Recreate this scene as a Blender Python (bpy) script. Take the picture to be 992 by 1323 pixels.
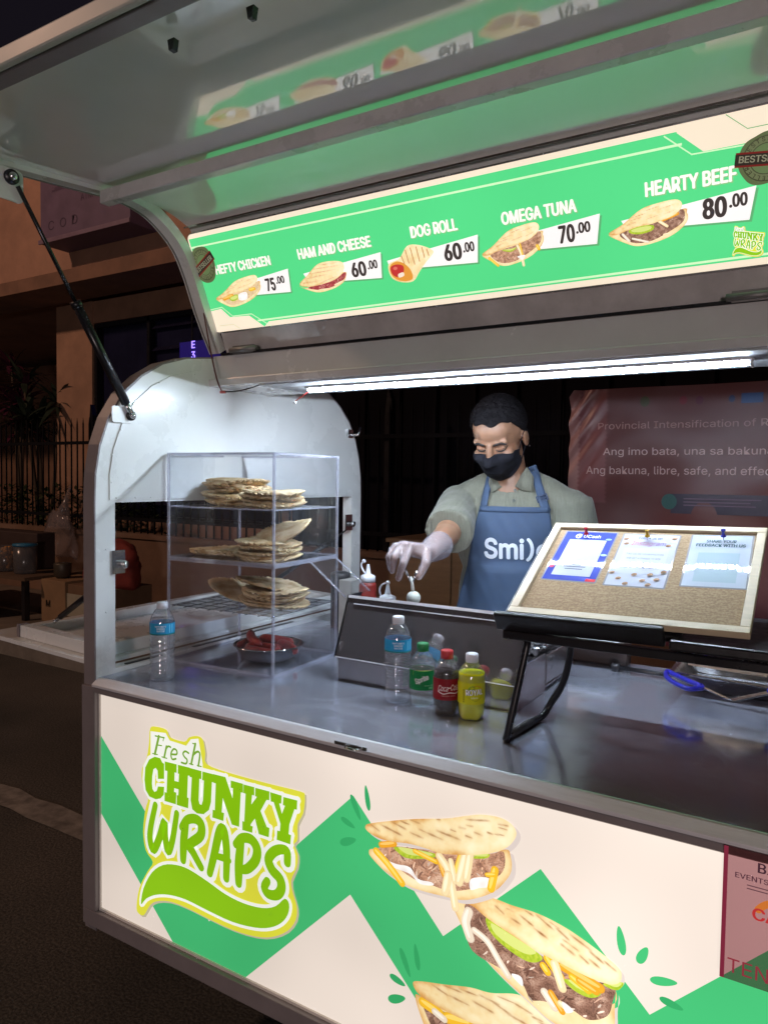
import bpy, bmesh, math, random
from mathutils import Vector, Matrix, noise, geometry
from mathutils.bvhtree import BVHTree
R = math.radians
rnd = random.Random(7)
for o in list(bpy.data.objects): bpy.data.objects.remove(o)
S = bpy.context.scene
C = S.collection
# ------------------------------------------------------------------ camera
F_PX, PW, PH = 945.33, 992.0, 1323.0
CAM = Vector((1.58046, -1.17972, 1.47003))
CX = Vector((0.85284438, 0.52198057, 0.01388297))
CY = Vector((-0.03603155, 0.03230504, 0.99882837))
CF = Vector((-0.52092052, 0.85234539, -0.04635894))
cd = bpy.data.cameras.new('camera'); cam = bpy.data.objects.new('camera', cd); C.objects.link(cam)
m = Matrix.Identity(4)
for i in range(3):
    m[i][0] = CX[i]; m[i][1] = CY[i]; m[i][2] = -CF[i]; m[i][3] = CAM[i]
cam.matrix_world = m
cd.sensor_fit = 'VERTICAL'; cd.sensor_height = 36.0; cd.lens = 36.0 * F_PX / PH
cd.clip_start = 0.02; cd.clip_end = 500
S.camera = cam
# ------------------------------------------------------------------ night sky, added unseen lights, exposure
w = bpy.data.worlds.new('World'); S.world = w; w.use_nodes = True
nt = w.node_tree; bg = nt.nodes['Background']
sky = nt.nodes.new('ShaderNodeTexSky'); sky.sky_type = 'NISHITA'; sky.sun_disc = False
sky.sun_elevation = R(-4.0); sky.sun_rotation = R(200)
mixw = nt.nodes.new('ShaderNodeMixRGB'); mixw.blend_type = 'ADD'; mixw.inputs[0].default_value = 1.0
mixw.inputs[2].default_value = (0.10, 0.075, 0.12, 1)
nt.links.new(sky.outputs[0], mixw.inputs[1]); nt.links.new(mixw.outputs[0], bg.inputs[0])
bg.inputs[1].default_value = 0.06
def point_light(name, loc, energy, col, r=0.15):
    l = bpy.data.lights.new(name, 'POINT'); l.energy = energy; l.color = col; l.shadow_soft_size = r
    o = bpy.data.objects.new(name, l); o.location = loc; C.objects.link(o); return o
point_light('unseen_light', (-7.5, -3.5, 7.5), 880, (1.0, 0.60, 0.42), 0.25)  # added to stand for unseen street light on the building
point_light('unseen_light', (3.2, -5.6, 1.15), 340, (1.0, 0.82, 0.80), 0.3)  # low fill light added to brighten the hatch underside and front frame
vs = S.view_settings; vs.view_transform = 'Standard'; vs.look = 'None'; vs.exposure = 0.0; vs.gamma = 1.0
S.render.engine = 'CYCLES'
cy = S.cycles
cy.transparent_max_bounces = 40; cy.max_bounces = 10; cy.diffuse_bounces = 4; cy.glossy_bounces = 5; cy.transmission_bounces = 6
cy.caustics_reflective = True; cy.caustics_refractive = False; cy.sample_clamp_indirect = 15.0
try:
    cy.use_denoising = True; cy.denoiser = 'OPENIMAGEDENOISE'
except Exception: pass
cy.use_light_tree = True
# ------------------------------------------------------------------ pixel of the photograph -> point on a known real plane
def ray(px, py): return CX * ((px - PW / 2) / F_PX) - CY * ((py - PH / 2) / F_PX) + CF
def at(px, py, axis, val):
    d = ray(px, py); return CAM + d * ((val - CAM[axis]) / d[axis])
def onpl(px, py, P0, n):
    d = ray(px, py); return CAM + d * ((P0 - CAM).dot(n) / d.dot(n))
def fp(px, py):
    p = at(px, py, 1, 0.0); return (p.x, p.z)
# ------------------------------------------------------------------ colour and material helpers
def lin(c):
    if isinstance(c, str): c = tuple(int(c[i:i+2], 16) for i in (0, 2, 4))
    return tuple(((v/255)/12.92 if v/255 <= 0.04045 else ((v/255+0.055)/1.055)**2.4) for v in c)
MATS = {}
def nodes_of(m): m.use_nodes = True; return m.node_tree.nodes, m.node_tree.links
def pbr(name, col, rough=0.5, metal=0.0, var=0.15, vscale=6.0, bump=0.0, bscale=60.0, coat=0.0, rvar=0.1, spec=0.5, stretch=None, ior=None):
    if name in MATS: return MATS[name]
    m = bpy.data.materials.new(name); N, L = nodes_of(m); b = N['Principled BSDF']
    tc = N.new('ShaderNodeTexCoord'); mp = N.new('ShaderNodeMapping'); L.new(tc.outputs['Object'], mp.inputs[0])
    if stretch: mp.inputs['Scale'].default_value = stretch
    nz = N.new('ShaderNodeTexNoise'); nz.inputs['Scale'].default_value = vscale; nz.inputs['Detail'].default_value = 6; nz.inputs['Roughness'].default_value = 0.65
    L.new(mp.outputs[0], nz.inputs['Vector'])
    mr = N.new('ShaderNodeMapRange'); mr.inputs[1].default_value = 0.3; mr.inputs[2].default_value = 0.7
    mr.inputs[3].default_value = 1 - var; mr.inputs[4].default_value = 1 + var
    L.new(nz.outputs[0], mr.inputs[0])
    mx = N.new('ShaderNodeMixRGB'); mx.blend_type = 'MULTIPLY'; mx.inputs[0].default_value = 1; mx.inputs[1].default_value = (*col, 1)
    L.new(mr.outputs[0], mx.inputs[2]); L.new(mx.outputs[0], b.inputs['Base Color'])
    r2 = N.new('ShaderNodeMapRange'); r2.inputs[1].default_value = 0.3; r2.inputs[2].default_value = 0.7
    r2.inputs[3].default_value = max(0.02, rough - rvar); r2.inputs[4].default_value = min(1, rough + rvar)
    L.new(nz.outputs[0], r2.inputs[0]); L.new(r2.outputs[0], b.inputs['Roughness'])
    b.inputs['Metallic'].default_value = metal; b.inputs['Specular IOR Level'].default_value = spec
    b.inputs['Coat Weight'].default_value = coat; b.inputs['Coat Roughness'].default_value = 0.04
    if ior: b.inputs['Coat IOR'].default_value = ior
    if bump > 0:
        n2 = N.new('ShaderNodeTexNoise'); n2.inputs['Scale'].default_value = bscale; n2.inputs['Detail'].default_value = 4
        L.new(mp.outputs[0], n2.inputs['Vector'])
        bp = N.new('ShaderNodeBump'); bp.inputs['Strength'].default_value = bump; bp.inputs['Distance'].default_value = 0.01
        L.new(n2.outputs[0], bp.inputs['Height']); L.new(bp.outputs[0], b.inputs['Normal'])
    MATS[name] = m; return m
def clear(name, tint=(1, 1, 1), ior=1.45, base=0.03, rough=0.03, haze=0.0, hazecol=(0.8, 0.8, 0.8)):
    """thin clear plastic or glass: transparent with a Fresnel reflection and a little scatter"""
    if name in MATS: return MATS[name]
    m = bpy.data.materials.new(name); N, L = nodes_of(m); N.remove(N['Principled BSDF']); out = N['Material Output']
    t = N.new('ShaderNodeBsdfTransparent'); t.inputs[0].default_value = (*tint, 1)
    g = N.new('ShaderNodeBsdfGlossy'); g.inputs['Roughness'].default_value = rough
    lw_ = N.new('ShaderNodeLayerWeight'); lw_.inputs[0].default_value = 0.5
    pw = N.new('ShaderNodeMath'); pw.operation = 'POWER'; pw.inputs[1].default_value = 4.5; L.new(lw_.outputs['Facing'], pw.inputs[0])
    ml = N.new('ShaderNodeMath'); ml.operation = 'MULTIPLY'; ml.inputs[1].default_value = min(1.0, (ior-1)*1.9); L.new(pw.outputs[0], ml.inputs[0])
    ad = N.new('ShaderNodeMath'); ad.operation = 'ADD'; ad.inputs[1].default_value = base; ad.use_clamp = True
    L.new(ml.outputs[0], ad.inputs[0])
    d = N.new('ShaderNodeBsdfDiffuse'); d.inputs[0].default_value = (*hazecol, 1)
    m1 = N.new('ShaderNodeMixShader'); m1.inputs[0].default_value = haze; L.new(t.outputs[0], m1.inputs[1]); L.new(d.outputs[0], m1.inputs[2])
    m2 = N.new('ShaderNodeMixShader'); L.new(ad.outputs[0], m2.inputs[0]); L.new(m1.outputs[0], m2.inputs[1]); L.new(g.outputs[0], m2.inputs[2])
    L.new(m2.outputs[0], out.inputs[0]); MATS[name] = m; return m
def printed(name, rough=0.45, coat=0.0, bump=0.0, spec=0.5):
    """ink: base colour from the mesh's colour attribute"""
    if name in MATS: return MATS[name]
    m = bpy.data.materials.new(name); N, L = nodes_of(m); b = N['Principled BSDF']
    a = N.new('ShaderNodeAttribute'); a.attribute_name = 'Col'; L.new(a.outputs[0], b.inputs['Base Color'])
    b.inputs['Roughness'].default_value = rough; b.inputs['Specular IOR Level'].default_value = spec; b.inputs['Coat Weight'].default_value = coat; b.inputs['Coat Roughness'].default_value = 0.02
    MATS[name] = m; return m
def backlit(name, strength, uneven, lift=0.0):
    """translucent printed face of a light box: ink colour from the attribute, lamps behind it a little uneven"""
    m = bpy.data.materials.new(name); N, L = nodes_of(m); b = N['Principled BSDF']
    a = N.new('ShaderNodeAttribute'); a.attribute_name = 'Col'
    mx = N.new('ShaderNodeMixRGB'); mx.blend_type = 'MULTIPLY'; mx.inputs[0].default_value = 1; mx.inputs[2].default_value = (0.25, 0.25, 0.25, 1)
    L.new(a.outputs[0], mx.inputs[1]); L.new(mx.outputs[0], b.inputs['Base Color']); L.new(a.outputs[0], b.inputs['Emission Color'])
    tc = N.new('ShaderNodeTexCoord'); nz = N.new('ShaderNodeTexNoise'); nz.inputs['Scale'].default_value = 2.6; nz.inputs['Detail'].default_value = 1
    L.new(tc.outputs['Object'], nz.inputs['Vector'])
    mr = N.new('ShaderNodeMapRange'); mr.inputs[1].default_value = 0.3; mr.inputs[2].default_value = 0.7
    mr.inputs[3].default_value = strength * (1 - uneven); mr.inputs[4].default_value = strength * (1 + uneven)
    L.new(nz.outputs[0], mr.inputs[0])
    sx = N.new('ShaderNodeSeparateXYZ'); L.new(tc.outputs['Object'], sx.inputs[0])
    m2 = N.new('ShaderNodeMapRange'); m2.interpolation_type = 'SMOOTHSTEP'; m2.inputs[1].default_value = 0.1; m2.inputs[2].default_value = 1.5; m2.inputs[3].default_value = 1-lift*0.6; m2.inputs[4].default_value = 1+lift; L.new(sx.outputs[0], m2.inputs[0])
    mm = N.new('ShaderNodeMath'); mm.operation = 'MULTIPLY'; L.new(mr.outputs[0], mm.inputs[0]); L.new(m2.outputs[0], mm.inputs[1]); L.new(mm.outputs[0], b.inputs['Emission Strength'])
    b.inputs['Roughness'].default_value = 0.3
    return m
def emit(name, col, strength):
    m = bpy.data.materials.new(name); N, L = nodes_of(m); b = N['Principled BSDF']
    b.inputs['Base Color'].default_value = (*[min(1, c) * 0.5 for c in col], 1)
    b.inputs['Emission Color'].default_value = (*col, 1); b.inputs['Emission Strength'].default_value = strength; return m
# ------------------------------------------------------------------ mesh builder
class MB:
    def __init__(s): s.v = []; s.f = []; s.sm = []; s.c = []; s.cur = (1, 1, 1)
    def add(s, vs, fs, smooth=False, cols=None):
        b = len(s.v); s.v += [tuple(v) for v in vs]
        s.c += (cols if cols else [s.cur] * len(vs))
        for f in fs: s.f.append(tuple(b + i for i in f)); s.sm.append(smooth)
    def box(s, a, b):
        x0, y0, z0 = a; x1, y1, z1 = b
        s.add([(x0,y0,z0),(x1,y0,z0),(x1,y1,z0),(x0,y1,z0),(x0,y0,z1),(x1,y0,z1),(x1,y1,z1),(x0,y1,z1)],
              [(0,3,2,1),(4,5,6,7),(0,1,5,4),(1,2,6,5),(2,3,7,6),(3,0,4,7)]); return s
    def obox(s, o, u, v, w):
        o, u, v, w = Vector(o), Vector(u), Vector(v), Vector(w)
        s.add([o, o+u, o+u+v, o+v, o+w, o+u+w, o+u+v+w, o+v+w], [(0,3,2,1),(4,5,6,7),(0,1,5,4),(1,2,6,5),(2,3,7,6),(3,0,4,7)]); return s
    def tube(s, pts, r, n=10, closed=False, caps=True):
        pts = [Vector(p) for p in pts]; k = len(pts); rs = r if isinstance(r, (list, tuple)) else [r] * k
        ref = None; rings = []
        for i, p in enumerate(pts):
            if closed: t = pts[(i+1) % k] - pts[i-1]
            else: t = pts[min(i+1, k-1)] - pts[max(i-1, 0)]
            if t.length < 1e-9: t = Vector((0, 0, 1))
            t.normalize()
            if ref is None: ref = t.orthogonal().normalized()
            ref = (ref - t * ref.dot(t)).normalized() if (ref - t * ref.dot(t)).length > 1e-6 else t.orthogonal().normalized()
            b2 = t.cross(ref)
            rings.append([p + (ref * math.cos(2*math.pi*j/n) + b2 * math.sin(2*math.pi*j/n)) * rs[i] for j in range(n)])
        vs = [v for rg in rings for v in rg]; fs = []
        for i in range(k if closed else k - 1):
            for j in range(n):
                a = i*n+j; b = i*n+(j+1) % n; c = ((i+1) % k)*n+(j+1) % n; d = ((i+1) % k)*n+j; fs.append((a, b, c, d))
        if caps and not closed: fs.append(tuple(range(n))[::-1]); fs.append(tuple((k-1)*n+j for j in range(n)))
        s.add(vs, fs, True); return s
    def lathe(s, prof, c=(0, 0, 0), n=32, wob=None):
        vs = []; fs = []; k = len(prof)
        for i, (r, z) in enumerate(prof):
            for j in range(n):
                a = 2*math.pi*j/n; rr = r * (wob(a, i) if wob else 1)
                vs.append((c[0]+rr*math.cos(a), c[1]+rr*math.sin(a), c[2]+z))
        for i in range(k-1):
            for j in range(n): fs.append((i*n+j, i*n+(j+1) % n, (i+1)*n+(j+1) % n, (i+1)*n+j))
        if prof[0][0] > 1e-5: fs.append(tuple(range(n))[::-1])
        if prof[-1][0] > 1e-5: fs.append(tuple((k-1)*n+j for j in range(n)))
        s.add(vs, fs, True); return s
    def ball(s, c, r, n=14):
        r = r if isinstance(r, (tuple, list)) else (r, r, r); b = len(s.v); k = n
        vs = []; fs = []
        for i in range(k+1):
            th = math.pi*i/k
            for j in range(n): ph = 2*math.pi*j/n; vs.append((c[0]+r[0]*math.sin(th)*math.cos(ph), c[1]+r[1]*math.sin(th)*math.sin(ph), c[2]-r[2]*math.cos(th)))
        for i in range(k):
            for j in range(n): fs.append((i*n+j, i*n+(j+1) % n, (i+1)*n+(j+1) % n, (i+1)*n+j))
        s.add(vs, fs, True); return s
    def prism(s, poly, fn, t0, t1, smooth=False):
        """poly in 2D, fn(a, b, t) -> 3D"""
        n = len(poly); vs = [fn(a, b, t0) for a, b in poly] + [fn(a, b, t1) for a, b in poly]
        tris = geometry.tessellate_polygon([[Vector((a, b, 0)) for a, b in poly]])
        s.add(vs, [tuple(t) for t in tris] + [tuple(n+i for i in t[::-1]) for t in tris])
        b = len(s.v) - 2*n
        for i in range(n): s.f.append((b+i, b+(i+1) % n, b+n+(i+1) % n, b+n+i)); s.sm.append(smooth)
        return s
    def grid(s, fn, nu, nv, closed_u=False, smooth=True):
        vs = [fn(i/(nu if closed_u else nu), j/nv) for j in range(nv+1) for i in range(nu + (0 if closed_u else 1))]
        W = nu + (0 if closed_u else 1); fs = []
        for j in range(nv):
            for i in range(nu): fs.append((j*W+i, j*W+(i+1) % W, (j+1)*W+(i+1) % W, (j+1)*W+i))
        s.add(vs, fs, smooth); return s
    def xf(s, M): s.v = [tuple(M @ Vector(v)) for v in s.v]; return s
def make_obj(name, mb, mat, colors=False, fixn=True):
    me = bpy.data.meshes.new(name); me.from_pydata(mb.v, [], mb.f); me.update()
    if fixn:
        bm = bmesh.new(); bm.from_mesh(me); bmesh.ops.recalc_face_normals(bm, faces=bm.faces); bm.to_mesh(me); bm.free()
    if len(mb.sm) == len(me.polygons): me.polygons.foreach_set('use_smooth', mb.sm)
    if colors:
        at_ = me.color_attributes.new('Col', 'FLOAT_COLOR', 'POINT')
        buf = []
        for c in mb.c: buf += [c[0], c[1], c[2], 1.0]
        at_.data.foreach_set('color', buf)
    me.materials.append(mat); o = bpy.data.objects.new(name, me); C.objects.link(o); return o
def wmat(o):
    M = Matrix.LocRotScale(o.location, o.rotation_euler, None)
    return (wmat(o.parent) @ o.matrix_parent_inverse @ M) if o.parent else M
def smooth_angle(o, ang):
    me = o.data
    for e in (): pass
def part(name, mb, mat, parent=None, world=True, colors=False, bevel=0.0, label=None, seg=2, fixn=True):
    o = make_obj(name, mb, mat, colors, fixn)
    if parent is not None:
        o.parent = parent
        if world: o.matrix_parent_inverse = wmat(parent).inverted()
    if bevel:
        b = o.modifiers.new('bevel', 'BEVEL'); b.width = bevel; b.segments = seg; b.limit_method = 'ANGLE'; b.angle_limit = R(40)
    if label: o['label'] = label
    return o
def tag(o, label, cat, group=None, kind=None):
    o['label'] = label; o['category'] = cat
    if group: o['group'] = group
    if kind: o['kind'] = kind
    return o
def thing(name, label, cat, loc=(0, 0, 0), rz=0.0, group=None):
    o = bpy.data.objects.new(name, None); C.objects.link(o); o.empty_display_size = 0.05
    o.location = loc; o.rotation_euler = (0, 0, rz); return tag(o, label, cat, group)
def solo(name, mb, mat, label, cat, group=None, colors=False, bevel=0.0, kind=None, fixn=True):
    """a thing that is one mesh; its origin goes to its base"""
    xs = [v[0] for v in mb.v]; ys = [v[1] for v in mb.v]; zs = [v[2] for v in mb.v]
    c = Vector(((min(xs)+max(xs))/2, (min(ys)+max(ys))/2, min(zs)))
    mb.v = [tuple(Vector(v)-c) for v in mb.v]
    o = part(name, mb, mat, None, True, colors, bevel, fixn=fixn); o.location = c
    return tag(o, label, cat, group, kind)
def struct(name, mb, mat, kind='structure'):
    o = part(name, mb, mat); o['kind'] = kind; return o
# ------------------------------------------------------------------ printing: flat graphics in layers
try:
    import os
    FONT = bpy.data.fonts.load(os.path.join(bpy.utils.system_resource('DATAFILES', path='fonts'), 'Inter.woff2'))
except Exception:
    FONT = None
_TX = {}; _CAP = {}
def text2d(txt, shear=0.0):
    """unit-size glyph triangles (cap height 1), cached"""
    k = (txt, shear)
    if k in _TX: return _TX[k]
    cu = bpy.data.curves.new('t', 'FONT'); cu.body = txt; cu.fill_mode = 'FRONT'; cu.dimensions = '2D'; cu.resolution_u = 3
    if FONT: cu.font = FONT
    cu.shear = shear
    o = bpy.data.objects.new('t', cu); C.objects.link(o)
    dg = bpy.context.evaluated_depsgraph_get(); me = bpy.data.meshes.new_from_object(o.evaluated_get(dg))
    vs = [(v.co.x, v.co.y) for v in me.vertices]; fs = [tuple(p.vertices) for p in me.polygons]
    bpy.data.objects.remove(o); bpy.data.curves.remove(cu); bpy.data.meshes.remove(me)
    if vs:
        if txt != 'H' and 'H' not in _CAP: text2d('H')
        x0 = min(v[0] for v in vs); x1 = max(v[0] for v in vs)
        if txt == 'H' and 'H' not in _CAP: _CAP['H'] = max(v[1] for v in vs)
        ch = _CAP['H']; vs = [((x-x0)/ch, y/ch) for x, y in vs]; wd = (x1-x0)/ch
    else: wd = 0
    _TX[k] = (vs, fs, wd); return _TX[k]
def clip_poly(poly, x0, x1, y0, y1):
    for ax, val, sg in ((0, x0, 1), (0, x1, -1), (1, y0, 1), (1, y1, -1)):
        out = []
        for i in range(len(poly)):
            a, b = poly[i-1], poly[i]; da = (a[ax]-val)*sg; db = (b[ax]-val)*sg
            if (da >= 0) != (db >= 0):
                t = da/(da-db); out.append((a[0]+(b[0]-a[0])*t, a[1]+(b[1]-a[1])*t))
            if db >= 0: out.append(b)
        poly = out
        if len(poly) < 3: return []
    return poly
class Print:
    """fn(u, v, height) -> 3D point. Every call lies one layer above the last."""
    def __init__(s, fn, step=6e-6, clip=None): s.fn = fn; s.mb = MB(); s.h = 0; s.step = step; s.clip = clip
    def up(s, n=1): s.h += s.step * n
    def tri(s, pts, faces, col=None, cols=None):
        s.up(); s.mb.add([s.fn(a, b, s.h) for a, b in pts], faces, False, cols or [lin(col)] * len(pts))
    def poly(s, pts, col, noclip=False):
        pts = list(pts)
        if s.clip and not noclip: pts = clip_poly(pts, *s.clip)
        if len(pts) < 3: return
        t = geometry.tessellate_polygon([[Vector((a, b, 0)) for a, b in pts]])
        s.tri(pts, [tuple(x) for x in t], col)
    def rect(s, x0, y0, x1, y1, col): s.poly([(x0, y0), (x1, y0), (x1, y1), (x0, y1)], col)
    def disc(s, c, rx, ry, col, ang=0.0, n=28):
        ca, sa = math.cos(ang), math.sin(ang)
        s.poly([(c[0]+ca*rx*math.cos(2*math.pi*i/n)-sa*ry*math.sin(2*math.pi*i/n), c[1]+sa*rx*math.cos(2*math.pi*i/n)+ca*ry*math.sin(2*math.pi*i/n)) for i in range(n)], col)
    def stroke(s, pts, wd, col, closed=False, taper=False, round_=True):
        n = len(pts); ws = wd if isinstance(wd, (list, tuple)) else [wd]*n
        P = [Vector(p) for p in pts]; vs = []; fs = []
        def nrm(i):
            a = P[(i-1) % n] if (closed or i > 0) else P[i]; b = P[(i+1) % n] if (closed or i < n-1) else P[i]
            t = (b-a)
            if t.length < 1e-9: return Vector((0, 1))
            t.normalize(); return Vector((-t.y, t.x))
        for i in range(n):
            q = nrm(i) * ws[i] / 2; vs += [tuple(P[i]+q), tuple(P[i]-q)]
        for i in range(n if closed else n-1):
            a = 2*i; b = 2*((i+1) % n); fs.append((a, a+1, b+1, b))
        s.tri(vs, fs, col)
        if round_:
            for i in ((0, n-1) if not closed else ()):
                if ws[i] > 1e-6: s.disc(P[i], ws[i]/2, ws[i]/2, col, n=12)
    def text(s, txt, p, h, col, xs=1.0, bold=0.0, align='L', shear=0.0, ang=0.0, width=None):
        vs, fs, wd = text2d(txt, shear)
        if not vs: return 0
        wd += 2*bold
        if width: xs = width/(wd*h)
        off = {'L': 0, 'C': -wd*h*xs/2, 'R': -wd*h*xs}[align]; ca, sa = math.cos(ang), math.sin(ang)
        ds = [(0, 0)] if bold <= 0 else [(bold*math.cos(i*0.7854), bold*0.45*math.sin(i*0.7854)) for i in range(8)]
        if bold > 0.09: ds += [(bold*0.5, 0), (-bold*0.5, 0)]
        st = s.step
        for i, (dx, dy) in enumerate(ds):
            pts = [(p[0]+ca*((x+bold+dx)*h*xs+off)-sa*(y+dy)*h, p[1]+sa*((x+bold+dx)*h*xs+off)+ca*(y+dy)*h) for x, y in vs]
            s.step = st if i == 0 else st*0.2
            s.tri(pts, fs, col)
        s.step = st; return wd*h*xs
    def shaded(s, poly, fn, step):
        """polygon filled with a fine triangle net, colour per vertex from fn(u, v)"""
        if s.clip: poly = clip_poly(list(poly), *s.clip)
        if len(poly) < 3: return
        bp_ = []
        for i in range(len(poly)):
            a = Vector(poly[i]); b = Vector(poly[(i+1) % len(poly)]); k = max(1, int((b-a).length/step))
            bp_ += [a.lerp(b, j/k) for j in range(k)]
        nb = len(bp_); x0 = min(p.x for p in bp_); x1 = max(p.x for p in bp_); y0 = min(p.y for p in bp_); y1 = max(p.y for p in bp_)
        pts = list(bp_); j = 0; y = y0
        while y < y1:
            x = x0 + (step/2 if j % 2 else 0)
            while x < x1: pts.append(Vector((x, y))); x += step
            y += step*0.87; j += 1
        r = geometry.delaunay_2d_cdt(pts, [(i, (i+1) % nb) for i in range(nb)], [], 1, 1e-7)
        vs = [(v.x, v.y) for v in r[0]]
        s.tri(vs, [tuple(f) for f in r[2]], cols=[lin(fn(*v)) for v in vs])
def mixc(a, b, t): t = max(0, min(1, t)); return tuple(a[i]+(b[i]-a[i])*t for i in range(3))
def nz(x, y, sc, seed=0.0): return noise.noise(Vector((x*sc, y*sc, seed)))
def smooth_poly(pts, n=6):
    """closed Catmull-Rom through the points"""
    out = []; k = len(pts)
    for i in range(k):
        p0, p1, p2, p3 = (Vector(pts[(i+j-1) % k]) for j in range(4))
        for q in range(n):
            t = q/n; out.append(tuple(0.5*((2*p1)+(p2-p0)*t+(2*p0-5*p1+4*p2-p3)*t*t+(3*p1-p0-3*p2+p3)*t**3)))
    return out
def smooth_line(pts, n=6):
    out = []; k = len(pts); V = [Vector(p) for p in pts]
    for i in range(k-1):
        p0, p1, p2, p3 = V[max(i-1, 0)], V[i], V[i+1], V[min(i+2, k-1)]
        for q in range(n):
            t = q/n; out.append(tuple(0.5*((2*p1)+(p2-p0)*t+(2*p0-5*p1+4*p2-p3)*t*t+(3*p1-p0-3*p2+p3)*t**3)))
    out.append(tuple(V[-1])); return out
# ------------------------------------------------------------------ the brand mark (drawn, shared by both light boxes)
CHUNKY = [
 [(195,235),(195,316),(162,316),(160,272),(150,257),(138,264),(132,300),(130,340),(133,370),(143,385),(155,380),(162,356),(195,358),(193,400),(176,420),(150,425),(116,410),(96,375),(90,320),(94,255),(115,212),(145,197),(174,205),(185,228)],
 [(198,222),(262,238),(262,284),(251,281),(250,326),(272,332),(274,289),(268,287),(268,240),(332,256),(332,300),(322,298),(318,415),(326,418),(323,473),(262,455),(262,402),(270,404),(272,372),(249,365),(248,385),(260,389),(258,452),(197,434),(197,386),(208,389),(212,274),(199,271)],
 [(331,257),(394,274),(394,318),(383,315),(379,430),(384,450),(394,455),(402,430),(407,325),(398,322),(399,276),(462,292),(462,336),(450,333),(445,440),(434,482),(405,505),(370,500),(345,478),(336,430),(342,308),(331,305)],
 [(458,290),(522,306),(560,420),(562,366),(550,363),(550,324),(616,342),(616,390),(604,388),(595,572),(556,560),(508,418),(502,494),(515,498),(511,541),(452,522),(454,480),(465,483),(470,340),(458,337)],
 [(618,345),(676,360),(676,405),(664,402),(660,452),(690,412),(680,408),(681,363),(757,383),(756,430),(741,428),(709,487),(743,573),(757,578),(753,628),(700,611),(679,528),(658,556),(656,566),(668,569),(665,604),(612,589),(612,541),(622,544),(629,395),(617,391)],
 [(760,386),(822,405),(820,448),(809,447),(823,502),(839,460),(828,455),(831,412),(905,431),(903,481),(890,478),(863,560),(859,611),(872,616),(868,666),(795,641),(798,591),(812,595),(815,555),(779,440),(764,437)]]
WRAPS = [([(148,455),(124,570),(120,640),(138,695),(170,630),(196,545),(200,620),(216,705),(240,640),(262,500)], 35),
 ([(312,540),(300,640),(296,750)], 40), ([(290,575),(318,535),(362,530),(392,560),(388,620),(330,668),(350,710),(392,788)], 40),
 ([(438,820),(462,720),(490,600),(512,588),(528,700),(526,848)], 39), ([(470,728),(510,738),(542,752)], 28),
 ([(606,640),(594,760),(592,875)], 40), ([(578,665),(612,632),(660,640),(690,690),(682,750),(640,795),(604,800)], 40),
 ([(852,765),(850,705),(820,692),(780,705),(752,745),(770,800),(812,850),(820,900),(796,935),(750,930),(730,895),(745,862)], 39)]
SWOOSH = [(72,985),(85,900),(130,815),(190,775),(260,775),(330,800),(430,865),(520,930),(620,980),(720,1005),(790,995),(838,955),(862,985),(855,1040),(820,1085),(760,1110),(680,1110),(560,1080),(430,1020),(310,960),(220,935),(150,935),(100,955)]
SIL = [(118,45),(150,38),(205,55),(225,95),(300,118),(325,95),(370,88),(400,110),(412,180),(420,238),(540,285),(760,345),(920,385),(943,410),(935,500),(905,560),(905,640),(885,670),(905,720),(900,790),(870,860),(880,930),(900,1000),(895,1070),(850,1130),(770,1162),(680,1160),(560,1125),(430,1065),(310,1005),(220,972),(150,972),(115,995),(85,1045),(55,1035),(45,1000),(60,900),(105,810),(132,762),(95,700),(80,600),(92,480),(106,420),(75,330),(75,260),(100,200),(112,120)]
FRESH = [([(167,88),(146,182)], 12), ([(148,86),(196,96)], 6), ([(193,94),(190,112)], 5), ([(156,134),(182,138)], 5), ([(134,180),(160,186)], 5),
 ([(208,142),(196,200)], 10), ([(203,160),(216,142),(230,146)], 8), ([(184,198),(210,206)], 5),
 ([(236,184),(262,184),(262,164),(246,156),(232,180),(238,210),(258,208)], 8),
 ([(326,178),(308,168),(296,180),(304,198),(318,214),(312,234),(288,228)], 8),
 ([(362,128),(340,236)], 10), ([(348,190),(372,170),(386,184),(378,246)], 9), ([(348,126),(364,130)], 5), ([(330,234),(350,240)], 5), ([(372,244),(394,250)], 5)]
def brand_mark(pr, f, k):
    """f maps drawing units to the print's plane, k = metres per drawing unit"""
    pr.poly([f(*p) for p in smooth_poly([(x+10, y+10) for x, y in SIL], 2)], 'BEB69A')
    pr.poly([f(*p) for p in smooth_poly(SIL, 3)], 'DEDC3F')
    W_ = 'F3F4EC'; G = '86C010'
    def outl(p, wd):
        q = [f(*a) for a in p]; pr.stroke(q, wd*k, W_, closed=True)
        for a in q: pr.disc(a, wd*k/2, wd*k/2, W_, n=8)
        pr.poly(q, W_)
    pr.poly([f(*p) for p in [(120,62),(200,72),(222,112),(310,140),(335,105),(375,102),(398,240),(396,268),(120,205)]], W_)
    sw = smooth_poly(SWOOSH, 3)
    for p in CHUNKY: outl(p, 30)
    for p, wd in WRAPS: pr.stroke([f(*q) for q in smooth_line(p, 4)], (wd+30)*k, W_)
    outl(sw, 24)
    for p in CHUNKY: pr.poly([f(*q) for q in p], G)
    for p, wd in WRAPS:
        sl = smooth_line(p, 5); n = len(sl)
        pr.stroke([f(*q) for q in sl], [wd*k*(0.82+0.22*math.sin(math.pi*i/(n-1))) for i in range(n)], G)
    pr.poly([f(*p) for p in sw], '8CC41A')
    for p, wd in FRESH: pr.stroke([f(*q) for q in smooth_line(p, 4)], wd*k, '7CA838')
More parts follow.
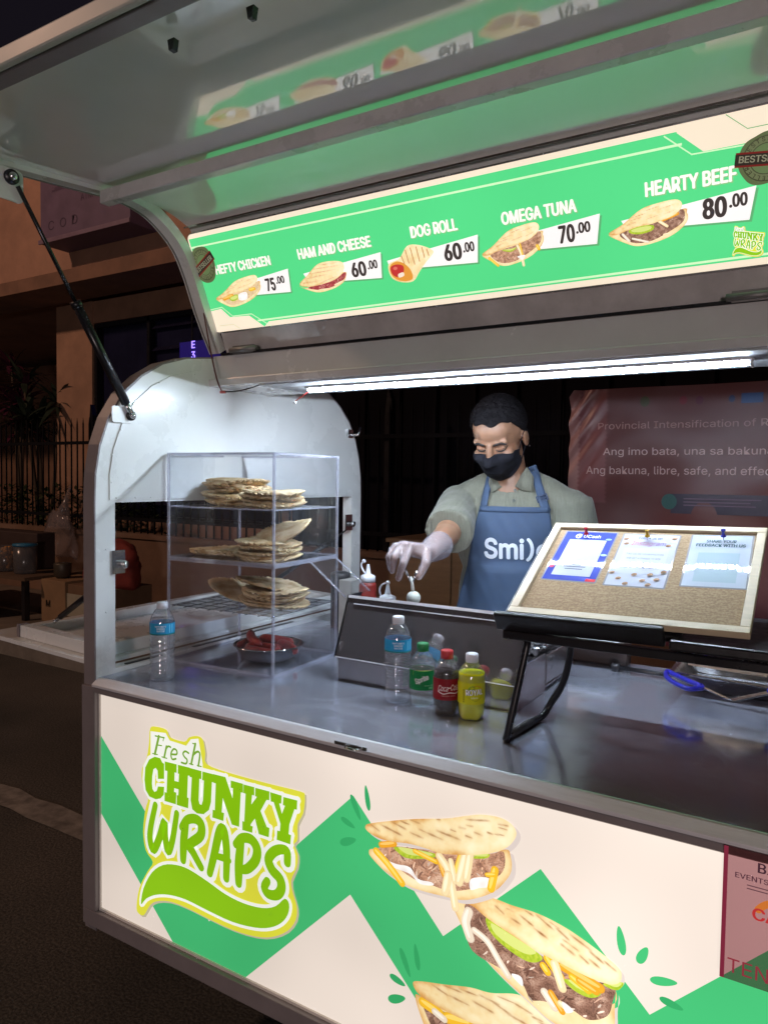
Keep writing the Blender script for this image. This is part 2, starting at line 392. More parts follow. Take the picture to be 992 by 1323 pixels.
# ------------------------------------------------------------------ photographs of wraps printed on the light boxes
BREAD = [(250, 236, 196), (240, 214, 160), (214, 160, 92), (196, 128, 62)]
def edge_dist(p, poly):
    b = 9.0
    for i in range(len(poly)):
        a = Vector(poly[i-1]); d = Vector(poly[i])-a; L2 = d.length_squared
        if L2 < 1e-14: continue
        t = max(0, min(1, (p-a).dot(d)/L2)); b = min(b, (p-a-d*t).length)
    return b
def bread_fn(p0, p1, seed, toast=0.5, sc=1.0, rim=None, low=0.0, grills=()):
    """colour of toasted bread: paler towards p1's side, brown blotches near p0"""
    a = Vector(p0); d = Vector(p1)-a; L2 = d.length_squared
    def fn(u, v):
        t = (Vector((u, v))-a).dot(d)/L2
        n = nz(u, v, 26/sc, seed)*0.5+nz(u, v, 70/sc, seed+3)*0.3+nz(u, v, 200/sc, seed+5)*0.15
        k = toast*(0.75-t)+n*0.62+0.14+low
        if rim:
            e = edge_dist(Vector((u, v)), rim)/(0.010*sc); k += 0.30*max(0, 1-e)**1.5-0.10*max(0, 1-abs(e-1.4))
        c = mixc(BREAD[0], BREAD[1], k*2.2+0.3)
        if k > 0.35: c = mixc(c, BREAD[2], (k-0.35)*2.2)
        if k > 0.75: c = mixc(c, BREAD[3], (k-0.75)*2)
        g = 0.0; q = Vector((u, v))
        for A, B, w_ in grills:
            d2 = B-A; t2 = (q-A).dot(d2)/d2.length_squared
            if -0.25 < t2 < 1.25:
                dd = (q-A-d2*t2).length+nz(u, v, 60/sc, seed+8)*0.0009*sc; tp = max(0.0, 1-abs(2*t2-1)**3*0.75) if 0 <= t2 <= 1 else max(0.0, 0.25-4*max(-t2, t2-1)**1)
                g = max(g, tp*math.exp(-(dd/(w_*0.55))**2)); g = max(g, 0.22*tp*math.exp(-(dd/(w_*1.6))**2))
        if g > 0.02: c = mixc(c, (150, 96, 54), g*(0.62+0.5*nz(u, v, 90/sc, seed+2)))
        return c
    return fn
def in_poly(p, poly):
    x, y = p; r = False
    for i in range(len(poly)):
        (x0, y0), (x1, y1) = poly[i-1], poly[i]
        if (y0 > y) != (y1 > y) and x < (x1-x0)*(y-y0)/(y1-y0)+x0: r = not r
    return r
def ext_c(p, poly, q):
    cx_ = sum(a for a, b in poly)/len(poly); cy_ = sum(b for a, b in poly)/len(poly); return (cx_+(p[0]-cx_)*q, cy_+(p[1]-cy_)*q)
def filling(pr, poly, pal, n, ln, wd, ang, rr, spread=0.7):
    x0 = min(p[0] for p in poly); x1 = max(p[0] for p in poly); y0 = min(p[1] for p in poly); y1 = max(p[1] for p in poly)
    k = 0; tries = 0; st0 = pr.step; pr.step = st0*0.25
    while k < n and tries < n*30:
        tries += 1; p = (rr.uniform(x0, x1), rr.uniform(y0, y1))
        if not in_poly(p, poly): continue
        k += 1; a = ang+rr.gauss(0, spread); L = ln*rr.uniform(0.5, 1.2); w_ = wd*rr.uniform(0.6, 1.3); c = rr.choice(pal); q = rr.uniform(0.82, 1.15)
        c = tuple(min(255, v*q) for v in c)
        dx, dy = math.cos(a)*L/2, math.sin(a)*L/2; bx, by = -dy*0.3*rr.uniform(-1, 1), dx*0.3*rr.uniform(-1, 1)
        pr.stroke([(p[0]-dx, p[1]-dy), (p[0]+bx, p[1]+by), (p[0]+dx, p[1]+dy)], [w_*0.4, w_, w_*0.5], c, round_=False)
    pr.step = st0
MEAT = [(150, 110, 92), (120, 84, 70), (176, 134, 112), (98, 70, 58), (190, 152, 130), (134, 98, 84)]
TUNA = [(190, 140, 112), (160, 112, 88), (212, 168, 138), (140, 100, 82), (222, 184, 156)]
def wrap_photo(pr, f, top, bottom, fill, grills, pal, rr, extras=(), shadow=(0, 0), seed=1.0, step=0.004, k=1.0, tb=None):
    T = [f(*p) for p in smooth_poly(top, 5)]; Bm = [f(*p) for p in smooth_poly(bottom, 5)]; Fl = [f(*p) for p in smooth_poly(fill, 4)]
    if shadow != (0, 0):
        for q in (0.8,):
            pr.poly([(a+shadow[0]*q, b+shadow[1]*q) for a, b in Bm], mixc((208, 195, 188), (221, 208, 198), 1-q)); pr.poly([(a+shadow[0]*q, b+shadow[1]*q) for a, b in T], mixc((208, 195, 188), (221, 208, 198), 1-q))
    ya = min(b for a, b in Bm); yb = max(b for a, b in Bm)
    pr.shaded(Bm, bread_fn((Bm[0][0], yb), (Bm[0][0], ya-0.02*k), seed+9, 0.28, k, Bm, 0.08), step)
    lo, mi, hi = pal[3 % len(pal)], pal[0], pal[4 % len(pal)]
    def meat(u, v):
        wx = u+0.008*k*nz(u, v, 40/k, seed+1); wy = v+0.008*k*nz(u, v, 40/k, seed+2); a1 = 0.5+1.2*nz(u, v, 14/k, seed+4); ca, sa = math.cos(a1), math.sin(a1); p_ = ca*wx+sa*wy; q_ = -sa*wx+ca*wy
        r_ = 1-abs(noise.noise(Vector((p_*45/k, q_*190/k, seed))))*2.2; b_ = nz(u, v, 50/k, seed+6); t_ = 0.45*r_+0.55*b_+0.28
        return mixc(mixc(lo, (60, 40, 32), 0.25), mi, t_*1.8) if t_ < 0.55 else mixc(mi, mixc(hi, (236, 212, 192), 0.35), (t_-0.55)*2.0)
    pr.shaded(Fl, meat, step*0.45)
    filling(pr, [ext_c(p, Fl, 0.86) for p in Fl], pal, 60, 0.020*k, 0.0034*k, 0.5, rr)
    filling(pr, Fl, [(222, 200, 182), (204, 168, 142)], 16, 0.012*k, 0.003*k, 0.5, rr)
    for e in extras:
        kind, pts = e[0], [f(*p) for p in e[1]]
        if kind == 'cuke':
            P = smooth_poly(pts, 5); cxm = sum(p[0] for p in P)/len(P); cym = sum(p[1] for p in P)/len(P)
            pr.shaded(P, lambda u, v: mixc((150, 180, 40), (196, 206, 70), 0.5+nz(u, v, 220/k, seed)*1.2), step)
            pr.poly([(cxm+(a-cxm)*0.8, cym+(b-cym)*0.62+0.003*k) for a, b in P], 'D2DA7C')
        elif kind == 'mayo':
            P = smooth_poly(pts, 5); pr.shaded(P, lambda u, v: mixc((232, 222, 216), (255, 253, 250), 0.6+nz(u, v, 60/k, seed)), step)
        else:
            col = {'cheese': (250, 196, 40), 'pale': (250, 232, 186), 'white': (240, 230, 214), 'orange': (240, 166, 36)}[kind]
            wd = e[2]*k; P = smooth_line(pts, 4); n = len(P)
            pr.stroke(P, [wd*1.03]*n, mixc(col, (140, 96, 60), 0.22)); pr.stroke(P, [wd*(0.80+0.2*math.sin(math.pi*i/(n-1))) for i in range(n)], mixc(col, (190, 140, 80), 0.16))
            pr.stroke([(a-wd*0.12, b+wd*0.10) for a, b in P], [wd*0.45*(0.5+0.5*math.sin(math.pi*i/(n-1))) for i in range(n)], mixc(col, (255, 250, 235), 0.35))
    d = tb or (top[0], top[len(top)//2])
    G_ = [(Vector(f(*a)), Vector(f(*b)), wd*k*0.8) for a, b, wd in grills]
    pr.shaded(T, bread_fn(f(*d[0]), f(*d[1]), seed, 0.5, k, T, 0.0, G_), step*0.5)

# ------------------------------------------------------------------ materials
WHITE = pbr('white_gloss_paint', (0.74, 0.76, 0.74), 0.28, var=0.04, vscale=3, coat=0.35, rvar=0.08)
CEIL = pbr('mirror_gloss_panel', (0.86, 0.85, 0.82), 0.055, metal=0.12, var=0.05, vscale=2, coat=0.25, rvar=0.03, stretch=(1, 1, 1))
GREY = pbr('grey_frame_paint', (0.21, 0.185, 0.19), 0.42, var=0.10, vscale=8, bump=0.05, coat=0.1)
TRIMM = pbr('brushed_trim', (0.60, 0.61, 0.65), 0.45, metal=0.08, var=0.08, vscale=20, stretch=(0.5, 8, 8))
def steel_mat(name, col, rough, scratch, metal=0.9, smear=0.05):
    m = pbr(name, col, rough, metal=metal, var=0.05, vscale=5, rvar=0.06)
    N, L = m.node_tree.nodes, m.node_tree.links; b = N['Principled BSDF']
    tc = N.new('ShaderNodeTexCoord'); cur = None
    for ang, sx, sy, sc in ((0.3, 4, 16, 2.2), (1.2, 5, 18, 2), (2.3, 4, 14, 2.4)):
        mp = N.new('ShaderNodeMapping'); mp.inputs['Rotation'].default_value = (0, 0, ang); mp.inputs['Scale'].default_value = (sx, sy, sx)
        L.new(tc.outputs['Object'], mp.inputs[0]); nz_ = N.new('ShaderNodeTexNoise'); nz_.inputs['Scale'].default_value = sc; nz_.inputs['Detail'].default_value = 3
        L.new(mp.outputs[0], nz_.inputs['Vector'])
        if cur is None: cur = nz_.outputs[0]
        else:
            mm = N.new('ShaderNodeMath'); mm.operation = 'MAXIMUM'; L.new(cur, mm.inputs[0]); L.new(nz_.outputs[0], mm.inputs[1]); cur = mm.outputs[0]
    r = N.new('ShaderNodeMapRange'); r.inputs[1].default_value = 0.55; r.inputs[2].default_value = 0.8; r.inputs[3].default_value = rough; r.inputs[4].default_value = rough+scratch
    L.new(cur, r.inputs[0])
    sm = N.new('ShaderNodeTexNoise'); sm.inputs['Scale'].default_value = 5.5; sm.inputs['Detail'].default_value = 5; sm.inputs['Distortion'].default_value = 2.6; L.new(tc.outputs['Object'], sm.inputs['Vector'])
    sr = N.new('ShaderNodeMapRange'); sr.inputs[1].default_value = 0.50; sr.inputs[2].default_value = 0.62; sr.inputs[3].default_value = -0.03; sr.inputs[4].default_value = smear; L.new(sm.outputs[0], sr.inputs[0])
    ar = N.new('ShaderNodeMath'); ar.operation = 'ADD'; L.new(r.outputs[0], ar.inputs[0]); L.new(sr.outputs[0], ar.inputs[1]); L.new(ar.outputs[0], b.inputs['Roughness'])
    bp = N.new('ShaderNodeBump'); bp.inputs['Strength'].default_value = 0.004; bp.inputs['Distance'].default_value = 0.002
    L.new(cur, bp.inputs['Height']); L.new(bp.outputs[0], b.inputs['Normal']); return m
STEEL = steel_mat('scratched_steel', (0.50, 0.52, 0.61), 0.17, 0.06, 0.70, 0.055)
DSTEEL = steel_mat('dark_steel', (0.52, 0.48, 0.49), 0.10, 0.08, 0.86)
BRIGHT = pbr('bright_steel', (0.62, 0.62, 0.63), 0.18, metal=1.0, var=0.06, vscale=30)
BLACK = pbr('black_plastic', (0.012, 0.012, 0.015), 0.38, var=0.2, vscale=30, bump=0.04)
BLACKM = pbr('black_powder_coat', (0.010, 0.010, 0.013), 0.30, var=0.1)
RUBBER = pbr('tyre_rubber', (0.02, 0.02, 0.02), 0.8, var=0.2, vscale=30)
INK = printed('ink_on_paper', 0.5); LAM = printed('laminated_ink', 0.55, coat=0.30, spec=0.12); SIGNPAINT = printed('dull_print', 0.6)
CLEARP = clear('clear_acrylic', (0.97, 0.975, 0.985), 1.45, 0.012, 0.03, 0.015)
PET = clear('clear_bottle_plastic', (0.93, 0.95, 0.975), 1.5, 0.09, 0.05, 0.075)
FILM = clear('pink_plastic_film', (0.70, 0.54, 0.57), 1.4, 0.02, 0.15, 0.08, (0.7, 0.35, 0.37))
LX = 2.3                                     # cart length
# ------------------------------------------------------------------ the food cart
cart = thing('food_cart', 'white trailer food cart with lifted hatch and lit printed front', 'food cart', (LX/2, 0.6, 0))
def arch(off=0.0):
    a = [(0.0+off, 0.30), (0.0+off, 1.40), (0.003+off, 1.47), (0.016+off, 1.54), (0.042+off*0.9, 1.61), (0.085+off*0.7, 1.675-off*0.5), (0.145+off*0.5, 1.728-off*0.8), (0.216+off*0.2, 1.770-off), (0.30, 1.797-off), (0.40, 1.812-off)]
    return a + [(1.2-y, z) for y, z in reversed(a)]
def end_panel(x0, x1, name):
    out = arch()
    hole = [(0.058, 0.957), (0.058, 1.398), (1.14, 1.398), (1.14, 0.957)]
    # outer arch down the front, across below the opening, split in two halves round the opening
    up = [p for p in out if p[1] >= 1.398]
    up = [(0.0, 1.398)] + [p for p in up] + [(1.2, 1.398)]
    mb = MB(); f = lambda a, b, t: (t, a, b)
    mb.prism(up, f, x0, x1)
    mb.prism([(0, 0.957), (0.058, 0.957), (0.058, 1.398), (0, 1.398)], f, x0, x1)
    mb.prism([(1.14, 0.957), (1.2, 0.957), (1.2, 1.398), (1.14, 1.398)], f, x0, x1)
    mb.prism([(0, 0.32), (1.2, 0.32), (1.2, 0.957), (0, 0.957)], f, x0, x1)
    o = part(name, mb, WHITE, cart)
    return o
for x0, x1, sx in ((-0.022, 0.018, 1), (LX-0.018, LX+0.022, -1)):
    e = end_panel(x0, x1, 'end_panel')
    xi = x1 if sx > 0 else x0
    # the inner skin with its seam: a thin sheet just proud of the panel
    sk = [(0.040, 1.405), (0.040, 1.47), (0.052, 1.535), (0.078, 1.60), (0.118, 1.66), (0.175, 1.708), (0.24, 1.742), (0.32, 1.765), (0.42, 1.776), (0.78, 1.776), (0.90, 1.76), (1.0, 1.72), (1.08, 1.65), (1.13, 1.57), (1.152, 1.48), (1.155, 1.405)]
    mb = MB(); mb.prism(sk, lambda a, b, t: (t, a, b), xi, xi+0.0035*sx); part('inner_skin', mb, WHITE, e)
    for (y, z) in [(0.060, 1.41), (0.12, 1.41), (0.17, 1.41), (0.30, 1.41), (0.55, 1.41), (0.045, 1.45), (0.046, 1.52), (0.075, 1.585), (0.2, 1.72), (0.33, 1.758), (0.028, 1.12), (0.028, 1.28), (0.9, 1.41), (1.1, 1.41), (1.17, 1.22)]:
        mb = MB(); mb.ball((xi+0.0038*sx, y, z), (0.0014, 0.0028, 0.0028), 8); part('rivet', mb, WHITE, e)
# outer arch band seen edge-on (front edge, grey)
def band(x0, x1, name, mat):
    mb = MB(); a = arch(); o2 = [(y-0.004 if y < 0.6 else y+0.004, z+0.004) for y, z in a]
    n = len(a); vs = []; fs = []
    for x in (x0, x1):
        vs += [(x, y, z) for y, z in a] + [(x, y, z) for y, z in o2]
    for i in range(n-1):
        fs += [(n+i, n+i+1, 3*n+i+1, 3*n+i), (i, 2*n+i, 2*n+i+1, i+1), (i, i+1, n+i+1, n+i), (2*n+i, 3*n+i, 3*n+i+1, 2*n+i+1)]
    mb.add(vs, fs, False); return part(name, mb, mat, cart)
band(-0.0245, 0.0178, 'edge_band', GREY); band(LX-0.0178, LX+0.0245, 'edge_band', GREY)
# lower carcass
mb = MB(); mb.box((0.02, 0.05, 0.33), (LX-0.02, 0.93, 0.36)); mb.box((0.02, 0.91, 0.36), (LX-0.02, 0.93, 0.93)); part('carcass', mb, WHITE, cart)
mb = MB()
mb.box((-0.024, -0.012, 0.318), (LX+0.024, 0.02, 0.359)); mb.box((0.026, -0.012, 0.9235), (LX-0.026, 0.02, 0.9375))
mb.box((-0.024, -0.012, 0.3595), (0.026, 0.02, 0.9375)); mb.box((LX-0.026, -0.012, 0.3595), (LX+0.024, 0.02, 0.9375))
part('front_frame', mb, GREY, cart, bevel=0.002)
mb = MB(); mb.prism([(-0.0145, 0.938), (0.0125, 0.938), (0.0125, 0.9575), (0.004, 0.9575), (-0.0145, 0.9445)], lambda a, b, t: (t, a, b), 0.0185, LX-0.0185); part('counter_nosing', mb, TRIMM, cart, bevel=0.0012)
mb = MB(); mb.box((0.0185, 0.013, 0.93), (LX-0.0185, 0.93, 0.957)); part('countertop', mb, STEEL, cart, bevel=0.0015)
# latch on the nosing
mb = MB(); q = at(457, 953, 1, -0.016)
mb.box((q.x-0.045, -0.017, 0.946), (q.x+0.03, -0.0145, 0.952)); mb.tube([(q.x-0.02, -0.018, 0.949), (q.x-0.01, -0.03, 0.9495), (q.x+0.012, -0.03, 0.9495), (q.x+0.02, -0.018, 0.949)], 0.0022, 6)
part('latch', mb, BRIGHT, cart)
# white bezel round the lit front
mb = MB(); zt, zb, xl, xr = 0.9235, 0.3592, 0.0262, LX-0.0262
for a, b in (((xl, 0, zt-0.006), (xr, 0.02, zt-0.0004)), ((xl, 0, zb), (xr, 0.02, zb+0.006)), ((xl, 0, zb+0.0062), (xl+0.004, 0.02, zt-0.0062)), ((xr-0.004, 0, zb+0.0062), (xr, 0.02, zt-0.0062))): mb.box(a, b)
part('light_box_bezel', mb, pbr('bezel_white', (0.75, 0.72, 0.66), 0.4), cart)
# ---- printed, backlit front
X0, X1, Z0, Z1 = xl+0.0045, xr-0.0045, zb+0.0065, zt-0.0065
FR = Print(lambda u, v, h: (u, 0.004-h, v), clip=(X0, X1, Z0, Z1))
CREAM = (228, 214, 202); GREEN = (66, 182, 112)
FR.poly([(X0, Z0), (X1, Z0), (X1, Z1), (X0, Z1)], CREAM)
def isect(a, b, c, d):
    a, b, c, d = map(Vector, (a, b, c, d)); r = b-a; s_ = d-c; den = r.x*s_.y-r.y*s_.x; t = ((c-a).x*s_.y-(c-a).y*s_.x)/den; return tuple(a+r*t)
a1, a2 = fp(128, 949), fp(186, 1049); b1, b2 = fp(128, 1049), fp(179, 1141)
c1, c2 = fp(384, 1092), fp(450, 1035); d1, d2 = fp(345, 1241), fp(451, 1157)
V1 = isect(a1, a2, c1, c2); V2 = isect(b1, b2, d1, d2); V3 = fp(455, 1029)
FR.poly([a1, V1, V2, b1, (b1[0]-0.1, b1[1]+0.2)], GREEN)
e1 = fp(571, 1211); g1 = fp(697, 1124); h1 = fp(838, 1313); k1 = fp(451, 1157); k2 = fp(533, 1288)
FR.poly([V1, V3, k1, V2], GREEN)
def ext(a, b, t): return (a[0]+(b[0]-a[0])*t, a[1]+(b[1]-a[1])*t)
dn = ext(k1, k2, 3.0)
FR.poly([V3, e1, g1, h1, (h1[0]+0.1, Z0-0.4), dn, k1], GREEN)
j1 = fp(936, 1260); jt = ext(h1, j1, 4.6)
FR.poly([h1, jt, (jt[0]+0.28, jt[1]-0.42), (jt[0]+0.1, Z0-0.2), (h1[0], h1[1]-0.4)], GREEN)
def leaf(px, py, ln, wd, ang, col=(52, 160, 96)):
    c = fp(px, py); pts = []
    for i in range(20):
        t = 2*math.pi*i/20; r_ = 1-0.25*math.cos(t)
        x, y = ln/2*math.cos(t), wd/2*math.sin(t)*r_; pts.append((c[0]+x*math.cos(ang)-y*math.sin(ang), c[1]+x*math.sin(ang)+y*math.cos(ang)))
    FR.poly(pts, col)
DG = (52, 160, 96)
for a in ((473, 1032, 0.050, 0.011, 1.75, DG), (458, 1044, 0.052, 0.012, -1.1, DG), (448, 1064, 0.036, 0.012, -0.35, DG), (448, 1088, 0.042, 0.016, 0.45, DG),
          (522, 1245, 0.055, 0.012, -1.15, DG), (537, 1238, 0.05, 0.011, 1.75, DG), (512, 1268, 0.036, 0.014, -0.25, DG), (511, 1292, 0.042, 0.017, 0.45, DG),
          (801, 1217, 0.047, 0.0135, 1.75, GREEN), (829, 1236, 0.033, 0.0145, 1.15, GREEN), (856, 1270, 0.042, 0.014, 0.25, GREEN), (866, 1299, 0.036, 0.0125, -0.15, DG)): leaf(*a)
def zm(s, ox, oy): return lambda x, y: fp(ox+x/s, oy+y/s)
rr = random.Random(3)
wrap_photo(FR, zm(4.96, 520, 1230),
  [(60,205),(110,195),(260,215),(430,235),(560,270),(730,280),(850,350),(990,440),(1200,560),(1400,740),(1380,820),(1200,780),(900,640),(600,530),(380,440),(220,360),(100,280)],
  [(75,290),(110,290),(250,360),(500,480),(700,600),(1300,860),(1250,950),(800,900),(400,800),(200,620),(110,420)],
  [(110,300),(220,370),(400,460),(600,550),(900,660),(1200,800),(1100,850),(700,800),(400,700),(220,560)],
  [((180,215),(290,290),.004),((290,285),(420,350),.005),((255,220),(380,270),.004),((350,240),(480,290),.004),((440,320),(580,400),.005),((480,280),(620,350),.004),((560,320),(700,420),.005),((600,290),(720,340),.004),((660,400),(800,480),.005),((700,330),(830,410),.004),((860,450),(1000,540),.005),((820,420),(900,460),.004)],
  MEAT, rr, extras=[('cheese', [(125,330),(230,400)], .02), ('cheese', [(280,430),(330,440),(420,470)], .022), ('white', [(200,390),(260,440)], .014)], seed=21.0, k=0.95, tb=((60, 300), (700, 250)))
wrap_photo(FR, zm(4.133, 580, 1150),
  [(70,60),(200,40),(330,85),(470,130),(600,195),(700,260),(820,350),(900,420),(918,460),(905,500),(850,508),(740,470),(600,400),(480,340),(340,250),(200,155),(130,95)],
  [(10,60),(80,62),(130,120),(300,380),(560,560),(860,620),(885,540),(880,640),(870,760),(760,790),(560,720),(420,600),(250,440),(110,280),(50,170)],
  [(90,70),(200,150),(340,260),(480,350),(620,440),(760,490),(880,520),(870,600),(840,680),(740,700),(640,640),(500,600),(430,590),(380,500),(260,420),(120,330),(80,200)],
  [((240,85),(292,135),.004),((370,135),(450,200),.004),((460,135),(560,222),.004),((560,200),(640,275),.005),((445,205),(525,265),.005),((640,240),(760,332),.005),((590,290),(670,355),.005),((600,265),(690,332),.004),((740,325),(825,400),.005),((740,370),(805,425),.004),((820,380),(892,442),.004),((320,150),(385,192),.005),((690,350),(745,402),.004),((395,108),(450,145),.003),((530,172),(590,215),.003),((300,100),(340,120),.003)],
  MEAT, rr, extras=[('white', [(100,120),(84,180),(108,262)], .017), ('cuke', [(195,150),(260,190),(400,290),(490,360),(470,390),(410,385),(320,330),(240,260),(200,200)]),
   ('white', [(130,220),(200,280),(260,380),(312,465)], .012), ('mayo', [(330,452),(380,470),(388,520),(345,480)]), ('cuke', [(610,480),(760,520),(810,515),(800,570),(740,580),(660,540)]), ('cuke', [(820,505),(925,500),(900,540),(850,530)]),
   ('orange', [(600,410),(700,470),(800,530)], .017), ('cheese', [(520,370),(590,470)], .014), ('cheese', [(650,470),(740,545)], .011), ('orange', [(690,490),(780,550)], .011), ('pale', [(560,400),(600,530)], .015), ('cheese', [(498,408),(522,445)], .012), ('white', [(505,550),(560,632)], .014), ('orange', [(540,555),(600,655)], .011), ('pale', [(590,610),(640,650)], .01), ('mayo', [(600,600),(660,650),(620,660)])],
  shadow=(0.006, -0.006), seed=4.0, tb=((70, 140), (700, 300)))
wrap_photo(FR, zm(4.724, 465, 1040),
  [(30,130),(60,115),(180,100),(330,88),(520,85),(640,70),(740,62),(850,80),(920,120),(950,170),(935,220),(880,270),(780,300),(640,308),(500,300),(420,275),(300,240),(180,225),(100,200),(40,160)],
  [(50,290),(85,272),(300,300),(700,330),(880,275),(915,320),(920,400),(890,460),(820,530),(720,570),(620,585),(500,560),(380,530),(270,490),(150,410),(70,330)],
  [(90,275),(200,255),(420,280),(640,310),(800,300),(870,290),(880,370),(850,430),(760,490),(660,520),(540,530),(450,500),(330,460),(200,370),(130,330)],
  [((120,120),(258,192),.005),((185,103),(278,152),.004),((60,120),(120,165),.004),((240,98),(305,125),.003),((298,168),(384,207),.005),((355,150),(505,217),.005),((462,158),(612,217),.005),((545,152),(585,167),.003),((636,188),(684,207),.004),((690,168),(748,192),.004),((640,92),(790,100),.004),((835,120),(905,132),.004),((838,138),(898,157),.004),((768,168),(815,184),.003),((300,92),(365,117),.003),((595,138),(645,150),.003),((640,125),(690,135),.003),((460,88),(490,94),.003),((810,180),(880,190),.003)],
  TUNA+[(150,110,92)], rr, extras=[('mayo', [(150,340),(220,365),(300,385),(350,455),(430,475),(440,495),(360,485),(300,425),(200,385)]), ('cheese', [(95,285),(170,370),(252,482)], .014), ('orange', [(125,246),(205,240)], .012),
   ('cuke', [(205,260),(330,275),(450,300),(460,320),(380,332),(290,330),(240,305)]), ('cuke', [(680,322),(780,302),(772,328),(700,332)]), ('cheese', [(330,285),(462,352)], .009), ('orange', [(470,310),(510,432)], .011), ('cheese', [(612,312),(576,440)], .012),
   ('mayo', [(675,455),(780,450),(790,500),(720,512),(670,520)]), ('pale', [(480,315),(540,420),(578,632)], .015), ('pale', [(550,345),(575,470)], .011), ('pale', [(535,430),(515,535)], .016), ('pale', [(640,310),(600,475)], .016), ('pale', [(668,310),(645,455)], .014), ('cheese', [(820,400),(795,515)], .014), ('cheese', [(770,430),(820,430)], .008)],
  shadow=(0.010, -0.006), seed=11.0, tb=((40, 240), (760, 60)))
zl = zm(4.133, 165, 930); kk = (Vector(zl(560, 600))-Vector(zl(440, 600))).length/120
brand_mark(FR, zl, kk)
FRONTLIT = backlit('backlit_front_print', 1.0, 0.12, 0.22)
part('printed_front', FR.mb, FRONTLIT, cart, colors=True, fixn=False)
# tubes behind the print stop at a closed back
mb = MB(); mb.box((xl, 0.021, zb), (xr, 0.045, zt)); part('light_box_back', mb, WHITE, cart)
# ---- running gear below
mb = MB()
for y in (0.36, 0.80): mb.box((0.05, y, 0.26), (LX-0.05, y+0.05, 0.328))
for x in (0.1, 1.1, 2.1): mb.box((x, 0.411, 0.265), (x+0.05, 0.799, 0.323))
part('chassis', mb, BLACKM, cart)
for y in (0.30, 0.90):
    mb = MB(); prof = [(0.10, -0.055), (0.19, -0.06), (0.215, -0.04), (0.22, 0), (0.215, 0.04), (0.19, 0.06), (0.10, 0.055)]
    mb.lathe(prof, (0, 0, 0), 28); mb.xf(Matrix.Translation((1.35, y, 0.22)) @ Matrix.Rotation(R(90), 4, 'X'))
    wh = part('wheel', mb, RUBBER, cart)
    mb = MB(); mb.lathe([(0.0, -0.03), (0.1, -0.05), (0.1, 0.05), (0.0, 0.03)], (0, 0, 0), 20); mb.xf(Matrix.Translation((1.35, y, 0.22)) @ Matrix.Rotation(R(90), 4, 'X')); part('rim', mb, BRIGHT, wh)
for x in (0.12, 2.12):
    for y in (0.385, 0.825):
        mb = MB(); mb.tube([(x, y, 0.0), (x, y, 0.01), (x, y, 0.011), (x, y, 0.262)], [0.05, 0.05, 0.018, 0.018], 10); part('jack_stand', mb, BLACKM, cart)
# ---- roof spine and LED strip
mb = MB(); f = lambda a, b, t: (t, a, b)
mb.prism([(0.383, 1.729), (0.383, 1.749), (0.405, 1.753), (0.405, 1.819), (0.795, 1.819), (0.795, 1.753), (0.645, 1.745), (0.645, 1.729)], f, 0.0185, LX-0.0185)
sp = part('roof_spine', mb, pbr('spine_paint', (0.58, 0.57, 0.57), 0.2, metal=0.1, var=0.08, vscale=4, coat=0.5), cart, bevel=0.0015)
mb = MB(); mb.box((0.20, 0.40, 1.7255), (LX-0.1, 0.63, 1.7286)); part('light_tray', mb, pbr('tray_white', (0.34, 0.35, 0.37), 0.6), sp)
led = thing('led_strip', 'thin white LED strip glowing under the roof of the cart', 'LED light', (0.9, 0.5, 1.70))
mb = MB(); mb.box((0.30, 0.478, 1.7195), (1.435, 0.506, 1.7252)); mb.box((1.43, 0.474, 1.707), (1.4335, 0.509, 1.7194)); part('channel', mb, pbr('alu_channel', (0.7, 0.7, 0.72), 0.3, metal=0.6), led)
LEDM = emit('cool_white_led', (0.74, 0.86, 1.0), 590)
for i in range(68):
    mb = MB(); x = 0.3115+i*0.0165; mb.box((x-0.0055, 0.4875, 1.7152), (x+0.0055, 0.4965, 1.7192)); part('led_chip', mb, LEDM, led)
mb = MB(); mb.tube([(0.304, 0.492, 1.716), (1.428, 0.492, 1.716)], 0.0072, 14); part('clear_cover', mb, clear('frosted_cover', (0.98, 0.98, 1.0), 1.4, 0.02, 0.2, 0.10, (0.9, 0.92, 1.0)), led)
mb = MB(); mb.tube(smooth_line([(0.302, 0.492, 1.712), (0.285, 0.487, 1.700), (0.268, 0.484, 1.690), (0.262, 0.482, 1.684)], 5), 0.0015, 6); part('lead_wire', mb, pbr('red_wire', (0.25, 0.02, 0.015), 0.5), led)
mb = MB(); mb.ball((0.262, 0.482, 1.682), 0.004, 10); part('wire_tip', mb, pbr('white_cap', (0.8, 0.8, 0.8), 0.4), led)
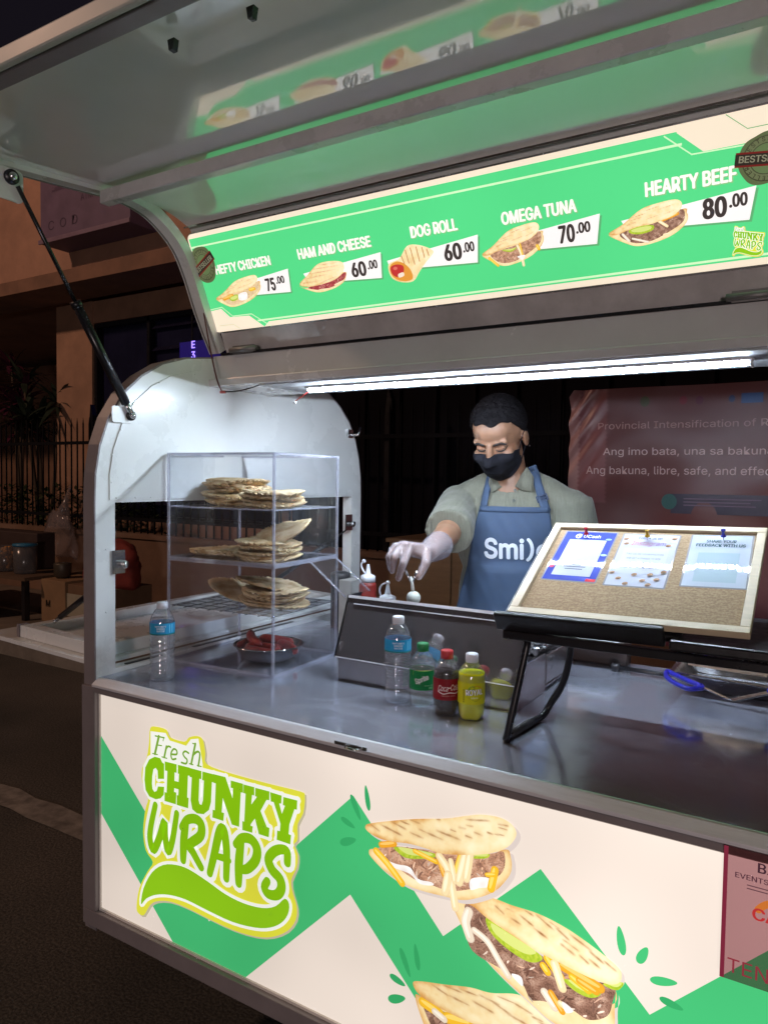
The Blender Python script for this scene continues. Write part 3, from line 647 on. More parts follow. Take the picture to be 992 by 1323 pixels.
# ---- lifted hatch
HP = [(-0.455, 2.1155), (-0.227, 2.1385), (0.015, 2.1655), (0.075, 2.1725), (0.135, 2.170), (0.19, 2.158), (0.245, 2.128), (0.288, 2.09), (0.325, 2.03), (0.36, 1.955), (0.395, 1.89), (0.430, 1.832)]
HPs = [tuple(p) for p in smooth_line(HP, 5)]
def offs(pts, d):
    out = []
    for i in range(len(pts)):
        a = Vector(pts[max(i-1, 0)]); b = Vector(pts[min(i+1, len(pts)-1)]); t = (b-a).normalized(); out.append((pts[i][0]-t.y*d*-1*-1, pts[i][1]+t.x*d))
    return out
def ribbon(x0, x1, d0, d1, pts=HPs):
    a = offs(pts, d0); b = offs(pts, d1); n = len(a); mb = MB(); vs = []; fs = []
    for x in (x0, x1): vs += [(x, y, z) for y, z in a] + [(x, y, z) for y, z in b]
    inner = [(i, i+1, 2*n+i+1, 2*n+i) for i in range(n-1)]; outer = [(n+i, 3*n+i, 3*n+i+1, n+i+1) for i in range(n-1)]; side = []
    for i in range(n-1): side += [(i, n+i, n+i+1, i+1), (2*n+i, 2*n+i+1, 3*n+i+1, 3*n+i)]
    side += [(0, 2*n, 3*n, n), (n-1, 2*n-1, 4*n-1, 3*n-1)]
    for g_, sm_ in ((inner, True), (outer, True), (side, False)): mb.add(vs, g_, sm_)   # separate verts keep the faces' shading apart
    return mb
HL = lambda y: 2.1155+(y+0.455)*0.1066
HS = [(-0.455+0.53*i/14, HL(-0.455+0.53*i/14)) for i in range(15)]
for i in range(1, 15):
    t = i/14; a, b, c = Vector((0.075, HL(0.075))), Vector((0.215, HL(0.215))), Vector((0.304, 2.150)); q = a*(1-t)**2+b*2*t*(1-t)+c*t*t; HS.append((q.x, q.y))
hatch = part('hatch', ribbon(0.0215, LX-0.0215, 0.010, 0.016, HS), CEIL, cart)
HB = HS[:-3] + [(0.305+0.4125*k_*0.04, 2.142-0.911*k_*0.04) for k_ in range(1, 9)]
part('outer_skin', ribbon(0.0215, LX-0.0215, 0.028, 0.034, HB), WHITE, hatch)
for x0, x1 in ((-0.022, 0.021), (LX-0.021, LX+0.022)):
    hr = part('side_rim', ribbon(x0, x1, 0.0, 0.029), WHITE, hatch)
    mb = ribbon(x0+0.005 if x0 < 1 else x0+0.033, x0+0.010 if x0 < 1 else x0+0.038, -0.0015, 0.002); part('rim_seam', mb, pbr('seam_shadow', (0.2, 0.2, 0.19), 0.6), hatch)
mb = MB(); mb.box((0.0215, 0.012, 2.134), (LX-0.0215, 0.04, 2.166)); part('cross_rib', mb, pbr('rib_paint', (0.50, 0.50, 0.49), 0.3, coat=0.3), hatch, bevel=0.003)
mb = MB(); mb.box((-0.022, -0.487, 2.100), (LX+0.022, -0.4555, 2.124)); part('front_rail', mb, GREY, hatch, bevel=0.003)
mb = MB(); mb.box((-0.024, -0.503, 2.0985), (LX+0.024, -0.4905, 2.1265)); part('front_trim', mb, pbr('cream_trim', (0.42, 0.43, 0.38), 0.4), hatch, bevel=0.003)
for px, py in ((224, 52), (326, 10)):
    q = onpl(px, py, Vector((0, -0.227, 2.1365)), Vector((0, -0.10, 1)).normalized()); mb = MB()
    mb.prism([(-0.007, 0.0), (0.007, 0.0), (0.004, -0.016), (-0.004, -0.016)], lambda a, b, t: (q.x+a, q.y+t, q.z+b), -0.005, 0.005); part('hook_clip', mb, BLACKM, hatch)
mb = MB(); mb.box((0.05, 0.402, 1.8195), (LX-0.05, 0.440, 1.826)); part('hinge_rail', mb, BLACKM, hatch)
for x in (0.10, 1.40, 2.1):
    mb = MB(); mb.box((x, 0.398, 1.8195), (x+0.075, 0.424, 1.842)); mb.tube([(x-0.01, 0.400, 1.83), (x+0.085, 0.400, 1.83)], 0.008, 10); part('hinge', mb, pbr('hinge_grey', (0.20, 0.19, 0.19), 0.5, metal=0.5), hatch)
# glossy grey fascia between hatch and sign
D_ = Vector((0, 0.115, -0.254)).normalized(); NS = Vector((0, -0.911, -0.4125)).normalized(); SO = Vector((0, 0.305, 2.142))
def sgn(px, py):
    p = onpl(px, py, SO, NS); return (p.x, -(p-SO).dot(D_))
SX0, SX1, SV1, SV0 = 0.012, LX-0.06, 0.0, -0.275
mb = MB()
mb.obox(SO+Vector((0.03, 0, 0))+D_*0.02-NS*0.004, (LX-0.06, 0, 0), D_*0.345, -NS*0.02); part('fascia', mb, pbr('glossy_grey_sheet', (0.62, 0.58, 0.58), 0.16, metal=0.15, var=0.22, vscale=7, coat=0.6, bump=0.03, bscale=12), hatch)
mb = MB(); mb.obox(SO+Vector((0.022, 0, 0))-D_*0.022+NS*0.012, (LX-0.044, 0, 0), D_*0.004, -NS*0.03); part('bright_seam', mb, BRIGHT, hatch)
# ---- menu light box
def roundrect(x0, y0, x1, y1, r, n=6):
    o = []
    for cx_, cy_, a0 in ((x1-r, y0+r, -90), (x1-r, y1-r, 0), (x0+r, y1-r, 90), (x0+r, y0+r, 180)):
        for i in range(n+1): a = R(a0+90*i/n); o.append((cx_+r*math.cos(a), cy_+r*math.sin(a)))
    return o
sg = lambda u, v, h: tuple(SO + Vector((u, 0, 0)) - D_*v + NS*h)
mb = MB(); mb.prism(roundrect(SX0, SV0-0.004, SX1, SV1+0.004, 0.02), sg, -0.0045, -0.0006); menu = part('menu_light_box', mb, pbr('alu_frame', (0.6, 0.6, 0.62), 0.25, metal=0.8), cart)
SG = Print(sg, clip=(SX0, SX1, SV0, SV1)); SG.h = 0
SC = (240, 224, 200); GR = (84, 212, 132); LINE = (206, 240, 190)
SG.poly(roundrect(SX0, SV0, SX1, SV1, 0.016), SC, True)
tl = (0.0165, -0.012)
SG.poly([(tl[0], tl[1]), (sgn(873.6, 172)[0], -0.012), sgn(873.6, 172), sgn(908, 195.6), (1.60, sgn(958, 187)[1]), (1.70, -0.09), (SX1-0.006, -0.09), (SX1-0.006, -0.262), (sgn(342, 421.8)[0]+0.02, -0.262), sgn(342, 421.8), sgn(322, 407.7), sgn(297.6, 409.7), sgn(286, 399), (tl[0], sgn(275, 402)[1])], GR)
lw = 0.0035
pl = [sgn(279, 399), sgn(247.5, 320.5), sgn(640, 233), sgn(870, 179)]
u0 = pl[1][0]; vtop = pl[1][1]; vbot = sgn(700, 366)[1]
SG.stroke([(u0, sgn(279, 399)[1]), (u0, vtop), (sgn(880, 180)[0], vtop)], 0.0045, LINE, round_=False)
SG.stroke([(sgn(334, 417)[0], vbot), (sgn(944, 334)[0]+0.25, vbot)], 0.0045, LINE, round_=False)
SG.stroke([sgn(857, 176), sgn(893, 199.5), (1.60, sgn(958, 189)[1]-0.003)], 0.0025, LINE, round_=False)
SG.stroke([sgn(272, 400.5), sgn(287, 397), sgn(301, 408.5), sgn(325, 405.5), sgn(350, 421)], 0.0025, LINE, round_=False)
SG.stroke([sgn(937, 148), sgn(965, 166), (1.60, sgn(975, 164.5)[1])], 0.0016, (120, 176, 120), round_=False)
SG.stroke([sgn(284, 421), sgn(302, 419), sgn(311, 425)], 0.0012, (170, 190, 150), round_=False)
def sline(txt, a, b, hpx, col, bold=0.085, shear=0.0):
    p = sgn(*a); q = sgn(*b); h = p[1]*0+abs(sgn(a[0], a[1]-hpx)[1]-p[1])
    v = (p[1]+q[1])/2
    SG.text(txt, (p[0]+0.0022, v-0.002), h, (140, 190, 130), bold=bold, width=q[0]-p[0], shear=shear)
    SG.text(txt, (p[0], v), h, col, bold=bold, width=q[0]-p[0], shear=shear)
CW = (250, 246, 236)
for t, a, b, h in (('HEFTY CHICKEN', (279.7, 354.5), (350.4, 341.8), 11.5), ('HAM AND CHEESE', (386, 335), (480, 318), 13), ('DOG ROLL', (531, 307.5), (591.5, 296.5), 14.5), ('OMEGA TUNA', (648, 290.5), (745, 273), 15.5), ('HEARTY BEEF', (833, 253.5), (951.6, 233.5), 18)):
    sline(t, a, b, h, CW)
def tagpoly(pts):
    q = [sgn(*p) for p in pts]; SG.poly([(a+0.004, b-0.004) for a, b in q], (92, 170, 112)); SG.poly(q, (246, 240, 238))
tagpoly([(318, 364), (372, 347), (376, 377), (320, 382)]); tagpoly([(392, 353.6), (491.6, 325.7), (493.4, 359), (400, 366)]); tagpoly([(500, 337), (617, 303), (617, 339), (505, 349)])
tagpoly([(680, 302), (774.5, 275.8), (771, 315), (680, 323.5)]); tagpoly([(802, 285.5), (976.6, 239.5), (967.6, 283.8), (810, 298)])
def price(big, a, b, h1_, c, d, h2_):
    DK = (62, 54, 52)
    for txt, p, q, hp in ((big, a, b, h1_), ('.00', c, d, h2_)):
        P_, Q_ = sgn(*p), sgn(*q); SG.text(txt, P_, abs(sgn(p[0], p[1]-hp)[1]-P_[1]), DK, bold=0.10, width=Q_[0]-P_[0])
price('75', (345.6, 376), (357.7, 374), 15.7, (357.5, 366.6), (368.5, 365), 9)
price('60', (455.6, 358), (475, 355.8), 17.8, (475.5, 347.8), (488.5, 346), 10.5)
price('60', (575, 337), (598, 334.2), 20, (598.5, 326), (613.5, 324), 12)
price('70', (722.4, 314.3), (743.4, 311.5), 21.5, (744, 301.6), (763, 299.5), 13)
price('80', (907, 283.2), (939, 279.2), 24.5, (941.3, 268), (965.5, 265), 16)
def mini(x0, y0, x1, y1, pal, extras, seed):
    f = lambda a, b: sgn(x0+(a-25)/480*(x1-x0), y0+(b-270)/280*(y1-y0))
    wrap_photo(SG, f, [(25,475),(110,420),(220,330),(330,290),(430,270),(468,290),(460,330),(400,375),(300,410),(180,440),(80,480)],
      [(25,485),(100,470),(460,330),(500,350),(505,390),(470,440),(400,490),(300,530),(200,550),(120,530)],
      [(90,480),(200,440),(320,405),(460,330),(488,360),(470,410),(380,470),(280,520),(170,530)],
      [((130,430),(190,405),.002),((170,380),(260,350),.002),((240,340),(330,310),.002),((250,390),(340,360),.002),((330,330),(420,300),.002),((360,360),(430,330),.002),((150,400),(230,375),.002)],
      pal, rr, extras=extras, seed=seed, step=0.0022, k=0.33, tb=((60, 480), (400, 270)))
mini(786, 257.5, 888, 318, MEAT, [('cuke', [(150,455),(220,430),(295,425),(290,455),(220,478),(160,475)]), ('orange', [(350,395),(400,375),(445,355)], .016), ('pale', [(330,400),(380,430)], .016), ('white', [(110,480),(150,520)], .015), ('white', [(170,505),(265,525)], .012), ('pale', [(360,480),(410,470)], .01)], 31.0)
mini(623, 287, 702, 343.5, TUNA, [('cuke', [(180,450),(260,440),(300,430),(250,460)]), ('cheese', [(80,500),(150,548)], .016), ('pale', [(300,420),(330,470),(350,545)], .018), ('cheese', [(320,410),(345,490)], .012), ('mayo', [(300,490),(360,480),(340,510)]), ('cheese', [(455,420),(470,440)], .02)], 37.0)
mini(280, 355, 337, 396.5, [(226, 196, 150), (240, 220, 180), (204, 164, 116), (232, 206, 160)], [('orange', [(110,480),(200,450)], .03), ('cuke', [(170,470),(250,440),(260,480),(200,500)]), ('mayo', [(270,440),(350,420),(360,480),(280,490)]), ('cheese', [(390,400),(440,390)], .025)], 43.0)
# ham and cheese
zf = lambda a, b: sgn(375+a/3.97, 300+b/3.97)
wrap_photo(SG, zf, [(50,268),(90,220),(140,165),(200,148),(260,150),(278,175),(268,210),(230,240),(160,265),(100,280)], [(48,275),(100,282),(270,205),(288,225),(270,260),(220,290),(150,308),(90,295)], [(90,285),(160,268),(230,243),(280,205),(284,230),(240,270),(160,295)],
  [((75,240),(190,215),.003),((65,262),(150,248),.003),((95,215),(230,190),.003),((120,190),(255,168),.003),((145,168),(240,155),.0025),((150,262),(240,225),.003)], [(170, 66, 70), (196, 92, 90), (226, 180, 160), (140, 48, 56)], rr, extras=[('pale', [(230,270),(270,250)], .01), ('pale', [(150,295),(220,285)], .006)], seed=51.0, step=0.0022, k=0.33)
# rolled hot dog
SG.shaded([zf(*p) for p in smooth_poly([(505,165),(560,135),(600,70),(660,65),(720,85),(735,105),(700,150),(665,200),(632,250),(570,255),(520,230)], 4)], bread_fn(zf(520, 250), zf(720, 80), 61.0, 0.45, 0.4), 0.0022)
for a, b in (((590,90),(610,160)), ((615,78),(640,165)), ((645,72),(665,150)), ((675,75),(690,130)), ((570,120),(590,170)), ((700,85),(712,120))): SG.stroke([zf(*a), zf(*b)], 0.0028, (196, 146, 96), round_=False)
SG.poly([zf(*p) for p in smooth_poly([(512,175),(545,150),(585,160),(620,195),(628,240),(575,250),(525,225)], 4)], (222, 150, 60))
SG.poly([zf(*p) for p in smooth_poly([(516,180),(545,165),(580,172),(582,205),(555,230),(525,215)], 4)], (190, 54, 52))
SG.disc(zf(540, 185), 0.006, 0.004, (216, 110, 96)); SG.poly([zf(*p) for p in smooth_poly([(555,215),(580,205),(585,222),(560,232)], 4)], (240, 220, 200))
# small brand mark
c0 = sgn(945, 292.5); ks = 6.0e-5
brand_mark(SG, lambda x, y: (c0[0]+ks*(x-45)*1.05, c0[1]-ks*(y-38)*0.92+ks*(x-45)*0.0), ks)
SIGNLIT = backlit('backlit_menu_print', 1.08, 0.05)
part('printed_menu', SG.mb, SIGNLIT, menu, colors=True, fixn=False)
# stuck-on badges
BADGE = backlit('translucent_badge', 0.8, 0.05)  # stickers glow themselves, in place of sign light passing through
def badge(c, rx, ry, ang, seed, hole):
    n = 60; b0 = Print(sg, 3e-5); b0.h = 0.006
    pts = []
    for i in range(n):
        t = 2*math.pi*i/n; q = 1+0.05*noise.noise(Vector((math.cos(t)*1.5, math.sin(t)*1.5, seed)))*3
        pts.append((c[0]+rx*q*math.cos(t), c[1]+ry*q*math.sin(t)))
    b0.poly(pts, (100, 112, 74)); b0.disc(c, rx*0.84, ry*0.84, (70, 72, 50)); b0.disc(c, rx*0.8, ry*0.8, (112, 120, 84)); b0.disc(c, rx*0.58, ry*0.58, (66, 68, 48)); b0.disc(c, rx*0.55, ry*0.55, (106, 126, 82))
    for s_, k0 in (('BESTSELLER', 160), ('BESTSELLER', -20)):
        for i, ch in enumerate(s_):
            a = R(k0-i*15.5); b0.text(ch, (c[0]+rx*0.64*math.cos(a), c[1]+ry*0.64*math.sin(a)), ry*0.15, (60, 58, 40), bold=0.03, align='C', ang=a-R(90))
    ca, sa = math.cos(ang), math.sin(ang); loc = lambda x, y: (c[0]+(ca*x-sa*y)*rx, c[1]+(sa*x+ca*y)*ry)
    b0.poly([loc(-1.08, -.27), loc(1.08, -.27), loc(1.08, .27), loc(-1.08, .27)], (122, 34, 30)); b0.poly([loc(-1.09, -.2), loc(1.09, -.2), loc(1.09, .2), loc(-1.09, .2)], (50, 44, 36))
    b0.text('BESTSELLER', loc(0, -0.11), ry*0.24, (150, 146, 120), bold=0.04, align='C', ang=ang, width=rx*1.9)
    o = part('bestseller_badge', b0.mb, BADGE, menu, colors=True, fixn=False); return o
badge((0.050, sgn(264, 342)[1]), 0.043, 0.050, R(24), 1.0, None); badge((sgn(990, 204)[0], sgn(990, 204)[1]), 0.048, 0.046, R(-7), 4.0, None)
# ---- gas struts
def strut(a, b, frac, name='gas_strut', r=0.0115, parent=cart):
    a, b = Vector(a), Vector(b); m_ = a.lerp(b, frac); d = (b-a).normalized()
    mb = MB(); mb.tube([m_, b-d*0.035], r, 14); mb.tube([m_-d*0.012, m_+d*0.004], r*1.15, 14)
    o = part(name, mb, BLACKM, parent)
    mb = MB(); mb.tube([a+d*0.02, m_], r*0.42, 10); part('piston_rod', mb, pbr('dark_rod', (0.05, 0.05, 0.055), 0.25, metal=0.8), o)
    mb = MB(); mb.tube([b-d*0.036, b-d*0.008], r*0.7, 10); mb.ball(b, r*0.75, 10); part('end_fitting', mb, BRIGHT, o)
    mb = MB(); mb.ball(a, r*0.9, 10); part('end_fitting', mb, BRIGHT, o)
    return o
sa_ = at(17, 228, 0, 0.034); sb_ = at(171, 537, 0, 0.034); st = strut(sa_, sb_, 0.50)
for q, s_ in ((sa_, 0.020), (sb_, 0.016)):
    mb = MB(); mb.tube([(0.0185, q.y, q.z), (q.x, q.y, q.z)], s_*0.8, 14); part('strut_mount', mb, BLACKM, cart)
mb = MB(); mb.prism(roundrect(sb_.y-0.055, sb_.z-0.02, sb_.y+0.012, sb_.z+0.022, 0.006), lambda a, b, t: (t, a, b), 0.0222, 0.026); part('mount_plate', mb, WHITE, cart)
mb = MB(); mb.prism(roundrect(sa_.y-0.03, sa_.z-0.05, sa_.y+0.03, sa_.z+0.02, 0.012), lambda a, b, t: (t, a, b), 0.0215, 0.025); part('mount_plate', mb, WHITE, hatch)
strut((LX-0.034, sa_.y, sa_.z), (LX-0.034, sb_.y, sb_.z), 0.5)
# ---- end flap folded down outside, with its two stays
fu = Vector((-0.9992, 0, 0.036)).normalized(); fw_ = Vector((0.036, 0, 0.9992)).normalized(); fo = Vector((-0.026, 0, 0.972))
mb = MB(); mb.obox(fo+Vector((0, 0.03, 0)), fu*0.50, (0, 1.15, 0), fw_*0.012)
flap = part('end_flap', mb, WHITE, cart, bevel=0.002)
mb = MB()
for o_, u_, v_ in ((0.02, 0.03, (0.06, 1.07)), (0.345, 0.03, (0.06, 1.07))): mb.obox(fo+fu*o_+Vector((0, v_[0], 0))+fw_*0.0125, fu*u_, (0, v_[1], 0), fw_*0.034)
for y in (0.06, 1.09): mb.obox(fo+fu*0.051+Vector((0, y, 0))+fw_*0.0125, fu*0.293, (0, 0.04, 0), fw_*0.034)
part('flap_frame', mb, WHITE, flap, bevel=0.002)
mb = MB(); mb.obox(fo+fu*0.09+Vector((0, 0.11, 0))+fw_*0.0125, fu*0.25, (0, 0.97, 0), fw_*0.006); part('flap_panel', mb, WHITE, flap)
mb = MB(); mb.obox(fo+fu*0.376+Vector((0, 0.058, 0))+fw_*0.0125, fu*0.012, (0, 0.03, 0), fw_*0.036); part('corner_bracket', mb, GREY, flap)
for y0_, y1_, top_ in ((0.075, 0.12, (152, 722)), (1.128, 1.08, (450, 641))):
    q = at(*top_, 0, 0.03); q.y = y0_+0.0; q.z = 1.235 if y0_ < 0.5 else 1.29
    b_ = fo+fu*0.30+Vector((0, y1_, 0))+fw_*0.06
    mb = MB(); mb.box((0.0185, q.y-0.03, q.z-0.02), (0.023, q.y+0.01, q.z+0.04)); mb.tube([(0.018, q.y, q.z+0.005), (0.04, q.y, q.z+0.005)], 0.009, 10); part('stay_bracket', mb, BRIGHT, cart)
    strut((0.034, q.y, q.z), b_, 0.35, 'flap_stay', 0.0085)
# track along the inside of the opening's sill
mb = MB(); mb.box((-0.021, 0.059, 0.9575), (0.017, 1.139, 0.969)); part('sill_track', mb, WHITE, cart)
mb = MB(); mb.box((0.0, 0.10, 0.9692), (0.012, 0.22, 0.9712)); mb.box((0.0, 0.34, 0.9692), (0.012, 0.80, 0.9712)); part('track_slot', mb, BLACKM, cart)
# rear catch on the arch
mb = MB(); q = at(452, 562, 0, 0.02); mb.box((0.0185, q.y-0.02, q.z-0.012), (0.028, q.y+0.01, q.z+0.02)); mb.tube([(0.02, q.y, q.z), (0.05, q.y+0.012, q.z), (0.055, q.y+0.02, q.z+0.03)], 0.006, 8); part('rear_catch', mb, BRIGHT, cart)
# sign lead
mb = MB()
wpts = [at(262, 395, 1, 0.37), at(268, 430, 1, 0.37), at(274, 462, 1, 0.37), at(281, 492, 1, 0.372), at(287, 506, 1, 0.375)]
mb.tube(smooth_line([tuple(p) for p in wpts], 5), 0.0022, 6); lead = part('sign_lead', mb, pbr('maroon_wire', (0.09, 0.015, 0.015), 0.5), cart)
mb = MB(); p = wpts[-1]; mb.box((p.x-0.006, p.y-0.003, p.z-0.005), (p.x+0.012, p.y+0.004, p.z+0.002)); part('connector', mb, pbr('red_plug', (0.35, 0.05, 0.04), 0.5), lead)
mb = MB(); mb.tube(smooth_line([tuple(p+Vector((0.01, 0, -0.001))), tuple(p+Vector((0.05, 0.01, 0.0))), tuple(p+Vector((0.09, 0.02, 0.008))), tuple(p+Vector((0.12, 0.03, 0.018)))], 5), 0.0018, 6); part('wire_tail', mb, BLACKM, lead)
# ---- notice taped to the front
NP = Print(lambda u, v, h: (u, -0.0165-h, v), 3e-5)
nx0, nx1, nz0, nz1 = 1.4635, 1.620, 0.7385, 0.9375
mb = MB(); mb.box((nx0, -0.0165, nz0), (nx1, -0.0155, nz1))
notice = solo('notice_sheet', mb, FILM, 'pink see-through notice sheet stuck on the cart front below the counter', 'notice')
NP.rect(nx0, nz0, nx0+0.006, nz1, (132, 40, 62))
NP.text('B.F.', (nx0+0.045, nz1-0.028), 0.014, (70, 40, 52), bold=0.04); NP.text('EVENTS MANAGEMENT', (nx0+0.016, nz1-0.043), 0.0075, (84, 46, 60), bold=0.03, width=0.13)
for i in range(2): NP.rect(nx0+0.032, nz1-0.051-i*0.005, nx0+0.125, nz1-0.0495-i*0.005, (96, 60, 70))
NP.stroke([(nx0+0.078+0.035*math.cos(R(a)), nz1-0.100+0.035*math.sin(R(a))) for a in range(30, 151, 12)], 0.010, (214, 120, 50))
NP.text('CAP', (nx0+0.040, nz1-0.098), 0.017, (196, 52, 52), bold=0.05, xs=1.05)
NP.disc((nx0+0.094, nz1-0.138), 0.026, 0.030, (190, 66, 40))
NP.text('TENANT', (nx0+0.010, nz0+0.012), 0.021, (150, 50, 64), bold=0.0)
part('notice_print', NP.mb, backlit('backlit_notice_ink', 0.8, 0.05), notice, colors=True, fixn=False)  # ink glows itself, standing in for panel light behind the sheet
# ================================================================== things on the counter
CT = 0.957
# ---- bottles
def on_cyl(r, turn=0.0): return lambda u, v, h: ((r+h)*math.sin(u/r+turn), -(r+h)*math.cos(u/r+turn), v)
def bottle(name, label, px, py, prof, liquid, cap_col, cap_z, label_fn, scale=1.0, turn=0.0, wob=None, body=None, fill_top=0.1):
    q = at(px, py, 2, CT); t = thing(name, label, 'bottle', (q.x, q.y, CT), turn, 'drink bottles on the counter')
    k = scale; P = [(r*k, z*k) for r, z in prof]
    mb = MB(); mb.lathe(P, n=36, wob=wob); part('bottle_body', mb, body or PET, t, False)
    if liquid:
        L_ = [(max(0.0005, r-0.0012)*k, max(z, 0.002)*k) for r, z in prof if z < fill_top]
        L_.append((L_[-1][0], fill_top*k)); L_.append((0.0002, fill_top*k))
        mb = MB(); mb.lathe(L_, n=32, wob=wob); part('drink', mb, liquid, t, False)
    mb = MB(); c = 0.0135*k; z0, z1 = cap_z[0]*k, cap_z[1]*k
    mb.lathe([(c, z0), (c, z1-0.002), (c-0.0015, z1), (0.0002, z1)], n=40, wob=lambda a, i: 1+0.02*math.cos(a*20) if i < 2 else 1); part('cap', mb, cap_col, t, False)
    label_fn(t, k); return t
def seg_wob(n, amp, zone): return lambda a, i: 1 + (amp*math.cos(n*a) if i in zone else 0)
WB = [(0.020, 0.003), (0.027, 0.0), (0.0305, 0.006), (0.031, 0.02)]
for i in range(7): z = 0.026+i*0.0125; WB += [(0.0305, z), (0.0275 if i < 6 else 0.029, z+0.005), (0.0305, z+0.010)]
WB += [(0.0305, 0.116), (0.0302, 0.146), (0.029, 0.152), (0.0255, 0.163), (0.0185, 0.174), (0.0135, 0.179), (0.0125, 0.182), (0.0125, 0.184)]
CAPW = pbr('white_cap_plastic', (0.70, 0.72, 0.78), 0.4); WATER = clear('bottled_water', (0.94, 0.96, 0.98), 1.25, 0.04, 0.05, 0.05)
def water_label(txt):
    def fn(t, k):
        r = 0.0309*k; P = Print(on_cyl(r), 6e-5)
        for i in range(28): a0, a1 = -math.pi*r+2*math.pi*r*i/28, -math.pi*r+2*math.pi*r*(i+1)/28; P.h = 0; P.rect(a0, 0.1165*k, a1, 0.1455*k, (44, 150, 200))
        for i in range(28): a0, a1 = -math.pi*r+2*math.pi*r*i/28, -math.pi*r+2*math.pi*r*(i+1)/28; P.h = 4e-5; P.rect(a0, 0.1165*k, a1, 0.1195*k, (30, 120, 120)); 
        P.h = 9e-5
        P.rect(-0.016*k, 0.123*k, 0.016*k, 0.142*k, (90, 190, 226)); P.rect(0.022*k, 0.122*k, 0.032*k, 0.142*k, (120, 204, 232))
        P.h = 2e-4
        for i, s_ in enumerate(txt): P.text(s_, (0, (0.1362-i*0.0056)*k), 0.0040*k, (238, 246, 250), bold=0.02, align='C'); 
        part('label', P.mb, LAM, t, False, colors=True, fixn=False)
    return fn
bottle('water_bottle', 'clear water bottle standing at the cart\'s white end post beside the bread case', 210, 877, WB, WATER, CAPW, (0.179, 0.1955), water_label(["NATURE'S", 'SPRING', 'WATER']), 1.0, R(40), seg_wob(10, 0.018, range(4, 26)), fill_top=0.155)
bottle('water_bottle', 'tall clear water bottle with blue label beside the green capped soda', 513, 904, WB, WATER, CAPW, (0.179, 0.1955), water_label(["NATURE'S", 'SPRING', 'WATER']), 1.0, R(32), seg_wob(10, 0.018, range(4, 26)), fill_top=0.155)
SB = [(0.012, 0.006), (0.019, 0.001), (0.024, 0.0), (0.0275, 0.008), (0.0288, 0.022), (0.0285, 0.036), (0.0290, 0.04), (0.0290, 0.080), (0.0286, 0.084), (0.0288, 0.092), (0.0265, 0.102), (0.0205, 0.112), (0.0145, 0.119), (0.0128, 0.124), (0.0125, 0.128)]
pet_wob = lambda a, i: 1 + ((0.10 if i < 3 else 0.05)*math.cos(5*a) if i < 5 else 0)
def liquid_mat(name, col, rough=0.1): return pbr(name, col, rough, var=0.05, coat=0.0, spec=0.15)
def soda_label(draw, bg_, z0, z1):
    def fn(t, k):
        r = 0.0292*k; P = Print(on_cyl(r), 6e-5); n = 28
        for i in range(n): a0, a1 = -math.pi*r+2*math.pi*r*i/n, -math.pi*r+2*math.pi*r*(i+1)/n; P.h = 0; P.rect(a0, z0*k, a1, z1*k, bg_)
        P.h = 1e-4; draw(P, k, z0*k, z1*k); part('label', P.mb, LAM, t, False, colors=True, fixn=False)
    return fn
def d_sprite(P, k, a, b):
    P.poly([(-0.026, b-0.011), (-0.006, b-0.001), (0.026, b-0.001), (-0.026, b-0.001)], (150, 190, 40)); P.stroke([(-0.028, a+0.001), (0.028, a+0.001)], 0.002, (10, 70, 40), round_=False)
    P.text('Sprite', (-0.0175, a+0.013), 0.0115, (16, 84, 50), bold=0.05, shear=0.1, ang=R(22), width=0.033); P.text('Sprite', (-0.018, a+0.0138), 0.0115, (236, 244, 240), bold=0.03, shear=0.1, ang=R(22), width=0.033)
    P.text('lemon-lime', (0.002, a+0.010), 0.003, (140, 190, 150)); P.rect(0.012, a+0.003, 0.022, a+0.008, (90, 160, 110))
def d_cola(P, k, a, b):
    m_ = (a+b)/2; c = (232, 214, 208)
    P.text('Coca', (-0.0235, m_-0.003), 0.0125, c, shear=0.35, width=0.0225); P.text('Cola', (0.0045, m_-0.001), 0.0125, c, shear=0.35, width=0.020); P.stroke([(-0.0005, m_+0.004), (0.0035, m_+0.0045)], 0.002, c)
    P.stroke(smooth_line([(-0.024, m_-0.004), (-0.012, m_-0.009), (0.002, m_-0.006), (0.016, m_-0.008), (0.025, m_-0.004)], 5), 0.0018, c); P.text('ORIGINAL TASTE', (0, m_-0.0145), 0.0026, (200, 150, 140), align='C')
def d_royal(P, k, a, b):
    m_ = (a+b)/2+0.002
    P.poly(smooth_poly([(-0.017, m_+0.006), (-0.008, m_+0.013), (0.004, m_+0.015), (0.016, m_+0.009), (0.019, m_), (0.012, m_-0.012), (0.002, m_-0.017), (-0.010, m_-0.011), (-0.018, m_-0.004)], 4), (26, 84, 36))
    P.disc((0.007, m_+0.0105), 0.009, 0.005, (228, 110, 40), R(-20)); P.disc((-0.006, m_+0.0105), 0.007, 0.004, (70, 150, 50), R(20))
    for dx, c, bd in ((0.0006, (20, 40, 20), 0.11), (0, (240, 240, 232), 0.05)): P.text('ROYAL', (-0.0185+dx, m_-0.0052), 0.0115, c, bold=bd, width=0.038, ang=R(4))
    P.text('LEMON', (0, m_-0.0115), 0.003, (230, 240, 200), align='C'); 
    for i in range(6): P.rect(-0.0245, a+0.004+i*0.005, -0.022, a+0.007+i*0.005, (60, 70, 20))
bottle('soda_bottle', 'small lemon lime soda bottle with green cap and green label', 545, 909, SB, clear('lime_soda', (0.90, 0.95, 0.93), 1.2, 0.02, 0.04, 0.10, (0.8, 0.85, 0.85)), pbr('green_cap', (0.01, 0.17, 0.045), 0.35), (0.122, 0.140), soda_label(d_sprite, (18, 120, 62), 0.038, 0.082), 1.0, R(34), pet_wob, fill_top=0.092)
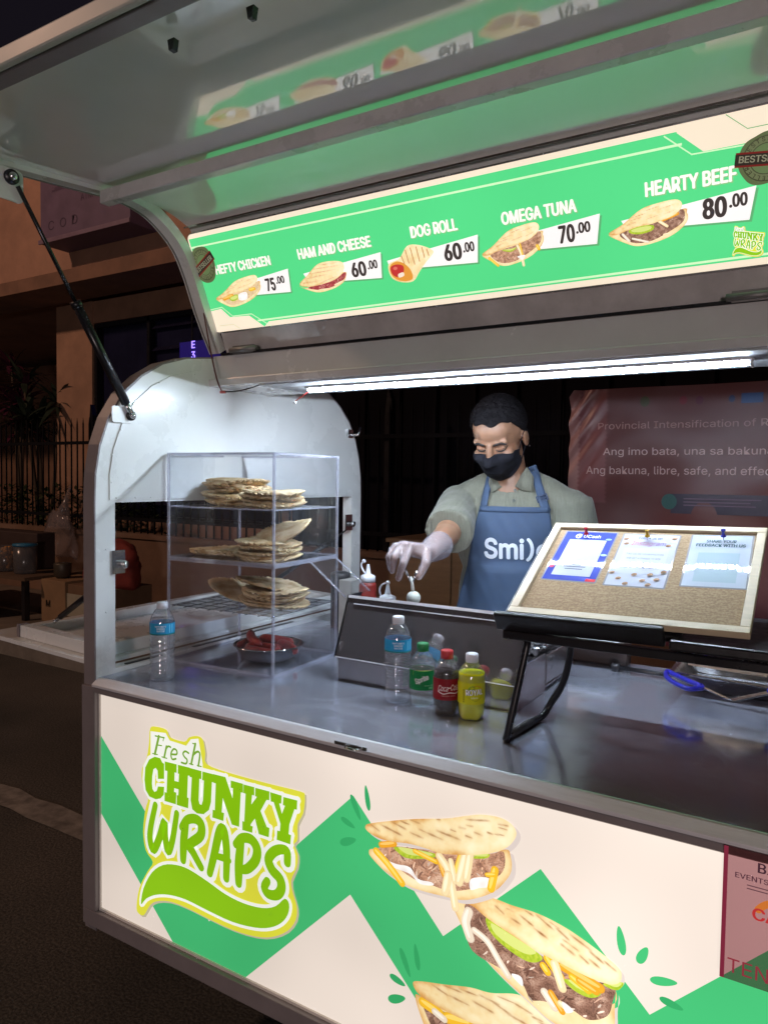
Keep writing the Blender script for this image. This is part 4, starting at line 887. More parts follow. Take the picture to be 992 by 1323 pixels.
bottle('soda_bottle', 'small dark cola bottle with red cap and red label', 576, 921, SB, liquid_mat('cola', (0.008, 0.003, 0.002)), pbr('red_cap', (0.42, 0.02, 0.025), 0.35), (0.122, 0.140), soda_label(d_cola, (128, 22, 30), 0.036, 0.082), 1.0, R(36), pet_wob, fill_top=0.095)
bottle('soda_bottle', 'small bright yellow soda bottle with white cap', 608, 927, SB, liquid_mat('yellow_soda', (0.60, 0.62, 0.0), 0.15), CAPW, (0.122, 0.140), soda_label(d_royal, (196, 196, 20), 0.036, 0.082), 1.0, R(38), pet_wob, fill_top=0.100)
# ---- clear bread case: two stacked boxes with shelves
bx0, bx1, by0, by1 = 0.030, 0.388, 0.243, 0.552
case = thing('bread_case', 'clear acrylic two tier display case holding stacks of flatbread', 'display case', ((bx0+bx1)/2, (by0+by1)/2, CT))
EDGE = clear('acrylic_edge', (0.90, 0.91, 0.96), 1.45, 0.14, 0.08, 0.26, (0.82, 0.84, 0.95))
def acrylic_box(z0, z1, nm):
    t_ = 0.003; mb = MB()
    mb.box((bx0, by0, z0), (bx1, by0+t_, z1)); mb.box((bx0, by1-t_, z0), (bx1, by1, z1)); mb.box((bx0, by0+t_+0.0002, z0), (bx0+t_, by1-t_-0.0002, z1)); mb.box((bx1-t_, by0+t_+0.0002, z0), (bx1, by1-t_-0.0002, z1))
    mb.box((bx0+t_, by0+t_, z0+0.0002), (bx1-t_, by1-t_, z0+t_)); mb.box((bx0+t_, by0+t_, z1-t_), (bx1-t_, by1-t_, z1-0.0002))
    o = part(nm, mb, CLEARP, case)
    mb = MB(); w_ = 0.006
    for x in (bx0-0.0005, bx1-w_+0.0005):
        for y in (by0-0.0005, by1-w_+0.0005): mb.box((x, y, z0+w_), (x+w_, y+w_, z1-w_))
    for z in (z0, z1-w_):
        for y in (by0-0.0006, by1-w_+0.0006): mb.box((bx0-0.0006, y, z), (bx1+0.0006, y+w_, z+w_))
        for x in (bx0-0.0006, bx1-w_+0.0006): mb.box((x, by0+w_, z), (x+w_, by1-w_, z+w_))
    part('edge_strips', mb, EDGE, o); return o
acrylic_box(CT+0.0005, 1.2425, 'tier'); acrylic_box(1.243, 1.531, 'tier')
for z in (1.386,):
    mb = MB(); mb.box((bx0+0.004, by0+0.004, z-0.003), (bx1-0.004, by1-0.004, z)); sh = part('shelf', mb, CLEARP, case)
    mb = MB()
    for y in (by0+0.0035, by1-0.0065): mb.box((bx0+0.004, y, z-0.0035), (bx1-0.004, y+0.003, z+0.001))
    for x in (bx0+0.0035, bx1-0.0065): mb.box((x, by0+0.007, z-0.0035), (x+0.003, by1-0.007, z+0.001))
    part('shelf_edge', mb, EDGE, sh)
mb = MB(); WZ = 1.114
for i in range(9): x = bx0+0.012+i*(bx1-bx0-0.024)/8; mb.tube([(x, by0+0.006, WZ-0.004), (x, by1-0.006, WZ-0.004)], 0.0011, 6)
for i in range(8): y = by0+0.012+i*(by1-by0-0.024)/7; mb.tube([(bx0+0.006, y, WZ-0.002), (bx1-0.006, y, WZ-0.002)], 0.0011, 6)
wsh = part('wire_shelf', mb, BRIGHT, case)
mb = MB(); mb.box((bx0+0.006, by0+0.006, WZ-0.0010), (bx1-0.006, by1-0.006, WZ-0.0002)); part('shelf_sheet', mb, CLEARP, wsh)
mb = MB(); mb.obox((bx1+0.001, by0+0.17, 1.236), (0.11, 0.0, -0.085), (0, 0.13, 0), (0.0015, 0, 0.002)); flp = part('lift_door', mb, CLEARP, case)
mb = MB()
for y in (by0+0.168, by0+0.302): mb.tube([(bx1+0.001, y, 1.237), (bx1+0.111, y, 1.152)], 0.0025, 8)
part('door_edge', mb, EDGE, flp)
# ---- flatbreads, each one a thing
def bread_mat():
    m = bpy.data.materials.new('flatbread_crumb'); N, L = nodes_of(m); b = N['Principled BSDF']
    tc = N.new('ShaderNodeTexCoord'); n1 = N.new('ShaderNodeTexNoise'); n1.inputs['Scale'].default_value = 28; n1.inputs['Detail'].default_value = 8
    L.new(tc.outputs['Object'], n1.inputs['Vector']); cr = N.new('ShaderNodeValToRGB')
    cr.color_ramp.elements[0].position = 0.30; cr.color_ramp.elements[0].color = (*lin((186, 146, 92)), 1); cr.color_ramp.elements[1].position = 0.62; cr.color_ramp.elements[1].color = (*lin((236, 214, 172)), 1)
    L.new(n1.outputs[0], cr.inputs[0]); 
    oi = N.new('ShaderNodeObjectInfo'); hs = N.new('ShaderNodeHueSaturation'); mr = N.new('ShaderNodeMapRange'); mr.inputs[3].default_value = 0.78; mr.inputs[4].default_value = 1.08
    L.new(oi.outputs['Random'], mr.inputs[0]); L.new(mr.outputs[0], hs.inputs['Value']); L.new(cr.outputs[0], hs.inputs['Color']); L.new(hs.outputs[0], b.inputs['Base Color'])
    b.inputs['Roughness'].default_value = 0.75; b.inputs['Subsurface Weight'].default_value = 0.08; b.inputs['Subsurface Radius'].default_value = (0.006, 0.003, 0.0015)
    bp = N.new('ShaderNodeBump'); bp.inputs['Strength'].default_value = 0.25; bp.inputs['Distance'].default_value = 0.004; L.new(n1.outputs[0], bp.inputs['Height']); L.new(bp.outputs[0], b.inputs['Normal']); return m
BRD = bread_mat()
def flatbread_mesh(seed, rad, fold=0.0):
    n, k = 120, 14; mb = MB(); top = []; bot = []
    def P(r, a, s):
        x, y = r*rad*math.cos(a)*1.04, r*rad*math.sin(a)*0.97
        rid = 0.0032*math.sin(y*2*math.pi/0.0115)*(0.7+0.6*r)
        sag = 0.0045*noise.noise(Vector((x*9, y*9, seed)))*r + 0.0055*(r**2)*math.cos(2*a+seed)*0.5
        z = rid + sag + s*0.0036*math.sqrt(max(0, 1-(r*0.99)**6))
        ex = 1 + (0.07*math.sin(y*2*math.pi/0.0115) if r > 0.85 else 0)
        x, y = x*ex, y*ex
        if fold and x > 0.2*rad: z += fold*(x-0.2*rad)**1.5/rad**0.5
        return (x, y, z+0.004)
    vs = []; fs = []
    for s in (1, -1):
        vs.append(P(0, 0, s))
        for i in range(1, k+1):
            for j in range(n): vs.append(P(i/k, 2*math.pi*j/n, s))
    M1 = 1+k*n
    for s in (0, 1):
        o = s*M1
        for j in range(n): fs.append((o, o+1+j, o+1+(j+1) % n))
        for i in range(k-1):
            for j in range(n): fs.append((o+1+i*n+j, o+1+(i+1)*n+j, o+1+(i+1)*n+(j+1) % n, o+1+i*n+(j+1) % n))
    for j in range(n): a = 1+(k-1)*n+j; b = 1+(k-1)*n+(j+1) % n; fs.append((a, b, M1+b, M1+a))
    mb.add(vs, fs, True); return mb
protos = []
ORD = ['lowest', 'second', 'third', 'fourth', 'fifth', 'sixth', 'seventh', 'eighth', 'ninth']
br = random.Random(5)
def flatbread(loc, rot, seed, label, rad=0.082, fold=0.0, share={}):
    key = (seed % 4, rad, fold)
    if key not in share:
        o = part('flatbread', flatbread_mesh(key[0]*3.7, rad, fold), BRD); share[key] = o
    else: o = share[key].copy(); C.objects.link(o)
    o.location = loc; o.rotation_euler = rot; return tag(o, label, 'flatbread', 'flatbreads in the display case')
def stack(x, y, z, n, where, rad, dz=0.0075, lean=(0, 0), dr=0.010):
    for i in range(n):
        w_ = 'topmost' if i == n-1 else ORD[i]
        lb = f'{w_} flatbread' + (' from the bottom' if 0 < i < n-1 else '') + f' of the {where}'
        flatbread((x+br.uniform(-1, 1)*dr+lean[0]*i, y+br.uniform(-1, 1)*dr+lean[1]*i, z+0.0035+i*dz), (br.uniform(-.03, .03), br.uniform(-.03, .03), br.uniform(-0.6, 0.6)+0.5), br.randrange(4), lb, rad)
q = onpl(302, 645, Vector((0, 0, 1.392)), Vector((0, 0, 1)))
S1 = 1.3865
stack(0.122, 0.420, S1, 9, 'tall left pile on the top shelf', 0.086, 0.0078)
stack(0.296, 0.365, S1, 5, 'right pile on the top shelf', 0.078, 0.0082)
S2 = 1.2465
stack(0.128, 0.350, S2, 2, 'low left pile on the middle shelf', 0.084, 0.0075)
stack(0.298, 0.340, S2, 6, 'right pile on the middle shelf', 0.080, 0.0082)
flatbread((0.318, 0.385, S2+0.070), (0.30, -0.26, 0.4), 2, 'curled golden flatbread lifting off the right pile on the middle shelf', 0.074, 0.12)
S3 = WZ
stack(0.292, 0.375, S3, 6, 'wide right pile on the wire shelf', 0.083, 0.0080)
flatbread((0.275, 0.375, S3+0.058), (-0.04, 0.16, 0.3), 1, 'tilted flatbread lying askew over the right pile on the wire shelf', 0.085)
flatbread((0.165, 0.385, S3+0.028), (0.15, 0.30, 0.5), 3, 'ridged flatbread leaning at the left of the wire shelf', 0.084)
# ---- bowl of sausages
BZ = CT+0.0045; bc = (0.262, 0.395)
bw = thing('steel_bowl', 'shallow steel bowl of red sausages in the bottom of the bread case', 'bowl', (*bc, BZ))
mb = MB(); mb.lathe([(0.0005, 0.001), (0.06, 0.001), (0.078, 0.012), (0.094, 0.040), (0.100, 0.0415), (0.1005, 0.043), (0.094, 0.0435), (0.090, 0.040), (0.074, 0.014), (0.058, 0.004), (0.0005, 0.0035)], n=48); part('bowl_body', mb, BRIGHT, bw, False)
SAUS = pbr('red_sausage_skin', (0.34, 0.03, 0.028), 0.35, var=0.25, vscale=30, coat=0.3)
for i, (dx, dy, a, zz, bend, lbl) in enumerate([(-0.055, 0.015, 2.5, 0.046, 0.012, 'red sausage poking out over the left rim of the bowl'), (-0.005, 0.04, 0.15, 0.042, 0.006, 'red sausage lying along the back of the bowl'), (0.045, 0.02, -0.5, 0.034, 0.006, 'red sausage at the right rim of the bowl'),
      (-0.01, -0.01, 0.35, 0.030, 0.008, 'red sausage across the middle of the bowl'), (0.035, -0.025, -0.9, 0.030, 0.006, 'short red sausage end near the front right of the bowl'), (0.002, -0.045, 0.05, 0.026, 0.004, 'red sausage along the front wall of the bowl')]):
    mb = MB(); L_ = 0.055 if i != 4 else 0.035; pts = []; rs = []
    for j in range(13):
        u = -1+2*j/12; pts.append((u*L_, bend*(1-u*u), 0)); rs.append(0.0135*math.sqrt(max(0.02, 1-abs(u)**6)))
    mb.tube(pts, rs, 14); mb.xf(Matrix.Translation((bc[0]+dx, bc[1]+dy, BZ+zz)) @ Matrix.Rotation(a, 4, 'Z') @ Matrix.Rotation(R(-8 if i == 0 else 3), 4, 'Y')); solo('sausage', mb, SAUS, lbl, 'sausage', 'sausages in the steel bowl')
RC = Matrix.Translation((0.388, 0.243, 0)) @ Matrix.Rotation(R(3.7), 4, 'Z') @ Matrix.Translation((-0.388, -0.243, 0))
for o in list(C.objects):
    if o.parent is None and o.name.split('.')[0] in ('bread_case', 'flatbread', 'steel_bowl', 'sausage'):
        o.location = RC @ o.location; e_ = o.rotation_euler; o.rotation_euler = (Matrix.Rotation(R(3.7), 3, 'Z') @ e_.to_matrix()).to_euler()
# ---- steel food warmer with slanted guard
gr_ = thing('steel_warmer', 'stainless food warmer with a slanted dark splash guard facing the customers', 'food warmer', (0.76, 0.5, CT))
gx0, gx1, gy0 = 0.525, 1.004, 0.334
mb = MB(); t_ = 0.004
mb.box((gx0, gy0, CT+0.0005), (gx1, gy0+t_, 1.012)); mb.box((gx0, gy0+t_, CT+0.0005), (gx0+t_, 0.70, 1.052)); mb.box((gx1-t_, gy0+t_, CT+0.0005), (gx1, 0.52, 1.052)); mb.box((gx1-t_, 0.528, CT+0.02), (gx1+0.002, 0.70, 1.045)); mb.box((gx0+t_, 0.696, CT+0.0005), (gx1-t_, 0.70, 1.052)); mb.box((gx0+t_, gy0+t_, CT+0.006), (gx1-t_, 0.696, CT+0.012))
part('body', mb, DSTEEL, gr_, bevel=0.001)
sl0 = Vector((gx0-0.008, gy0-0.002, 1.0125)); slv = Vector((0, 0.062, 0.152))
mb = MB(); mb.obox(sl0, (gx1-gx0+0.012, 0, 0), slv, Vector((0, 0.010, -0.004))); gd = part('splash_guard', mb, DSTEEL, gr_, bevel=0.0015)
sn = Vector((0, -0.926, 0.378))
mb = MB(); W_ = gx1-gx0+0.012
for o_, u_, v_ in ((sl0+slv*0.955, Vector((W_, 0, 0)), slv*0.042), (sl0+slv*0.86+Vector((0.02, 0, 0)), Vector((W_-0.03, 0, 0)), slv*0.012), (sl0+slv*0.005, Vector((W_, 0, 0)), slv*0.014)): mb.obox(o_+sn*0.0004, u_, v_, sn*0.0022)
part('guard_lip', mb, pbr('pale_edge', (0.70, 0.70, 0.74), 0.3), gd)  # pale colour stands in for bright reflections along the steel edges
mb = MB(); mb.obox(sl0+Vector((-0.0045, 0, 0)), (0.004, 0, 0), slv, Vector((0, 0.06, 0.0))); part('guard_cheek', mb, BLACKM, gd)
ft = thing('foil_tray', 'crumpled foil tray set in the top of the steel warmer', 'foil tray', (0.94, 0.6, 1.03))
mb = MB(); mb.grid(lambda u, v: (0.87+u*0.125, 0.50+v*0.18, 1.047+0.012*abs(noise.noise(Vector((u*9, v*9, 2))))+(0.012 if (u < 0.06 or u > 0.94 or v < 0.06 or v > 0.94) else -0.004)), 40, 40, smooth=False); fo_ = part('foil_sheet', mb, pbr('crumpled_foil', (0.72, 0.72, 0.74), 0.25, metal=1.0), ft); so_ = fo_.modifiers.new('thickness', 'SOLIDIFY'); so_.thickness = 0.001
mb = MB(); mb.box((0.885, 0.515, 1.012), (0.985, 0.665, 1.040)); part('tray_pan', mb, BRIGHT, ft)
# ---- squeeze bottles behind
def squeeze(px, py, y, col, label, open_=False, h=0.15):
    q = at(px, py, 1, y); z0 = CT+0.0005; t = thing('squeeze_bottle', label, 'squeeze bottle', (q.x, y, z0), 0.4, 'sauce squeeze bottles behind the warmer'); top = q.z-z0
    zc = top-0.055; mb = MB(); mb.lathe([(0.024, 0), (0.027, 0.004), (0.0275, zc-0.012), (0.025, zc-0.004), (0.021, zc)], n=28); part('bottle_body', mb, col, t, False)
    mb = MB(); mb.lathe([(0.0235, zc+0.0003), (0.0235, zc+0.017), (0.0205, zc+0.02), (0.010, zc+0.024), (0.0085, zc+0.028), (0.0045, top-0.004), (0.0035, top), (0.0002, top)], n=28); nz_ = part('nozzle_cap', mb, pbr('milky_plastic', (0.75, 0.77, 0.82), 0.45), t, False)
    mb = MB()
    if open_: pts = [(-0.009, 0, zc+0.026), (-0.020, 0.004, zc+0.042), (-0.022, 0.004, zc+0.055), (-0.014, 0.002, zc+0.064)]
    else: pts = [(-0.020, 0, zc+0.02), (-0.0235, 0, zc+0.035), (-0.018, 0, zc+0.050), (-0.008, 0, top+0.001), (0, 0, top+0.003)]
    mb.tube(smooth_line(pts, 5), 0.0028, 8); mb.ball(pts[-1], 0.0065, 12); part('tip_strap', mb, pbr('milky_plastic', (0.75, 0.77, 0.82), 0.45), nz_, False)
squeeze(475.5, 729, 0.74, pbr('red_sauce', (0.20, 0.02, 0.015), 0.4), 'red sauce squeeze bottle with its strap cap open', True)
squeeze(501, 754, 0.60, pbr('white_sauce', (0.72, 0.72, 0.74), 0.45), 'white squeeze bottle with its tip capped, just behind the splash guard')
q = at(452, 742, 1, 0.80)
mb = MB(); mb.box((q.x-0.03, 0.78, CT+0.0005), (q.x+0.02, 0.84, 1.135)); sb__ = solo('sauce_carton', mb, pbr('grey_carton', (0.32, 0.32, 0.30), 0.6), 'grey carton standing behind the bread case by the squeeze bottles', 'carton', bevel=0.002)
mb = MB(); c_ = at(440, 735, 1, 0.88); mb.lathe([(0.03, 0), (0.033, 0.004), (0.033, 0.17), (0.034, 0.171), (0.034, 0.185), (0.02, 0.19), (0.0005, 0.19)], (c_.x, 0.88, CT+0.0005), 28); solo('black_canister', mb, BLACK, 'black lidded canister behind the bread case', 'canister')
q = at(412, 775, 2, 1.02)
mb = MB(); tis = random.Random(9)
mb.grid(lambda u, v: (0.36+0.05*math.cos(u*6.283)*(1-v*0.75)*(1+0.35*noise.noise(Vector((math.cos(u*6.28)*1.5, math.sin(u*6.28)*1.5, v*3)))), 0.66+0.05*math.sin(u*6.283)*(1-v*0.75)*(1+0.35*noise.noise(Vector((math.cos(u*6.28)*1.5, math.sin(u*6.28)*1.5, v*3+7)))), CT+0.001+0.11*v+0.008*math.sin(u*19)*v), 40, 10, True); solo('tissue_bunch', mb, pbr('white_tissue', (0.78, 0.78, 0.8), 0.9, bump=0.2, bscale=120), 'white tissue bunched up behind the right side of the bread case', 'tissue')
# ---- folding lap table
TT = 1.209
lt = thing('lap_table', 'black folding lap table on bent tube legs carrying the cork board', 'lap table', (1.33, 0.3, CT))
BW, BH, BT = 0.425, 0.319, R(30.1)
bo = Vector((1.049, 0.156, 1.2115)); bu = Vector((0.9999, -0.010, 0.021)).normalized(); bv = Vector((0.006, math.cos(BT), math.sin(BT))).normalized(); bn = bu.cross(bv)   # bn points up and to the front
mb = MB(); mb.obox(bo+bu*-0.018+bv*-0.006-bn*0.030, bu*0.335, bv*0.30, bn*0.014); tt_ = part('tilting_top', mb, BLACK, lt, bevel=0.004)
mb = MB(); mb.obox(bo+bu*-0.022+bv*-0.020-bn*0.030, bu*0.315, bv*0.0135, bn*0.040); part('book_ledge', mb, BLACK, tt_, bevel=0.004, seg=3)
mb = MB(); mb.box((1.352, 0.128, TT-0.026), (1.625, 0.45, TT-0.008)); mb.box((1.04, 0.40, TT-0.030), (1.351, 0.45, TT-0.014)); part('fixed_top', mb, BLACK, lt, bevel=0.004)
mb = MB(); mb.box((1.045, 0.142, TT-0.047), (1.615, 0.162, TT-0.0305)); mb.box((1.045, 0.425, TT-0.047), (1.615, 0.444, TT-0.0305)); mb.box((1.045, 0.1625, TT-0.046), (1.065, 0.4245, TT-0.0305)); mb.box((1.595, 0.1625, TT-0.046), (1.615, 0.4245, TT-0.0305)); part('table_frame', mb, BLACKM, lt, bevel=0.003)
def uleg(sx, cx_):
    pts = [(cx_+sx*0.036, 0.172, TT-0.044), (cx_+sx*0.006, 0.150, CT+0.022), (cx_+sx*0.002, 0.153, CT+0.010), (cx_, 0.172, CT+0.0075), (cx_+sx*0.012, 0.285, CT+0.0075), (cx_+sx*0.020, 0.315, CT+0.012), (cx_+sx*0.030, 0.330, CT+0.035), (cx_+sx*0.065, 0.315, CT+0.10), (cx_+sx*0.085, 0.300, TT-0.044)]
    mb = MB(); mb.tube(smooth_line(pts, 6), 0.0072, 12); o = part('tube_leg', mb, BLACKM, lt)
    mb = MB(); mb.tube([(cx_+sx*0.001, 0.180, CT+0.0085), (cx_+sx*0.0105, 0.270, CT+0.0085)], 0.0083, 12); part('grip_sleeve', mb, pbr('rubber_sleeve', (0.02, 0.02, 0.022), 0.6), o)
uleg(1, 1.052); uleg(-1, 1.60)
# ---- cork board with cards
cb = thing('cork_board', 'cork notice board in a pale wood frame leaning on the black lap table', 'notice board', tuple(bo))
bp_ = lambda u, v, h: tuple(bo+bu*u+bv*v+bn*h)
PINE = pbr('pale_pine', (0.60, 0.50, 0.34), 0.5, var=0.10, vscale=10, stretch=(1, 12, 12), bump=0.03)
def cork_mat():
    m = bpy.data.materials.new('cork_grain'); N, L = nodes_of(m); b = N['Principled BSDF']; tc = N.new('ShaderNodeTexCoord'); mp = N.new('ShaderNodeMapping'); mp.inputs['Scale'].default_value = (0.5, 4.5, 4.5); L.new(tc.outputs['Object'], mp.inputs[0])
    n1 = N.new('ShaderNodeTexNoise'); n1.inputs['Scale'].default_value = 110; n1.inputs['Detail'].default_value = 5; L.new(mp.outputs[0], n1.inputs[0]); n2 = N.new('ShaderNodeTexNoise'); n2.inputs['Scale'].default_value = 240; L.new(tc.outputs['Object'], n2.inputs[0])
    mx = N.new('ShaderNodeMath'); mx.operation = 'ADD'; L.new(n1.outputs[0], mx.inputs[0]); L.new(n2.outputs[0], mx.inputs[1]); cr = N.new('ShaderNodeValToRGB'); cr.color_ramp.elements[0].position = 0.42; cr.color_ramp.elements[1].position = 0.62
    md = N.new('ShaderNodeMath'); md.operation = 'MULTIPLY'; md.inputs[1].default_value = 0.5; L.new(mx.outputs[0], md.inputs[0]); L.new(md.outputs[0], cr.inputs[0])
    cr.color_ramp.elements[0].color = (*lin((140, 114, 84)), 1); cr.color_ramp.elements[1].color = (*lin((170, 144, 108)), 1); L.new(cr.outputs[0], b.inputs['Base Color']); b.inputs['Roughness'].default_value = 0.85; return m
mb = MB(); mb.obox(bp_(0.018, 0.018, -0.008), bu*(BW-0.036), bv*(BH-0.036), bn*0.006); part('cork_sheet', mb, cork_mat(), cb)
fwid = 0.0165
for u0_, v0_, du, dv in ((0, 0, BW, fwid), (0, BH-fwid, BW, fwid), (0, fwid+0.0002, fwid, BH-2*fwid-0.0004), (BW-fwid, fwid+0.0002, fwid, BH-2*fwid-0.0004)):
    mb = MB(); mb.obox(bp_(u0_, v0_, -0.010), bu*du, bv*dv, bn*0.014); part('frame_rail', mb, PINE, cb, bevel=0.0012)
def card(corners_px, draw, name, label, hh=0.0):
    """laminated card: lies on the cork, its corners traced on the board's plane"""
    cs = []
    for px, py in corners_px:
        p = onpl(px, py, bo+bn*0.001, bn)-bo; cs.append(Vector((p.dot(bu), p.dot(bv))))
    bl, brr, tl_ = cs; ux = (brr-bl); wy = (tl_-bl); w_, h_ = ux.length, wy.length; ux.normalize(); n_ = Vector((-ux.y, ux.x))
    P = Print(lambda u, v, h: bp_(bl.x+ux.x*u+n_.x*v, bl.y+ux.y*u+n_.y*v, -0.0016+hh+h+0.0035*(v/h_)*(1-v/h_)*0+0.0008*math.sin(3.1*v/h_)), 4e-5)
    mb = MB()
    mb.prism(roundrect(0, 0, w_, h_, 0.004), lambda a, b, t: bp_(bl.x+ux.x*a+n_.x*b, bl.y+ux.y*a+n_.y*b, -0.0019+hh+t), -0.0004, 0.0002)
    t = solo(name, mb, clear('laminate_edge', (0.9, 0.9, 0.95), 1.5, 0.08, 0.05, 0.3, (0.8, 0.82, 0.9)), label, 'card', 'laminated cards pinned to the cork board')
    ins = 0.0035; draw(P, ins, ins, w_-ins, h_-ins); pr = part('card_print', P.mb, LAM, t, colors=True, fixn=False)
    return t
def d_blue(P, x0, y0, x1, y1):
    W_, H_ = x1-x0, y1-y0; P.rect(x0, y0, x1, y1, (24, 50, 165)); P.rect(x0+W_*.13, y0+H_*.09, x1-W_*.13, y1-H_*.17, (186, 190, 202))
    P.text('GCash', (x0+W_*.38, y1-H_*.125), H_*.062, (236, 240, 255), bold=0.03, width=W_*.34); P.stroke([(x0+W_*(.28+.05*math.cos(R(a))), y1-H_*(.095-.04*math.sin(R(a)))) for a in range(40, 330, 25)], H_*.022, (236, 240, 255))
    P.stroke([(x0+W_*.28, y1-H_*.095), (x0+W_*.325, y1-H_*.095)], H_*.02, (236, 240, 255))
    for i, w_ in enumerate((.22, .42, .34)): P.rect(x0+W_*(.5-w_/2), y0+H_*(.30-.045*i), x0+W_*(.5+w_/2), y0+H_*(.315-.045*i), (96, 102, 120))
    P.rect(x1-W_*.18, y0, x1, y0+H_*.05, (214, 46, 60)); P.disc((x0+W_*.06, y0+H_*.25), W_*.05, W_*.05, (206, 60, 110)); P.disc((x1-W_*.06, y0+H_*.52), W_*.06, W_*.035, (170, 196, 250)); P.disc((x1-W_*.1, y1-H_*.15), W_*.06, W_*.03, (150, 186, 250))
def d_insta(P, x0, y0, x1, y1):
    W_, H_ = x1-x0, y1-y0; P.rect(x0, y0, x1, y1, (180, 184, 200)); P.rect(x0+W_*.10, y0+H_*.22, x1-W_*.10, y0+H_*.72, (188, 192, 206))
    P.text('Follow us on', (x0+W_*.5, y1-H_*.095), H_*.052, (60, 62, 76), bold=0.02, align='C', width=W_*.42)
    s_ = 'Instagram'; vs, fs, wd = text2d(s_, 0.25); h_ = H_*.085; xs = W_*.62/(wd*h_)
    P.tri([(x0+W_*.19+a*h_*xs, y1-H_*.225+b*h_) for a, b in vs], fs, cols=[lin(mixc((214, 96, 74), (120, 90, 190), a/wd)) for a, b in vs])
    for i, (t_, wd_) in enumerate((('TAG US IN YOUR PHOTOS', .66), ('AND GET A CHANCE TO WIN', .6), ('@freshchunkywraps', .5), ('#FRESHCHUNKYWRAPS', .68))): P.text(t_, (x0+W_*.5, y0+H_*(.58-.085*i)), H_*.034, (92, 96, 118), align='C', width=W_*wd_)
    for a, b in ((.06, .90), (.93, .93), (.10, .80), (.86, .78), (.05, .22), (.2, .12), (.45, .20), (.62, .10), (.85, .13), (.93, .27), (.35, .03), (.74, .03), (.72, .21)):
        c = (x0+W_*a, y0+H_*b); P.poly([(c[0]+math.cos(t)*W_*.05, c[1]+math.sin(t)*H_*.028+0.1*math.cos(t)*H_*.05) for t in [i*0.5236 for i in range(12)]], (166, 128, 92)); P.disc((c[0], c[1]-H_*.010), W_*.035, H_*.010, (92, 70, 60))
def d_feed(P, x0, y0, x1, y1):
    W_, H_ = x1-x0, y1-y0; P.rect(x0, y0, x1, y1, (176, 186, 200)); c = (30, 74, 80)
    P.text('SHARE YOUR', (x0+W_*.5, y1-H_*.15), H_*.058, c, bold=0.05, align='C', width=W_*.50); P.text('FEEDBACK WITH US', (x0+W_*.5, y1-H_*.235), H_*.058, c, bold=0.05, align='C', width=W_*.82)
    P.rect(x0+W_*.16, y0+H_*.08, x0+W_*.84, y0+H_*.64, (158, 178, 188))
card([(696, 747), (768, 753), (721, 684)], d_blue, 'payment_card', 'laminated blue bordered payment card under the red pin')
card([(776, 755), (857, 761), (797, 688)], d_insta, 'follow_card', 'laminated pale card with small wrap pictures under the yellow pin')
card([(875, 757), (964, 762), (897, 690)], d_feed, 'feedback_card', 'laminated pale card asking for feedback under the blue pin')
for px, py, col, nm in ((757, 690, (0.45, 0.01, 0.03), 'red'), (836, 693, (0.55, 0.33, 0.02), 'yellow'), (934, 693, (0.02, 0.02, 0.35), 'blue')):
    p = onpl(px, py, bo+bn*0.006, bn); mb = MB(); ax = (bn+Vector((0, 0, 0.35))).normalized(); M_ = Matrix.Translation(p) @ ax.to_track_quat('Z', 'Y').to_matrix().to_4x4()
    mb.lathe([(0.0006, -0.008), (0.0006, -0.001), (0.0052, 0.0), (0.0055, 0.002), (0.0030, 0.003), (0.0026, 0.011), (0.0042, 0.0125), (0.0045, 0.0145), (0.0002, 0.015)], n=18); mb.xf(M_)
    solo('push_pin', mb, pbr('pin_'+nm, col, 0.25, coat=0.6), f'{nm} push pin at the top of the cork board', 'push pin', 'push pins on the cork board')
# ---- right-hand end of the counter
q0 = at(700, 845, 2, 1.03)
mb = MB(); mb.box((0.86, 0.875, CT+0.0005), (1.115, 0.928, 1.018)); dk = solo('dark_box', mb, pbr('dark_brown_box', (0.05, 0.035, 0.03), 0.5), 'dark box under the white lid at the back of the counter', 'box', bevel=0.004)
mb = MB(); mb.prism(roundrect(0.84, 0.80, 1.10, 0.99, 0.02), lambda a, b, t: (a, b, t), 1.0185, 1.030); wl = solo('white_lid', mb, pbr('white_lid', (0.62, 0.66, 0.66), 0.35), 'pale flat lid lying on a dark box under the lap table', 'lid', bevel=0.003)
kn = thing('sharpening_steel', 'black handled steel rod lying at the back of the counter by the tongs', 'kitchen tool', (1.16, 0.9, CT))
kp = [at(797, 862, 2, CT+0.012), at(868, 873, 2, CT+0.012)]
mb = MB(); mb.tube([kp[0], kp[0].lerp(kp[1], .04), kp[0].lerp(kp[1], .05), kp[0].lerp(kp[1], .95), kp[1]], [0.008, 0.009, 0.006, 0.006, 0.005], 10); part('rod', mb, BLACKM, kn)
mb = MB(); mb.tube([kp[0]-(kp[1]-kp[0])*0.10, kp[0]], [0.010, 0.010], 12); mb.ball(kp[0], 0.0115, 12); part('pommel', mb, BLACK, kn)
